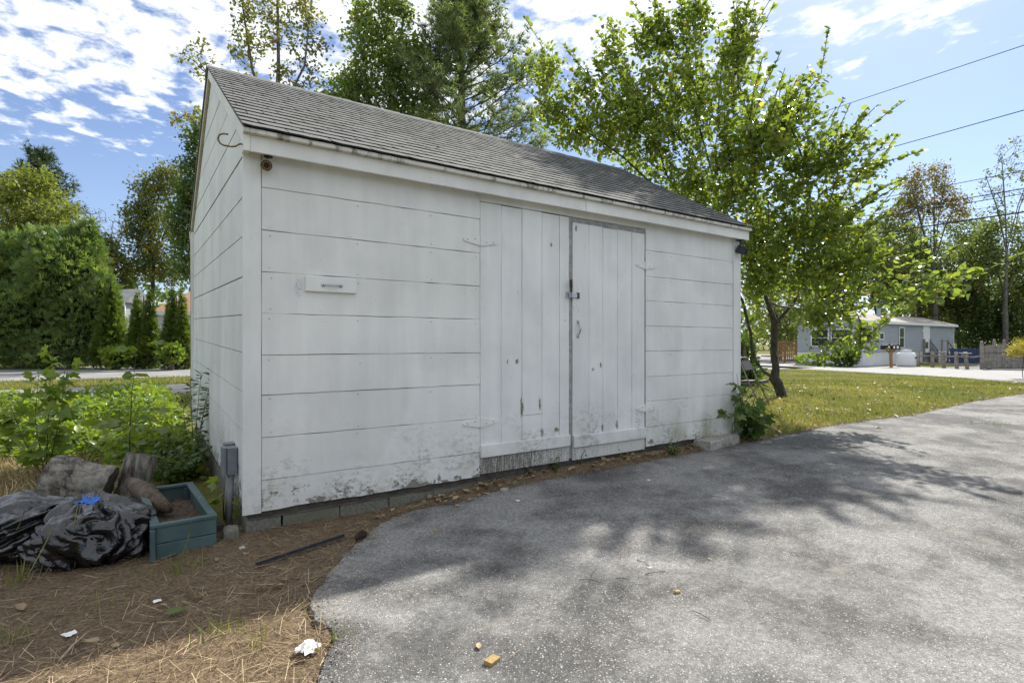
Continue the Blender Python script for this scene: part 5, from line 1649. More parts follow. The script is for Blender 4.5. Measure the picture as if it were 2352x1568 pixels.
# steps to its door
st = thing('wooden_steps', 'weathered grey wooden steps with railings at the mobile home door', 'steps', (h0.x + DX - 0.55, h0.y - 1.15, 0))
mb = MB(); mb.box(0, 1.1, 0, 1.08, 0.66, 0.72); mb.build('landing', M['grey_wood'], st)
for (x, y) in ((0, 0), (0, 1.0), (1.06, 0), (1.06, 1.0)):
    mb = MB(); mb.beam((x + 0.02, y + 0.03, 0), (x + 0.02, y + 0.03, 1.65), 0.09, 0.09, up=(1, 0, 0)); mb.build('post', M['grey_wood'], st)
for i in range(4):
    z = 0.56 - 0.15 * i; x = 1.15 + 0.27 * i
    mb = MB(); mb.box(x, x + 0.29, 0.06, 1.0, z - 0.04, z); mb.build('tread', M['grey_wood'], st)
for y in (0.03, 1.03):
    mb = MB(); mb.beam((1.06, y, 0.62), (2.32, y, -0.02), 0.05, 0.22); mb.build('stringer', M['grey_wood'], st)
    for dz in (1.52, 1.15):
        mb = MB(); mb.beam((1.06, y, dz), (2.35, y, dz - 0.66), 0.06, 0.06); mb.build('rail', M['grey_wood'], st)
    mb = MB(); mb.beam((2.32, y, 0), (2.32, y, 0.92), 0.08, 0.08, up=(1, 0, 0)); mb.build('post', M['grey_wood'], st)
mb = MB(); mb.beam((0, 0.03, 1.5), (1.06, 0.03, 1.5), 0.06, 0.06); mb.build('rail', M['grey_wood'], st)

# wooden deck left of the mobile home
dp = W(1806, HOR, 37.5); dp.z = 0
dk = thing('wooden_deck', 'brown wooden deck railing left of the mobile home', 'deck', dp, -YAW)
mb = MB(); mb.box(-1.0, 0.72, 0, 1.6, 0.42, 0.50); mb.build('platform', M['cedar_wood'], dk)
for x in (-1.0, -0.12, 0.70):
    mb = MB(); mb.beam((x, 0.0, 0), (x, 0.0, 1.55), 0.1, 0.1, up=(1, 0, 0)); mb.build('post', M['cedar_wood'], dk)
for z in (0.6, 1.45):
    mb = MB(); mb.beam((-1.0, -0.06, z), (0.72, -0.06, z), 0.05, 0.1); mb.build('rail', M['cedar_wood'], dk)
for i in range(13):
    mb = MB(); mb.beam((-0.93 + i * 0.125, -0.035, 0.1), (-0.93 + i * 0.125, -0.035, 1.45), 0.03, 0.07, up=(1, 0, 0)); mb.build('baluster', M['cedar_wood'], dk)

# mailboxes
mp = W(2046, HOR, 31.0); mp.z = 0
mbx = thing('mailbox_stand', 'orange-brown wooden post with curved arms carrying the black mailboxes', 'post', mp, -YAW)
MB().beam((0.03, 0, -0.1), (0.0, 0, 1.0), 0.13, 0.13, up=(1, 0, 0), ch=0.015, segs=3).build('post', M['cedar_wood'], mbx)
for s in (-1, 1):
    MB().tube([(0, 0, 0.72), (s * 0.10, 0, 0.86), (s * 0.24, 0, 0.97)], 0.05, 8).build('arm', M['cedar_wood'], mbx)
mb = MB(); mb.box(-0.42, 0.42, -0.2, 0.2, 0.99, 1.03); mb.build('shelf', M['cedar_wood'], mbx)
MB().lathe([(0.05, 1.03), (0.05, 1.28), (0.07, 1.31), (0.05, 1.38), (0.01, 1.42)], 10, (0.02, 0.1, 0)).build('finial', M['cedar_wood'], mbx)
for i, (x, lab) in enumerate(((-0.29, 'black mailbox at the mobile home end of the post shelf'), (0.0, 'black mailbox in the middle of the post shelf below the finial'), (0.29, 'black mailbox on the shelf end toward the white gas tank'))):
    q = mp + RIGHT * x
    t1 = thing('mailbox', lab, 'mailbox', (q.x, q.y, 1.031), -YAW + (-0.25 if i == 2 else 0.1), 'row of black mailboxes on one post')
    prof = [(-0.125, 0.0), (0.125, 0.0), (0.125, 0.16)] + [(0.125 * math.cos(a), 0.16 + 0.11 * math.sin(a)) for a in [math.pi * k / 8 for k in range(1, 8)]] + [(-0.125, 0.16)]
    n = len(prof)
    vs = [(p[0], -0.24, p[1]) for p in prof] + [(p[0], 0.24, p[1]) for p in prof]
    fs = [tuple(range(n)), tuple(range(2 * n - 1, n - 1, -1))] + [((k + 1) % n, k, n + k, n + (k + 1) % n) for k in range(n)]
    MB().add(vs, fs).build('box', M['mail_black'], t1)
    pr = [(-0.05, 0.05), (0.05, 0.05), (0.05, 0.15), (0.03, 0.18), (0.0, 0.19), (-0.03, 0.18), (-0.05, 0.15)]
    MB().add([(p[0], -0.246, p[1]) for p in pr], [tuple(range(len(pr)))]).build('front_mark', M['white_trim'], t1)

# gas tank
tp = W(2081, HOR, 32.0); tp.z = 0
tk = thing('gas_tank', 'squat white propane tank standing by the grey mobile home', 'tank', tp, -YAW)
MB().lathe([(0.40, 0.0), (0.41, 0.03), (0.47, 0.06), (0.485, 0.12), (0.485, 0.62), (0.46, 0.74), (0.38, 0.83), (0.20, 0.875), (0.01, 0.88)], 32).build('body', M['tank_white'], tk, smooth=True)
MB().lathe([(0.27, 0.84), (0.275, 0.975), (0.255, 0.975), (0.25, 0.84)], 24).build('collar', M['tank_white'], tk)
MB().lathe([(0.31, 0.975), (0.31, 0.995), (0.01, 1.005)], 24).build('lid', M['galv'], tk)
mb = MB()
for k in range(3): mb.box(0.20 + 0.055 * k, 0.24 + 0.055 * k, -0.458 + 0.03 * k, -0.445 + 0.03 * k, 0.49 - 0.01 * k, 0.58)
kind(mb.build('lettering', M['blue_paint'], tk), 'stuff')

# split rail fence, each post and rail a part
fence = thing('split_rail_fence', 'weathered split rail fence along the right road verge', 'fence', W(2109, HOR, 32) * 1.0)
fence.location.z = 0
fp = []
for i, (x, yb, d, lean) in enumerate(((2109.4, 842, 32.0, 0), (2141.7, 843.6, 31.1, 0.0), (2168.7, 845, 30.3, -0.08), (2198, 847, 29.4, -0.05), (2222, 848, 29.0, -0.12), (2252, 848.6, 28.7, 0))):
    p = W(x, HOR, d); p.z = 0; p -= Vector((fence.location.x, fence.location.y, 0)); fp.append((p, lean))
    if i < 5:
        MB().beam(p + Vector((0, 0, -0.05)), p + RIGHT * lean + Vector((0, 0, 0.90)), 0.15, 0.17, up=(1, 0, 0), ch=0.02, segs=3, jit=0.008, seed=i).build('post', M['grey_wood'], fence)
for i in range(5):
    for z in (0.66, 0.25):
        a, b_ = fp[i], fp[i + 1]
        MB().tube([a[0] + RIGHT * a[1] * z + Vector((0, 0, z)), (a[0] + b_[0]) / 2 + Vector((0, 0, z - 0.02 + 0.03 * (i % 2))), b_[0] + RIGHT * b_[1] * z + Vector((0, 0, z + 0.01 * i))], [0.035, 0.05, 0.035], 6).build('rail', M['grey_wood'], fence)
q = W(2222, HOR, 28.9); q.z = 0; q -= Vector((fence.location.x, fence.location.y, 0))
MB().beam(q + RIGHT * -0.13 + Vector((0, 0, 0.62)), q + RIGHT * -0.13 + Vector((0, 0, 0.84)), 0.26, 0.22, up=(1, 0, 0)).build('box', M['grey_wood'], fence)
MB().beam(q + RIGHT * -0.33 + Vector((0, 0, 0.865)), q + RIGHT * 0.10 + Vector((0, 0, 0.845)), 0.32, 0.03).build('lid', M['vinyl_white'], fence)

# weathered picket fence with spindle top
g0 = W(2255, HOR, 28.6); g0.z = 0
gf = thing('picket_fence', 'tall weathered grey board fence with spindle top and capped posts', 'fence', g0, -YAW)
for x in (0.0, 2.4, 4.8):
    MB().beam((x, 0, -0.05), (x, 0, 1.30), 0.13, 0.13, up=(1, 0, 0), ch=0.01).build('post', M['grey_wood'], gf)
    MB().lathe([(0.085, 1.30), (0.085, 1.34), (0.05, 1.36), (0.075, 1.42), (0.05, 1.48), (0.005, 1.50)], 10, (x, 0, 0)).build('post_cap', M['grey_wood'], gf)
for z in (0.10, 0.92, 1.19):
    MB().beam((0.06, -0.012, z), (4.75, -0.012, z), 0.05, 0.05).build('rail', M['grey_wood'], gf)
for i in range(33):
    x = 0.07 + i * 0.1425
    MB().box(x + 0.004, x + 0.138, 0.016 , 0.034, 0.03, 0.92 + 0.004 * (i % 3)).build('picket', M['grey_wood'], gf)
    for dx in (0.03, 0.10):
        MB().box(x + dx, x + dx + 0.028, -0.006, 0.016, 0.94, 1.17).build('spindle', M['grey_wood'], gf)
# return section running back
g1 = W(2262, HOR, 29.2); g1.z = 0
gr = thing('picket_fence', 'grey board fence section running back behind the capped corner post', 'fence', g1, -YAW)
for k, (x, y) in enumerate(((2.7, 2.5), (5.5, 5.0))):
    MB().beam((x, y, -0.05), (x, y, 1.40), 0.13, 0.13, up=(1, 0, 0), ch=0.01).build('post', M['grey_wood'], gr)
    MB().lathe([(0.085, 1.40), (0.085, 1.44), (0.05, 1.46), (0.075, 1.52), (0.05, 1.58), (0.005, 1.60)], 10, (x, y, 0)).build('post_cap', M['grey_wood'], gr)
for i in range(34):
    f = i / 33
    x, y = 0.10 + 5.4 * f, 0.10 + 4.85 * f
    MB().beam((x, y, 0.03), (x, y, 1.25), 0.14, 0.02, up=(-0.67, 0.74, 0)).build('picket', M['grey_wood'], gr)
# blue fence
bf0 = W(2183, HOR, 37.0); bf0.z = 0
bf = thing('blue_fence', 'dark blue picket fence beyond the mobile home end', 'fence', bf0, -YAW)
for i in range(22):
    x = i * 0.105
    vs = [(x, 0, 0), (x + 0.092, 0, 0), (x + 0.092, 0, 0.98), (x + 0.046, 0, 1.06), (x, 0, 0.98)]
    vs += [(a, 0.02, c) for a, _, c in vs]
    MB().add(vs, [(0, 1, 2, 3, 4), (9, 8, 7, 6, 5)] + [((k + 1) % 5, k, 5 + k, 5 + (k + 1) % 5) for k in range(5)]).build('picket', M['blue_paint'], bf)
for z in (0.25, 0.8): MB().box(0, 2.3, 0.021, 0.06, z, z + 0.09).build('rail', M['blue_paint'], bf)

# ---- houses on the left
def left_house(name, label, pxl, pxr, depth, eave_py, ridge_py, wallm, roofm, hip, D=5.0):
    a = W(pxl, HOR, depth); b_ = W(pxr, HOR, depth); L = (b_ - a).length
    o = thing(name, label, 'house', (a.x, a.y, 0), -YAW)
    ez = CAMZ + (HOR - eave_py) / FPX * depth; rzz = CAMZ + (HOR - ridge_py) / FPX * (depth + D / 2)
    mb = MB(); mb.box(0.02, L - 0.02, 0.02, D, 0, ez); mb.build('core_wall', wallm, o)
    lap_wall('siding', L, 0.3, ez, 0.15, wallm, o, 'X')
    h = hip
    vs = [(-0.2, -0.25, ez - 0.02), (L + 0.2, -0.25, ez - 0.02), (L + 0.2, D + 0.25, ez - 0.02), (-0.2, D + 0.25, ez - 0.02), (h, D / 2, rzz), (L - h, D / 2, rzz)]
    rf = MB().add(vs, [(0, 1, 5, 4), (1, 2, 5), (2, 3, 4, 5), (3, 0, 4), (3, 2, 1, 0)]).build('roof', roofm, o)
    mb = MB(); mb.box(-0.2, L + 0.2, -0.275, -0.252, ez - 0.28, ez + 0.0); mb.build('fascia', M['white_trim'], rf)
    return o, L, ez
o1, L1, e1 = left_house('grey_house', 'grey house with white fascia between cedar and arborvitae', 110, 286, 36, 694, 664, M['vinyl_grey'], M['roof_grey'], -0.2, 2.4)
mb = MB(); mb.box(L1 - 0.02, L1 + 0.06, -0.05, 0.03, 0, e1 - 0.2); mb.build('corner_trim', M['white_trim'], o1)
window(o1, L1 - 2.6, L1 - 1.8, 1.0, 2.1)
o2, L2, e2 = left_house('tan_roof_house', 'white house with tan hipped roof behind the twin arborvitae', 357, 540, 39, 715, 664, M['vinyl_white'], M['roof_tan'], 1.3, 5.0)
window(o2, 0.5, 0.95, 1.2, 2.0)
window(o2, 2.3, 3.2, 1.1, 2.1)

# ---- overhead wires (run on past the frame to poles out of sight)
def wire(label, a, b_, r, sag=0.25, ext=(9, 26)):
    a = Vector(a); b_ = Vector(b_); d = (b_ - a).normalized()
    p = a - d * ext[0]; q_ = b_ + d * ext[1]
    pts = []
    for i in range(25):
        s = i / 24; c = p.lerp(q_, s); c.z -= sag * 4 * s * (1 - s) - sag * 0.8; pts.append(c - p)
    o = MB().tube(pts, r, 6).build('overhead_wire', M['wire'])
    o.location = p
    tag(o, label, 'wire', 'overhead wires at the right')
wire('uppermost thin wire crossing the clear sky right of the apple tree', W(1840, 275, 24), W(2352, 103, 16), 0.011, 0.1)
wire('single wire sloping above the russet maple from the apple tree', W(1920, 375, 25), W(2352, 252, 17), 0.014, 0.1)
wire('wire passing through the russet maple top', W(1953, 469, 27), W(2352, 391, 20), 0.013, 0.1)
wire('wire of a close pair, the upper one, below the russet maple top', W(1923, 507, 27.5), W(2352, 432, 20.5), 0.018, 0.1)
wire('wire of a close pair, the lower one, below the russet maple top', W(1917, 517, 27.5), W(2352, 444, 20.5), 0.015, 0.1)
wire('thinnest wire just above the thick cable', W(1951, 526, 27), W(2352, 463, 20.3), 0.007, 0.1)
wire('thickest cable, lowest of the overhead wires', W(1992, 540, 26.5), W(2352, 486, 20.5), 0.03, 0.1)
# ================================================================== THINGS ROUND THE SHED
M['teal'] = None
def teal_material():
    m, t, b = material('teal_painted_wood')
    c = coords(t)
    n1 = t.noise(c, 5.0, 4.0); n2 = t.noise(t.scale(c, (1, 1, 3)), 22.0, 5.0, 0.7)
    colr = t.mix(t.ss(n1, 0.3, 0.7), (0.040, 0.078, 0.082), (0.070, 0.115, 0.115))
    colr = t.mix(t.ss(n2, 0.60, 0.68), colr, (0.060, 0.055, 0.045))
    colr = t.mix(t.ss(t.noise(c, 30.0, 2.0), 0.74, 0.77), colr, (0.6, 0.6, 0.58))
    t.put(b.inputs['Base Color'], colr); b.inputs['Roughness'].default_value = 0.6
    t.put(b.inputs['Normal'], t.bump(n2, 0.3, 0.003))
    return m
M['teal'] = teal_material()
M['soil'] = simple('dry_soil', (0.085, 0.06, 0.04), 1.0, var=0.5, scale=30, bump=0.8, bscale=60)
A = G(350, 1288); B = G(497, 1258)
u = (B - A).normalized(); wP = (B - A).length
v = Vector((-u.y, u.x, 0))
LP, HP = 1.12, 0.215
pl_ = thing('planter_box', 'teal painted wooden planter box of dry soil beside the shed corner', 'planter', A, math.atan2(u.y, u.x))
def pbeam(a, b, w, h, nm, up=(0, 0, 1)):
    return MB().beam(a, b, w, h, up=up, ch=0.004, segs=4, jit=0.001).build(nm, M['teal'], pl_)
for z, h in ((0.050, 0.095), (0.152, 0.100)):
    pbeam((0.022, 0.012, z), (wP - 0.0, 0.012, z), 0.024, h, 'board')
    pbeam((0.03, LP - 0.012, z), (wP - 0.03, LP - 0.012, z), 0.024, h, 'board')
    pbeam((0.012, 0.025, z), (0.012, LP, z), 0.024, h, 'board')
    pbeam((wP - 0.012, 0.026, z), (wP - 0.012, LP, z), 0.024, h, 'board')
pbeam((0.0, -0.016, 0.002), (0.0, -0.016, 0.20), 0.05, 0.03, 'corner_post', up=(1, 0, 0))
for (x, y) in ((0.045, 0.05), (wP - 0.045, 0.05), (0.045, LP - 0.05), (wP - 0.045, LP - 0.05)):
    pbeam((x, y, 0.01), (x, y, 0.195), 0.04, 0.04, 'corner_post', up=(1, 0, 0))
for (a, b) in (((-0.012, 0.02, HP), (wP + 0.006, 0.02, HP)), ((-0.005, LP - 0.02, HP), (wP + 0.006, LP - 0.02, HP)), ((0.018, 0.046, HP + 0.001), (0.018, LP - 0.045, HP + 0.001)), ((wP - 0.018, 0.046, HP + 0.001), (wP - 0.018, LP - 0.045, HP + 0.001))):
    MB().beam(a, b, 0.05, 0.022, ch=0.003).build('rim_board', M['teal'], pl_)
vs = []; nx2, ny2 = 12, 26
for j in range(ny2 + 1):
    for i in range(nx2 + 1):
        x = 0.025 + (wP - 0.05) * i / nx2; y = 0.025 + (LP - 0.05) * j / ny2
        vs.append((x, y, 0.10 + 0.03 * mnoise.noise(Vector((x * 9, y * 9, 0))) + 0.02 * mnoise.noise(Vector((x * 25, y * 25, 3)))))
MB().add(vs, [(j * (nx2 + 1) + i, j * (nx2 + 1) + i + 1, (j + 1) * (nx2 + 1) + i + 1, (j + 1) * (nx2 + 1) + i) for j in range(ny2) for i in range(nx2)]).build('soil', M['soil'], pl_, smooth=True)

# ---- trash bags
def bag_material():
    m, t, b = material('black_plastic_film')
    c = coords(t)
    b.inputs['Base Color'].default_value = (0.006, 0.006, 0.007, 1)
    b.inputs['Roughness'].default_value = 0.16
    b.inputs['Specular IOR Level'].default_value = 0.5; b.inputs['IOR'].default_value = 1.7
    n1 = t.noise(t.scale(c, (1.0, 1.6, 1.4)), 9.0, 3.0, 0.5, 1.5)
    n2 = t.noise(t.scale(c, (3.0, 1.0, 2.0)), 10.0, 2.0, 0.6, 0.8)
    r1 = t.math('ABSOLUTE', t.math('SUBTRACT', n1, 0.5)); r2 = t.math('ABSOLUTE', t.math('SUBTRACT', n2, 0.5))
    t.put(b.inputs['Normal'], t.bump(t.math('ADD', r1, t.math('MULTIPLY', r2, 0.5)), 0.30, 0.03))
    return m
M['bag'] = bag_material()
def bag(name, label, loc, rad, rotz, seed, pinch):
    nu, nv = 200, 110
    vs = []; fs = []
    pd_ = Vector(pinch).normalized()
    for j in range(nv + 1):
        th = math.pi * j / nv
        for i in range(nu):
            ph = 2 * math.pi * i / nu
            d = Vector((math.sin(th) * math.cos(ph), math.sin(th) * math.sin(ph), math.cos(th)))
            q = d + Vector((seed, 0, 0))
            lum = 1 + 0.12 * mnoise.noise(q * 1.4)
            # folds radiate from the gathered neck
            ang = d.angle(pd_)
            s = d.cross(pd_)
            az = math.atan2(s.dot(Vector((0.3, 0.9, 0.2))), s.dot(Vector((0.9, -0.3, 0.1))))
            wx = mnoise.noise(q * 2.0) * 1.1
            wr = abs(mnoise.noise(Vector((math.cos(az) * 2.6 + wx, math.sin(az) * 2.6, ang * 0.7 + seed))))
            wr2 = abs(mnoise.noise(Vector((math.cos(az) * 6.5 + wx, math.sin(az) * 6.5, ang * 1.3 - seed))))
            wr3 = abs(mnoise.noise(q * 5.5 + Vector((wx, 0, seed))))
            lum -= 0.40 * (0.3 - wr) + 0.15 * (0.3 - wr2) + 0.035 * (0.25 - wr3)
            lum += 0.28 * math.exp(-(ang / 0.22) ** 2)
            p = Vector((d.x * rad[0], d.y * rad[1], d.z * rad[2])) * lum
            p.z = p.z + rad[2] * 0.62
            if p.z < 0.01:
                p.x *= 1.06; p.y *= 1.06
                p.z = -0.012 + 0.02 * max(-1, p.z)
            vs.append(tuple(p))
    for j in range(nv):
        for i in range(nu):
            fs.append((j * nu + i, (j + 1) * nu + i, (j + 1) * nu + (i + 1) % nu, j * nu + (i + 1) % nu))
    o = MB().add(vs, fs).build(name, M['bag'], None, smooth=True)
    o.location = loc; o.rotation_euler = (0, 0, rotz)
    return tag(o, label, 'bag', 'black trash bags')
pb = G(208, 1278); bag('trash_bag', 'bulging wrinkled black trash bag lying against the teal planter', (pb.x, pb.y, 0), (0.37, 0.28, 0.22), -YAW + 0.2, 3.1, (-0.2, 0.5, 0.8))
pb2 = G(70, 1262); bag('trash_bag', 'slack black trash bag slumped away from the planter behind the bulging one', (pb2.x, pb2.y, 0), (0.44, 0.36, 0.22), -YAW - 0.2, 8.4, (0.6, 0.3, 0.7))
M['blue_plastic'] = simple('blue_plastic_scrap', (0.015, 0.13, 0.50), 0.4, var=0.2, scale=20)
def scrap(name, label, cat, loc, size, mat, seed, flat=0.5, n=9, group=None):
    """crumpled sheet"""
    rr = random.Random(seed); vs = []
    for j in range(n + 1):
        for i in range(n + 1):
            x = (i / n - 0.5) * (1 - 0.3 * rr.random()); y = (j / n - 0.5) * (1 - 0.3 * rr.random())
            z = flat * (0.32 * abs(mnoise.noise(Vector((x * 5 + seed, y * 5, 0)))) + 0.20 * abs(mnoise.noise(Vector((x * 11, y * 11 + seed, 4))))) + 0.03
            vs.append((x * size, y * size, z * size))
    fs = [(j * (n + 1) + i, j * (n + 1) + i + 1, (j + 1) * (n + 1) + i + 1, (j + 1) * (n + 1) + i) for j in range(n) for i in range(n)]
    o = MB().add(vs, fs).build(name, mat)
    o.location = loc; o.rotation_euler = (0, 0, rr.uniform(0, 6))
    return tag(o, label, cat, group)
bs = scrap('plastic_scrap', 'crumpled bright blue plastic scrap on top of the trash bags', 'scrap', W(202, 1158, 3.46), 0.13, M['blue_plastic'], 4, 1.2)

# ---- logs
def bark_log(name, label, c, axis, r, L, seed, group=None):
    axis = Vector(axis).normalized()
    s = axis.cross(Vector((0, 0, 1))).normalized(); u_ = s.cross(axis)
    n, m = 56, 16; vs = []; fs = []
    for j in range(m + 1):
        f = j / m - 0.5
        for i in range(n):
            a = 2 * math.pi * i / n
            rid = abs(mnoise.noise(Vector((math.cos(a) * 5.5, math.sin(a) * 5.5, f * 2.2 + seed))))
            rr = r * (1 + 0.12 * mnoise.noise(Vector((math.cos(a) * 1.3, math.sin(a) * 1.3, seed))) + 0.26 * rid - 0.05 + 0.10 * abs(f))
            vs.append(axis * (f * L + 0.01 * mnoise.noise(Vector((a * 3, seed, f)))) + (s * math.cos(a) + u_ * math.sin(a)) * rr)
    for j in range(m):
        for i in range(n): fs.append((j * n + i, j * n + (i + 1) % n, (j + 1) * n + (i + 1) % n, (j + 1) * n + i))
    root = thing(name, label, 'log', c, group=group)
    MB().add(vs, fs).build('bark', LOGB, root, smooth=True)
    for e, j in ((-1, 0), (1, m)):
        ring = vs[j * n:(j + 1) * n]; cc = axis * (e * 0.5 * L)
        mb = MB().add([cc + axis * e * -0.004] + [cc + (p - cc) * 0.97 for p in ring], [(0, 1 + (i + 1) % n, 1 + i) if e < 0 else (0, 1 + i, 1 + (i + 1) % n) for i in range(n)])
        mb.build('cut_face', LOGC, root)
    return root
LOGB = bark_material('furrowed_log_bark', (0.045, 0.038, 0.030), (0.33, 0.30, 0.255), 5.0, 1.0)
LOGC = simple('aged_cut_wood', (0.105, 0.085, 0.062), 0.95, var=0.4, scale=18, bump=0.6)
ax1 = RIGHT * 0.85 + FWD * 0.35 + Vector((0, 0, -0.28))
c1 = W(176, 1112, 4.55); c1.z = 0.20
bark_log('cut_log', 'thick cut log with deeply furrowed grey bark behind the trash bags', c1, ax1, 0.19, 0.44, 2.0, 'cut logs behind the planter')
c2 = W(312, 1095, 4.9); c2.z = 0.19
bark_log('cut_log', 'upright smaller log chunk in the weeds behind the planter', c2, Vector((0.25, 0.1, 1)), 0.115, 0.42, 5.0, 'cut logs behind the planter')
# root chunk
rt = G(345, 1190); 
pts = [W(300, 1108, 4.6), W(335, 1130, 4.3), W(368, 1160, 4.1), W(392, 1172, 4.05)]
for p in pts: p.z = max(p.z, 0.16)
o = MB().tube([p - pts[0] for p in pts], [0.05, 0.075, 0.06, 0.02], 9).build('root_chunk', BARK['brown'], None, smooth=True)
o.location = pts[0]; tag(o, 'fibrous brown root chunk lying over the planter end', 'root')
# dark plank behind planter
a = W(352, 1098, 4.95); b = W(498, 1180, 3.95); a.z = 0.09; b.z = 0.06
o = MB().beam(Vector((0, 0, 0)), b - a, 0.10, 0.035, ch=0.004, segs=3).build('dark_board', M['dark_wood']); o.location = a
tag(o, 'dark narrow board lying between planter and gable wall', 'board')
# concrete footing lump under conduit
def lump(name, label, cat, loc, size, mat, seed, n=14, sq=0.35, group=None, rough=0.12):
    vs = []; fs = []
    for j in range(n + 1):
        th = math.pi * j / n
        for i in range(2 * n):
            ph = math.pi * i / n
            d = Vector((math.sin(th) * math.cos(ph), math.sin(th) * math.sin(ph), math.cos(th)))
            mx = max(abs(d.x), abs(d.y), abs(d.z)); k = (1 - sq) + sq / mx
            k *= 1 + rough * mnoise.noise(d * 2.2 + Vector((seed, 0, 0))) + rough * 0.4 * mnoise.noise(d * 7 + Vector((seed, 0, 0)))
            vs.append((d.x * size[0] * k, d.y * size[1] * k, d.z * size[2] * k))
    for j in range(n):
        for i in range(2 * n): fs.append((j * 2 * n + i, (j + 1) * 2 * n + i, (j + 1) * 2 * n + (i + 1) % (2 * n), j * 2 * n + (i + 1) % (2 * n)))
    o = MB().add(vs, fs).build(name, mat, None, smooth=True); o.location = loc
    return tag(o, label, cat, group)
q = G(530, 1245); lump('concrete_lump', 'rough concrete lump at the foot of the grey conduit', 'concrete', (q.x, q.y, 0.03), (0.055, 0.05, 0.085), M['block'], 2.0, sq=0.6)
# kerb block at the right end of the shed
a = G(1632, 1038); b = G(1698, 1020); d = (b - a).normalized(); nrmv = Vector((-d.y, d.x, 0))
o = MB().beam(Vector((0, 0, 0.055)) + nrmv * 0.11, (b - a) + Vector((0, 0, 0.062)) + nrmv * 0.11, 0.22, 0.125, ch=0.012, segs=8, jit=0.003, seed=2).build('concrete_block', M['kerb_block'])
o.location = (a.x, a.y, a.z)
tag(o, 'long pale concrete block lying by the shed corner at the driveway', 'block')

# ---- folding chair
ch0 = W(1727, HOR, 10.6); ch0.z = float(terrain(ch0.x, ch0.y))
fd = (RIGHT * 0.72 - FWD * 0.70)
M['chair_pad'] = simple('dark_brown_vinyl', (0.045, 0.036, 0.032), 0.5, var=0.2)
M['chair_metal'] = simple('tan_metal_tube', (0.23, 0.21, 0.17), 0.45, 0.5, 0.15)
chair = thing('folding_chair', 'old metal folding chair with dark padded seat by the shed end', 'chair', ch0, math.atan2(fd.y, fd.x))
tr = 0.0125
for s in (-1, 1):
    MB().tube([(0.26, s * 0.225, 0), (0.02, s * 0.225, 0.50), (-0.14, s * 0.225, 0.88), (-0.16, s * 0.20, 0.925), (-0.165, s * 0.10, 0.94), (-0.165, 0, 0.94)], tr, 8).build('leg', M['chair_metal'], chair, smooth=True)
    MB().tube([(-0.25, s * 0.20, 0), (0.08, s * 0.20, 0.44)], tr, 8).build('leg', M['chair_metal'], chair, smooth=True)
MB().tube([(0.20, -0.225, 0.13), (0.20, 0.225, 0.13)], 0.008, 6).build('stretcher', M['chair_metal'], chair)
MB().tube([(-0.17, -0.20, 0.11), (-0.17, 0.20, 0.11)], 0.008, 6).build('stretcher', M['chair_metal'], chair)
MB().beam((-0.17, 0, 0.445), (0.24, 0, 0.46), 0.41, 0.02, ch=0.006).build('seat_frame', M['chair_metal'], chair)
MB().beam((-0.165, 0, 0.475), (0.245, 0, 0.492), 0.40, 0.045, ch=0.015).build('seat', M['chair_pad'], chair)
MB().beam((-0.07, 0, 0.70), (-0.145, 0, 0.87), 0.40, 0.035, up=(1, 0, 0), ch=0.01).build('backrest', M['chair_pad'], chair)

# ---- small ground litter
M['tissue'] = simple('white_tissue', (0.80, 0.77, 0.74), 0.9, var=0.06)
def gp(px, py, dz=0.012):
    p = G(px, py); return Vector((p.x, p.y, p.z + dz))
scrap('paper_tissue', 'crumpled white paper tissue on the dry grass at the driveway edge', 'paper', gp(707, 1500, 0.015), 0.105, M['tissue'], 6, 1.3)
for i, (px_, py_, s, lab) in enumerate(((1490, 1105, 0.035, 'tiny white paper scrap alone on the shaded asphalt'), (1447, 1063, 0.10, 'flat whitish paper scrap in weeds below the right door'), (160, 1462, 0.06, 'small torn white paper bit in straw near the trash bag'),
                                 (362, 1385, 0.045, 'small white paper fleck beside a long green leaf'), (1190, 1153, 0.04, 'whitish crumpled bit by the foundation below the door edge'))):
    scrap('paper_scrap', lab, 'paper', gp(px_, py_), s, M['tissue'], 20 + i, 0.5, 5)
M['chip'] = simple('tan_wood_chip', (0.34, 0.23, 0.085), 0.8, var=0.2, scale=60)
q = gp(1130, 1527, 0.012)
o = MB().beam((-0.030, 0, 0.009), (0.030, 0, 0.009), 0.042, 0.018, ch=0.002).build('wood_chip', M['chip']); o.location = q; o.rotation_euler = (0, 0, 0.35)
tag(o, 'square tan wood chip lying on the asphalt', 'wood chip')
lump('pebble', 'golden brown pebble alone on the open asphalt', 'stone', gp(1555, 1366, 0.018), (0.020, 0.014, 0.010), M['chip'], 4.0, 8)
M['stone_pale'] = simple('pale_pebble', (0.46, 0.44, 0.40), 0.8, var=0.15, scale=40)
lump('pebble', 'flat pale grey pebble beside twigs on the asphalt', 'stone', gp(1492, 1310, 0.016), (0.018, 0.012, 0.007), M['stone_pale'], 5.0, 8)
lump('pebble', 'white rounded pebble on needles below the gap in the foundation', 'stone', gp(556, 1265, 0.02), (0.020, 0.016, 0.014), M['stone_pale'], 6.0, 8)
lump('pebble', 'long grey stone lying against the foundation near the doors', 'stone', gp(1158, 1129, 0.02), (0.045, 0.02, 0.018), M['kerb_block'], 7.0, 8)
lump('pebble', 'small orange-brown pebble in the shade of the shed on asphalt', 'stone', gp(1000, 1222, 0.016), (0.014, 0.011, 0.009), M['chip'], 8.0, 8)
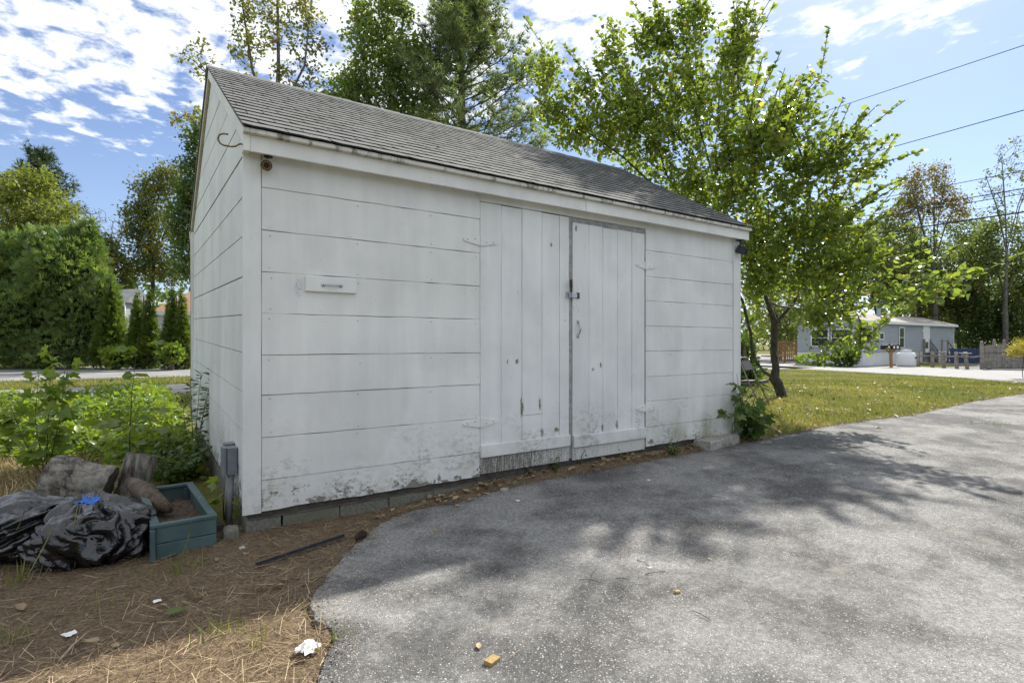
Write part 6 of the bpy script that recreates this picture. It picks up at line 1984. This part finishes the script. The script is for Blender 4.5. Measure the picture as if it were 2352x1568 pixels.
# black strip
a = gp(588, 1308, 0.03); b = gp(790, 1243, 0.04)
M['strip'] = simple('black_strip', (0.035, 0.038, 0.045), 0.45, 0.2, 0.3, 20)
st2 = thing('metal_strip', 'thin black metal strip lying across the pine needles', 'strip', a)
MB().beam(Vector((0, 0, 0)), b - a, 0.030, 0.005).build('flange', M['strip'], st2)
MB().beam(Vector((0, 0, 0.008)), b - a + Vector((0, 0, 0.008)), 0.010, 0.012).build('rib', M['strip'], st2)
# pine cone
pc = gp(828, 1240, 0.03)
cone = thing('pine_cone', 'dark open pine cone at the asphalt edge near the shed', 'pine cone', pc)
M['cone'] = simple('pine_cone_scale', (0.045, 0.028, 0.018), 0.8, var=0.4, scale=60)
mb = MB(); rr = random.Random(3)
for k in range(70):
    f = k / 70; a_ = k * 2.4; R0 = 0.030 * math.sin(math.pi * (0.12 + 0.82 * f))
    x = -0.05 + 0.10 * f
    d = Vector((0.35, math.cos(a_), math.sin(a_))).normalized(); s = Vector((0, -math.sin(a_), math.cos(a_))) * 0.010
    p = Vector((x, 0, 0)) + d * R0 * 0.4; t_ = Vector((x, 0, 0)) + d * (R0 + 0.006)
    mb.add([p - s * 0.5, p + s * 0.5, t_ + s, t_ - s, t_ + Vector((0.003, 0, 0.002))], [(0, 1, 2, 3), (3, 2, 4)])
kind(mb.build('scales', M['cone'], cone), 'stuff')
MB().lathe([(0.004, -0.05), (0.012, -0.02), (0.012, 0.02), (0.004, 0.05)], 8, axis='X').build('core', M['cone'], cone)
cone.rotation_euler = (0, 0, 0.5)
# twigs
M['twig'] = simple('dry_twig', (0.11, 0.075, 0.05), 0.9, var=0.3, scale=40)
M['stick'] = simple('pale_stick', (0.33, 0.25, 0.17), 0.9, var=0.25, scale=40)
tw = [((1330, 1337), (1385, 1346), 'twig', 0.003), ((1355, 1342), (1372, 1310), 'twig', 0.002), ((1463, 1292), (1492, 1308), 'twig', 0.003), ((1482, 1325), (1528, 1318), 'twig', 0.0035),
      ((1425, 1290), (1432, 1262), 'stick', 0.002), ((1590, 1410), (1632, 1432), 'twig', 0.003), ((1415, 1335), (1445, 1338), 'twig', 0.003), ((1195, 1500), (1160, 1530), 'stick', 0.002),
      ((135, 1530), (205, 1460), 'stick', 0.008), ((255, 1470), (190, 1530), 'stick', 0.002), ((905, 1290), (880, 1310), 'stick', 0.002)]
tw_lab = ['dark straight twig on asphalt crossed by a shorter one', 'short thin twig lying over a straight dark twig on asphalt', 'twig pointing at the flat pale pebble', 'dark twig just below the flat pale pebble',
          'bent pale straw on the asphalt near the shade edge', 'thin dark twig on open asphalt beyond the golden pebble', 'short dark curved twig on sunlit asphalt between longer twigs', 'pale straw sliver near the tan wood chip',
          'thick pale stick lying in the straw', 'thin long straw stick beside the thick pale stick', 'pale straw at the curved driveway edge']
for i, ((p0, p1, mt, r_), lab) in enumerate(zip(tw, tw_lab)):
    a = gp(*p0, 0.016 + r_); b = gp(*p1, 0.016 + r_); mid = (a + b) / 2 + Vector((random.Random(i).uniform(-.01, .01), random.Random(i + 5).uniform(-.01, .01), 0.006))
    o = MB().tube([Vector((0, 0, 0)), mid - a, b - a], [r_ * .65, r_ * .65, r_ * 0.45], 6).build('twig', M[mt], None, smooth=True); o.location = a
    tag(o, lab, 'twig')
a = G(1771, 985); b = G(1795, 1001)
o = MB().tube([Vector((0, 0, 0)), (b - a)], [0.02, 0.012], 7).build('stick', M['stick'], None); o.location = (a.x, a.y, a.z + 0.04)
tag(o, 'broken stick poking out of the vine at the shed corner', 'stick')
# ================================================================== LOW PLANTS AND LITTER
rng = np.random.default_rng(77)
NIGHT = None
def lay(name, x, y, size, tpl, lm, tilt, zoff, width=1.0, label=None, tone=None, seed=0, zr=0.015):
    r = np.random.default_rng(seed); n = len(x)
    z = ground_height(x, y) + zoff + r.random(n) * zr
    a = r.uniform(0, 2 * np.pi, n)
    t = tilt(r, n)
    d = np.stack([np.cos(a) * np.cos(t), np.sin(a) * np.cos(t), np.sin(t)], -1)
    u = r.normal(size=(n, 3)) * 0.5 + np.array((0, 0, 1.0))
    tn = r.random(n) if tone is None else tone
    o = leaves(name, np.stack([x, y, z], -1), d, u, size(r, n), tpl, LM[lm], None, tn, width)
    kind(o, 'stuff'); o['label'] = label; o['category'] = 'litter' if 'litter' in name else 'grass'
    return o
def sample(n, x0, x1, y0, y1, ok):
    X = rng.uniform(x0, x1, n); Y = rng.uniform(y0, y1, n)
    k = ok(X, Y); return X[k], Y[k]
in_shed = lambda X, Y: (X > -0.01) & (X < SL) & (Y > -0.0) & (Y < SD)
def off_drive(X, Y, over=0.04):
    ins = in_poly(X, Y, drive_poly)
    d = dist_poly(X, Y, sel_edge, closed=False)
    return ~ins | (d < over * rng.random(len(X)) ** 2 * 2)
X, Y = sample(40000, -3.6, 6.4, -3.6, 0.7, lambda X, Y: ~in_shed(X, Y) & (litter_zone(X, Y) > rng.random(len(X))) & off_drive(X, Y, 0.06))
lay('pine_needle_litter', X, Y, lambda r, n: r.uniform(0.045, 0.12, n), 'strand', 'needle_brown', lambda r, n: r.normal(0.02, 0.10, n), 0.004, 1.1, 'brown fallen pine needles covering the soil round the shed corner', seed=1)
X, Y = sample(46000, -3.6, 1.4, -3.8, 0.4, lambda X, Y: ~in_shed(X, Y) & off_drive(X, Y, 0.10) & (rng.random(len(X)) < np.clip((-Y - 0.3) / 1.3, 0.14, 1)))
lay('straw_litter', X, Y, lambda r, n: r.uniform(0.04, 0.14, n) * r.uniform(.6, 1.2, n), 'strand', 'straw', lambda r, n: np.abs(r.normal(0.05, 0.18, n)), 0.006, 0.6, 'dry tan cut grass strewn over the foreground soil', seed=2)
X, Y = sample(5200, -3.6, 1.2, -3.8, 0.3, lambda X, Y: ~in_shed(X, Y) & off_drive(X, Y, 0.0) & (np.sin(X * 4.1 + 1) * np.sin(Y * 3.7) + 0.4 * rng.normal(size=len(X)) > 0.45))
lay('sparse_grass', X, Y, lambda r, n: r.uniform(0.035, 0.09, n), 'blade', 'grass', lambda r, n: r.uniform(0.3, 1.2, n), -0.004, 1.3, 'thin green grass sprigs among the foreground straw', seed=3)

# crumbs of broken asphalt along the driveway edge
def crumbs(n):
    r = np.random.default_rng(12)
    el = np.array([p for p in edge_line if -1.0 < p[0] < 9 and -4.2 < p[1] < 4])
    k = r.integers(0, len(el), n); off_ = r.normal(0, 0.05, (n, 2))
    p = el[k] + off_
    s = r.uniform(0.002, 0.006, n) * r.uniform(.6, 1.3, n)
    base = np.array([(1, 0, 0), (-1, 0, 0), (0, 1, 0), (0, -1, 0), (0, 0, .7), (0, 0, -.7)], float)
    tf = np.array([(0, 2, 4), (2, 1, 4), (1, 3, 4), (3, 0, 4), (2, 0, 5), (1, 2, 5), (3, 1, 5), (0, 3, 5)])
    V = base[None] * s[:, None, None] * r.uniform(.6, 1.3, (n, 6, 1)) + np.stack([p[:, 0], p[:, 1], terrain(p[:, 0], p[:, 1]) + 0.014], -1)[:, None]
    F = (tf[None] + (np.arange(n) * 6)[:, None, None]).reshape(-1)
    o = np_mesh('asphalt_crumbs', V.reshape(-1, 3), F, 3, M['asphalt'])
    kind(o, 'stuff'); o['label'] = 'loose crumbs of asphalt and grit along the driveway edge'; o['category'] = 'gravel'
crumbs(5200)
# exposed stones standing proud of the worn asphalt
def stones(n):
    r = np.random.default_rng(13)
    d = 1.9 + 5.6 * r.random(n) ** 1.5; s_ = r.uniform(-0.45, 1.0, n)
    p = np.array((CAM.x, CAM.y)) + np.array((FWD.x, FWD.y)) * d[:, None] + np.array((RIGHT.x, RIGHT.y)) * (s_ * d)[:, None]
    patch = np.array([mnoise.noise(Vector((q_[0] * 1.1, q_[1] * 1.1, 0))) for q_ in p])
    k = in_poly(p[:, 0], p[:, 1], drive_poly) & (r.random(n) < 0.62 + 0.6 * patch)
    p = p[k]; n = len(p)
    s = r.uniform(0.0018, 0.0047, n)
    a0 = r.uniform(0, 6.28, n); m = 5
    ring = np.stack([np.stack([np.cos(a0 + 6.283 * j / m), np.sin(a0 + 6.283 * j / m), np.zeros(n)], -1) * r.uniform(.7, 1.3, (n, 1)) for j in range(m)], 1)
    topv = np.stack([r.normal(0, .2, n), r.normal(0, .2, n), r.uniform(.3, .6, n)], -1)[:, None]
    V = np.concatenate([ring, topv], 1) * s[:, None, None] + np.stack([p[:, 0], p[:, 1], terrain(p[:, 0], p[:, 1]) + 0.0122], -1)[:, None]
    tf = np.array([(j, (j + 1) % m, m) for j in range(m)])
    F = (tf[None] + (np.arange(n) * (m + 1))[:, None, None]).reshape(-1)
    mt, t, b = material('exposed_aggregate')
    at_ = t.n('ShaderNodeAttribute'); at_.attribute_name = 'tone'
    t.put(b.inputs['Base Color'], t.mix(at_.outputs['Fac'], (0.10, 0.098, 0.092), (0.46, 0.445, 0.41)))
    b.inputs['Roughness'].default_value = 0.85
    o = np_mesh('asphalt_stones', V.reshape(-1, 3), F, 3, mt, attr={'tone': ('FACE', np.repeat(r.random(n) ** 1.3, m))})
    kind(o, 'stuff'); o['label'] = 'small exposed stones set in the worn asphalt driveway'; o['category'] = 'gravel'
stones(90000)
# right lawn
RR = np.array((RIGHT.x, RIGHT.y)); FF = np.array((FWD.x, FWD.y))
def lawn_ok(X, Y):
    k = ~in_shed(X, Y) & ~in_poly(X, Y, drive_poly)
    for rp in roads: k &= ~in_poly(X, Y, rp)
    return k
def camspace(n, d0, d1, s0, s1, power=1.0):
    d = d0 + (d1 - d0) * rng.random(n) ** power
    s = rng.uniform(s0, s1, n)
    p = np.array((CAM.x, CAM.y)) + FF * d[:, None] + RR * (s * d)[:, None]
    return p[:, 0], p[:, 1], d
X, Y, D = camspace(110000, 7.0, 31, 0.36, 1.02, 1.1)
k = lawn_ok(X, Y); X, Y, D = X[k], Y[k], D[k]
tn = np.clip(0.45 + np.array([0.55 * mnoise.noise(Vector((a * 0.45, b * 0.45, 2))) + 0.4 * mnoise.noise(Vector((a * 1.7, b * 1.7, 5))) for a, b in zip(X, Y)]) + rng.normal(0, .2, len(X)), 0, 1)
lay('lawn_grass', X, Y, lambda r, n: r.uniform(0.035, 0.075, n), 'blade', 'grass', lambda r, n: r.uniform(0.4, 1.4, n), -0.004, 5.0, 'short yellow-green lawn between driveway and right road', tone=tn, seed=4)
X, Y, D = camspace(60000, 12, 33, -1.05, -0.55, 1.0)
k = lawn_ok(X, Y); X, Y, D = X[k], Y[k], D[k]
lay('verge_grass', X, Y, lambda r, n: r.uniform(0.05, 0.12, n), 'blade', 'grass', lambda r, n: r.uniform(0.4, 1.4, n), -0.004, 5.0, 'short grass on the verge between the left road and pavement', seed=5)
# fallen leaves on the lawn, too many and small to pick apart
X, Y, D = camspace(700, 7.2, 20, 0.40, 1.02, 1.6)
k = lawn_ok(X, Y); X, Y = X[k], Y[k]
lay('leaf_litter', X, Y, lambda r, n: r.uniform(0.05, 0.13, n), 'dryleaf', 'dryleaf', lambda r, n: r.normal(0, .2, n), 0.02, 1.0, 'scattered dry leaves lying on the right lawn', seed=6)

X, Y = sample(900, 0.9, 6.1, -0.55, -0.01, lambda X, Y: ~in_poly(X, Y, drive_poly))
lay('foundation_litter', X, Y, lambda r, n: r.uniform(0.03, 0.075, n), 'dryleaf', 'dryleaf', lambda r, n: r.normal(0, .3, n), 0.012, 1.0, 'dead leaf scraps caught along the shed foundation', seed=16)
# weed bank on the left
def weed_h(X, Y):
    dep = (X - CAM.x) * FF[0] + (Y - CAM.y) * FF[1]; lat = (X - CAM.x) * RR[0] + (Y - CAM.y) * RR[1]
    h = 0.34 + 0.16 * np.sin(X * 1.9) * np.cos(Y * 1.4 + 1) + 0.10 * np.sin(X * 4.3 + Y * 3.1)
    h *= np.clip((dep - 5.4) / 1.2, 0, 1) * np.clip((13.2 - dep) / 1.5, 0, 1)
    h *= 1 + 0.5 * np.clip(1 - np.abs(X + 0.45) / 0.5, 0, 1)
    s = lat / dep
    h *= np.clip((s + 0.80) / 0.10, 0.0, 1) * 0.0 + np.where((dep < 7.0) & (s < -0.75), np.clip((dep - 6.3) / 0.7, 0, 1), 1)
    return h
X, Y, D = camspace(30000, 5.2, 13.4, -1.12, -0.50, 0.9)
k = (X < -0.10) & (X > -14)
X, Y = X[k], Y[k]; H = weed_h(X, Y); k = H > 0.05; X, Y, H = X[k], Y[k], H[k]
n = len(X); z = H * (0.15 + 0.85 * rng.random(n) ** 0.6)
pos = np.stack([X, Y, z], -1)
tn = np.clip(0.5 + 0.5 * np.array([mnoise.noise(Vector((p[0] * 1.7, p[1] * 1.7, p[2]))) for p in pos]) + rng.normal(0, .2, n), 0, 1)
o = leaves('weed_cover', pos, nrm(rng.normal(size=(n, 3)) + np.array((0, 0, .1))), rng.normal(size=(n, 3)) * .5 + np.array((0, 0, 1.0)), rng.uniform(0.05, 0.12, n), 'oval', LM['weed'], None, tn, rng.uniform(.7, 1.2, n))
kind(o, 'stuff'); o['label'] = 'bank of mixed green weeds and ground cover left of the shed'; o['category'] = 'weeds'
X, Y, D = camspace(9000, 4.3, 7.2, -1.05, -0.66, 1.0)
k = (X < -0.4); X, Y = X[k], Y[k]
lay('dry_grass', X, Y, lambda r, n: r.uniform(0.06, 0.15, n), 'blade', 'straw', lambda r, n: r.uniform(0.3, 1.4, n), -0.004, 1.6, 'patch of dry yellow grass beyond the trash bags', seed=8)

# ---- single plants
def stalk_plant(name, label, base, stems, lm, tpl, leaf_fn, cat='plant', group=None, stem_mat=None, seed=0):
    """stems: list of polylines (absolute points); leaf_fn(rng, pts) -> pos, dirs, ups, sizes"""
    r = np.random.default_rng(seed)
    root = thing(name, label, cat, tuple(base), group=group); off = np.array(base, float)
    mb = MB(); A_ = []
    for s in stems:
        s = [np.array(p, float) for p in s]
        k = len(s)
        MB().tube([p - off for p in s], [0.006 * (1 - 0.7 * i / (k - 1)) for i in range(k)], 5).build('stem', stem_mat or STEM, root, smooth=True)
        A_.append(leaf_fn(r, s))
    pos = np.concatenate([a[0] for a in A_]); d = np.concatenate([a[1] for a in A_]); u_ = np.concatenate([a[2] for a in A_]); sz = np.concatenate([a[3] for a in A_])
    tn = np.clip(r.beta(2, 2, len(pos)), 0, 0.95)
    leaves('foliage', pos - off, d, u_, sz, tpl, LM[lm], root, tn)
    return root
STEM = simple('green_brown_stem', (0.085, 0.075, 0.035), 0.7, var=0.3, scale=20)
STEM_RED = simple('dark_reddish_stem', (0.055, 0.030, 0.025), 0.7, var=0.3, scale=20)
def along(r, s, n, lo=0.15):
    s = np.array(s); L = len(s) - 1
    t = np.sort(lo + (1 - lo) * r.random(n)) * L; i = np.minimum(t.astype(int), L - 1); f = (t - i)[:, None]
    return s[i] * (1 - f) + s[i + 1] * f, t / L
def leaf_maple(size, n, droop=0.2, petiole=0.06):
    def fn(r, s):
        p, t = along(r, s, n)
        a = r.uniform(0, 6.28, n); d = np.stack([np.cos(a), np.sin(a), np.full(n, 0.15)], -1)
        pos = p + d * petiole * r.uniform(.5, 1.5, (n, 1))
        d2 = d + np.array((0, 0, -droop - 0.25)) + r.normal(0, .3, d.shape)
        return pos, d2, r.normal(size=d.shape) * .65 + np.array((0, 0, 0.8)), size * r.uniform(.6, 1.2, n) * (1.1 - 0.4 * t)
    return fn
def leaf_compound(size, nodes, leaflets=5):
    def fn(r, s):
        p, t = along(r, s, nodes, 0.3)
        P_, D_, U_, S_ = [], [], [], []
        for i in range(nodes):
            a = i * 2.4 + r.uniform(-.3, .3); d = np.array((math.cos(a), math.sin(a), 0.10)); side = np.array((-math.sin(a), math.cos(a), 0))
            L = size * 1.6
            for k in range(leaflets):
                f = 0.45 + 0.55 * k / (leaflets - 1)
                sgn = (-1) ** k if k < leaflets - 1 else 0
                q_ = p[i] + d * L * f + np.array((0, 0, -0.05 * f))
                P_.append(q_); D_.append(d * (0.5 if sgn else 1) + side * sgn * 0.9 + np.array((0, 0, -.12))); U_.append(np.array((0, 0, 1.0)) + r.normal(0, .55, 3)); S_.append(size * r.uniform(.7, 1.1))
        return np.array(P_), np.array(D_), np.array(U_), np.array(S_)
    return fn
def leaf_narrow(size, n):
    def fn(r, s):
        p, t = along(r, s, n, 0.1)
        a = r.uniform(0, 6.28, n); d = np.stack([np.cos(a), np.sin(a), r.uniform(-.1, .6, n)], -1)
        return p, d, r.normal(size=d.shape) + np.array((0, 0, .6)), size * r.uniform(.6, 1.2, n)
    return fn
def Wp(px_, py_, d): return np.array(W(px_, py_, d))
mb_ = G(105, 1108)
stalk_plant('maple_sapling', 'bright yellow-green maple sapling standing above the weeds', (mb_.x, mb_.y, 0),
    [[(mb_.x, mb_.y, 0), Wp(112, 930, 5.5), Wp(120, 800, 5.5)], [(mb_.x, mb_.y, 0), Wp(80, 960, 5.6), Wp(90, 850, 5.6)], [(mb_.x, mb_.y, 0), Wp(140, 950, 5.4), Wp(150, 830, 5.4)], [(mb_.x, mb_.y, 0), Wp(50, 1000, 5.6), Wp(20, 920, 5.6)]],
    'weed', 'maple', leaf_maple(0.125, 48), 'sapling', seed=11)
hb = G(296, 1120)
stalk_plant('hickory_sapling', 'slender single-stemmed sapling with long leaflets between log and shed', (hb.x, hb.y, 0),
    [[(hb.x, hb.y, 0), Wp(298, 1000, 5.25), Wp(303, 900, 5.25), Wp(318, 768, 5.25)]], 'weed', 'oval', leaf_compound(0.15, 9), 'sapling', stem_mat=STEM_RED, seed=12)
ab = G(447, 1075)
stalk_plant('tall_weed', 'tall wispy weed with narrow leaves against the gable wall', (ab.x, ab.y, 0),
    [[(ab.x, ab.y, 0), Wp(452, 960, 6.0), Wp(462, 855, 6.0)], [(ab.x, ab.y, 0), Wp(440, 950, 6.1), Wp(438, 870, 6.1)], [(ab.x, ab.y, 0), Wp(470, 930, 5.9), Wp(490, 850, 5.9)], [(ab.x, ab.y, 0), Wp(425, 980, 6.2), Wp(418, 900, 6.2)], [(ab.x, ab.y, 0), Wp(455, 1000, 5.9), Wp(480, 900, 5.9)]],
    'weed_dark', 'narrow', leaf_narrow(0.10, 55), 'weed', seed=13)
for i, (px_, py_, hgt, lab) in enumerate(((395, 1110, 0.32, 'dark leafy weed clump behind the planter end'), (440, 1095, 0.42, 'dark leafy weed clump at the foot of the gable wall'), (345, 1085, 0.40, 'broad-leaved weed clump beside the upright log chunk'))):
    q = G(px_, py_); st_ = []
    for k in range(7):
        a = k * 0.9; st_.append([(q.x, q.y, 0), (q.x + 0.1 * math.cos(a), q.y + 0.1 * math.sin(a), hgt * 0.5), (q.x + 0.22 * math.cos(a), q.y + 0.22 * math.sin(a), hgt * (0.8 + 0.3 * math.sin(k * 2.1)))])
    stalk_plant('weed_clump', lab, (q.x, q.y, 0), st_, 'weed_dark', 'oval', leaf_maple(0.085, 26, petiole=0.04), 'weed', seed=14 + i)
eb_ = G(515, 1195)
stalk_plant('oak_seedling', 'thin seedling with pale lobed leaves in front of the outlet box', (eb_.x, eb_.y, 0),
    [[(eb_.x, eb_.y, 0), Wp(512, 1140, 4.1), Wp(520, 1095, 4.1)]], 'weed', 'maple', leaf_maple(0.10, 9, 0.3), 'seedling', seed=19)
# vine and seedlings at the right corner
vb = G(1715, 1008)
vst = []
rv = random.Random(4)
for k in range(11):
    ex = 1680 + 9 * k + rv.uniform(-5, 5); ey = rv.choice([900, 920, 935, 950, 875]); d = 6.75 + rv.uniform(-.2, .3)
    if k == 0: ex, ey, d = 1668, 945, 6.5
    if k == 2: ex, ey, d = 1692, 858, 6.5
    if k == 10: ex, ey, d = 1765, 960, 6.6
    e = Wp(ex, ey, d); b_ = np.array((vb.x, vb.y, vb.z)) + np.array((rv.uniform(-.12, .12), rv.uniform(-.12, .12), 0))
    vst.append([b_, (b_ + e) / 2 + np.array((0, 0, .08)), e])
stalk_plant('leafy_vine', 'dark broad-leaved vine sprawling over the right shed corner', tuple(vb), vst, 'weed_dark', 'maple', leaf_maple(0.13, 16, 0.55), 'vine', seed=21)
# weeds along the foundation
fw = [(1215, 1103, 'small weed tuft below the gap between the doors'), (1270, 1092, 'weed tuft against the blocks under the right door'), (1420, 1064, 'yellowish weed tuft at the asphalt edge under the right door'), (1545, 1048, 'broad-leaved weed flattened at the asphalt edge'), (1580, 1030, 'thin weed by the pale concrete block'), (1130, 1112, 'sprig growing at the foundation under the left door'), (800, 1180, 'small grassy sprig on needles by the corner block'), (838, 1183, 'single bright seedling on needles by the foundation'), (970, 1150, 'lone lime-green seedling against the foundation'), (1330, 1082, 'leafy weed beside the white paper scrap'), (1480, 1056, 'ragged weed where the right door meets the siding'), (1610, 1026, 'tall thin weed in front of the mossy siding')]
for i, (px_, py_, lab) in enumerate(fw):
    q = G(px_, py_)
    st_ = []
    for k in range(5 if i < 7 else 1):
        a = rv.uniform(0, 6.28); h_ = rv.uniform(.08, .22); l_ = rv.uniform(.02, .10)
        st_.append([(q.x, q.y, q.z + 0.02), (q.x + l_ * .4 * math.cos(a), q.y + l_ * .4 * math.sin(a), q.z + h_ * .7), (q.x + l_ * math.cos(a), q.y + l_ * math.sin(a), q.z + h_)])
    stalk_plant('foundation_weed', lab, tuple(q), st_, 'weed_dark' if i < 7 else 'weed', 'oval' if i % 2 else 'narrow', leaf_maple(0.055 if i < 7 else 0.05, 8 if i < 7 else 3, petiole=0.02), 'weed', seed=30 + i)
# grass tufts in the foreground
def grass_tuft(label, px_, py_, n, h, seed, lm='grass', spread=0.05, w_=1.6):
    r = np.random.default_rng(seed); q = G(px_, py_)
    a = r.uniform(0, 6.28, n); t = r.uniform(0.5, 1.35, n)
    d = np.stack([np.cos(a) * np.cos(t), np.sin(a) * np.cos(t), np.sin(t)], -1)
    pos = np.stack([r.normal(0, spread, n), r.normal(0, spread, n), np.full(n, 0.0)], -1)
    u_ = -np.stack([np.cos(a), np.sin(a), np.zeros(n)], -1) + np.array((0, 0, .3))
    o = leaves('grass_tuft', pos, d, u_, h * r.uniform(.5, 1.2, n), 'blade', LM[lm], None, np.clip(r.beta(2, 2.5, n), 0, .85), w_)
    o.location = (q.x, q.y, 0.005)
    tag(o, label, 'grass', 'grass tufts in the foreground')
for i, (a_, b_, n, h, lab) in enumerate(((425, 1310, 30, 0.14, 'green grass tuft below the planter front'), (500, 1460, 40, 0.10, 'bright green grass tuft amid straw, beside a yellow petal'), (590, 1480, 26, 0.09, 'green grass tuft next to the paper tissue'), (30, 1345, 26, 0.14, 'grass tuft in front of the slack trash bag'),
        (165, 1300, 16, 0.17, 'wiry crabgrass tuft at the foot of the bulging trash bag'), (335, 1330, 14, 0.09, 'small grass sprig between bag and planter corner'), (245, 1395, 22, 0.07, 'short grass patch in needles below the trash bag'), (770, 1475, 14, 0.10, 'grass tuft leaning over the driveway edge'), (12, 1480, 30, 0.10, 'grass patch at the straw edge far from the driveway'))):
    grass_tuft(lab, a_, b_, n, h, 50 + i)
for i, (a_, b_, lab) in enumerate(((2275, 975, 'grass growing in the driveway crack'), (2310, 980, 'grass tuft at the end of the driveway crack'), (2235, 972, 'low grass sprig in the driveway crack by the lawn'))):
    q = G(a_, b_); r = np.random.default_rng(300 + i); n = 26
    a = r.uniform(0, 6.28, n); t = r.uniform(0.4, 1.2, n)
    d = np.stack([np.cos(a) * np.cos(t), np.sin(a) * np.cos(t), np.sin(t)], -1)
    ps = RR[0] * r.normal(0, .14, n), RR[1] * r.normal(0, .14, n)
    o = leaves('grass_tuft', np.stack([ps[0], ps[1], np.zeros(n)], -1), d, r.normal(size=(n, 3)) + np.array((0, 0, 1.0)), 0.07 * r.uniform(.5, 1.2, n), 'blade', LM['grass'], None, r.random(n) * .85, 2.5)
    o.location = (q.x, q.y, q.z + 0.008); tag(o, lab, 'grass')
# long seed stalks in front of the bags
for i, (p0, p1, lab) in enumerate((((150, 1310), (175, 1070), 'long thin grass stalk rising before the bulging bag'), ((60, 1330), (130, 1195), 'yellowing grass blade leaning over the bags'), ((0, 1290), (60, 1165), 'broad yellow-green grass blade at the slack bag'), ((410, 1300), (440, 1195), 'seed stalk standing in front of the planter'))):
    q = G(*p0); e = W(p1[0], p1[1], 3.25); m_ = (q + e) / 2 + Vector((0.03, 0.02, 0.06))
    o = MB().tube([Vector((0, 0, 0)), m_ - q, e - q], [0.0035, 0.0028, 0.001], 5).build('grass_stalk', STEMY, None) if False else None
    mbq = MB(); mbq.tube([Vector((0, 0, 0)), m_ - q, e - q], [0.0035, 0.0028, 0.001], 5)
    o = mbq.build('grass_stalk', M['stalk'] if 'stalk' in M else M.setdefault('stalk', simple('yellow_green_stalk', (0.22, 0.23, 0.07), 0.6, var=0.2)), None)
    o.location = q; tag(o, lab, 'grass')
# dry leaves one by one
dl = [(230, 1480, 0.07), (365, 1395, 0.06), (640, 1340, 0.06), (655, 1350, 0.07), (610, 1360, 0.05), (470, 1378, 0.05), (90, 1400, 0.05), (40, 1395, 0.08), (560, 1275, 0.07), (500, 1295, 0.05),
      (255, 1490, 0.05), (700, 1345, 0.045), (1045, 1168, 0.07), (1080, 1150, 0.06), (1100, 1146, 0.06), (1125, 1140, 0.06), (1160, 1128, 0.05), (1290, 1100, 0.06), (1625, 1290, 0.03), (1750, 1010, 0.09), (1100, 1500, 0.05), (2010, 985, 0.12), (2060, 960, 0.12)]
for i, (a_, b_, s) in enumerate(dl):
    q = G(a_, b_); r = np.random.default_rng(200 + i)
    tv, tf = TPL['dryleaf']
    me = np_mesh('dry_leaf', tv * s, tf.ravel(), 3, LM['dryleaf'], attr={'tone': ('FACE', np.full(len(tf), r.uniform(.3, .84)))})
    me.location = (q.x, q.y, q.z + 0.022); me.rotation_euler = (r.normal(0, .2), r.normal(0, .2), r.uniform(0, 6.28))
    if a_ < 760: lab, gr_ = 'curled tan dry leaf lying in the needles and straw below the planter', 'dry leaves in the straw'
    elif b_ < 1020: lab, gr_ = 'brown dry leaf on the lawn edge beyond the shed end', 'dry leaves at the lawn edge'
    elif b_ < 1180: lab, gr_ = 'curled tan dry leaf at the foot of the shed foundation', 'dry leaves along the foundation'
    else: lab, gr_ = 'small dry leaf lying out on the open asphalt', 'dry leaves on the asphalt'
    tag(me, lab, 'leaf', gr_)
q = G(402, 1412)
tv, tf = TPL['oval']
o = np_mesh('green_leaf', tv * np.array((0.07, 0.10, .05)), tf.ravel(), 3, LM['weed_dark'], attr={'tone': ('FACE', np.full(len(tf), .8))}); o.location = (q.x - 0.05, q.y - 0.02, 0.03); o.rotation_euler = (0.1, 0.25, -1.6)
tag(o, 'long grey-green fallen leaf lying on the straw', 'leaf')
# dead grass wisps and small twigs caught on the roof
rw = random.Random(9)
for i in range(5):
    x = rw.uniform(1.2, 4.6); s_ = rw.uniform(.1, .5)
    p = Vector((x, EY, EZ)) + ud * (s_ * ln) + nd * 0.018
    p.z += SHEAR * p.y
    mbq = MB()
    mbq.tube([Vector((0, 0, 0)), Vector((rw.uniform(.03, .12), rw.uniform(-.03, .03), 0.012)), Vector((rw.uniform(.12, .2), rw.uniform(-.05, .05) * 1, 0.0 + 0.02))], 0.003, 5)
    o = mbq.build('roof_twig', M['stick']); o.location = p
    tag(o, 'dry wisp of twig caught on the shed shingles', 'twig', 'wisps on the shed roof')
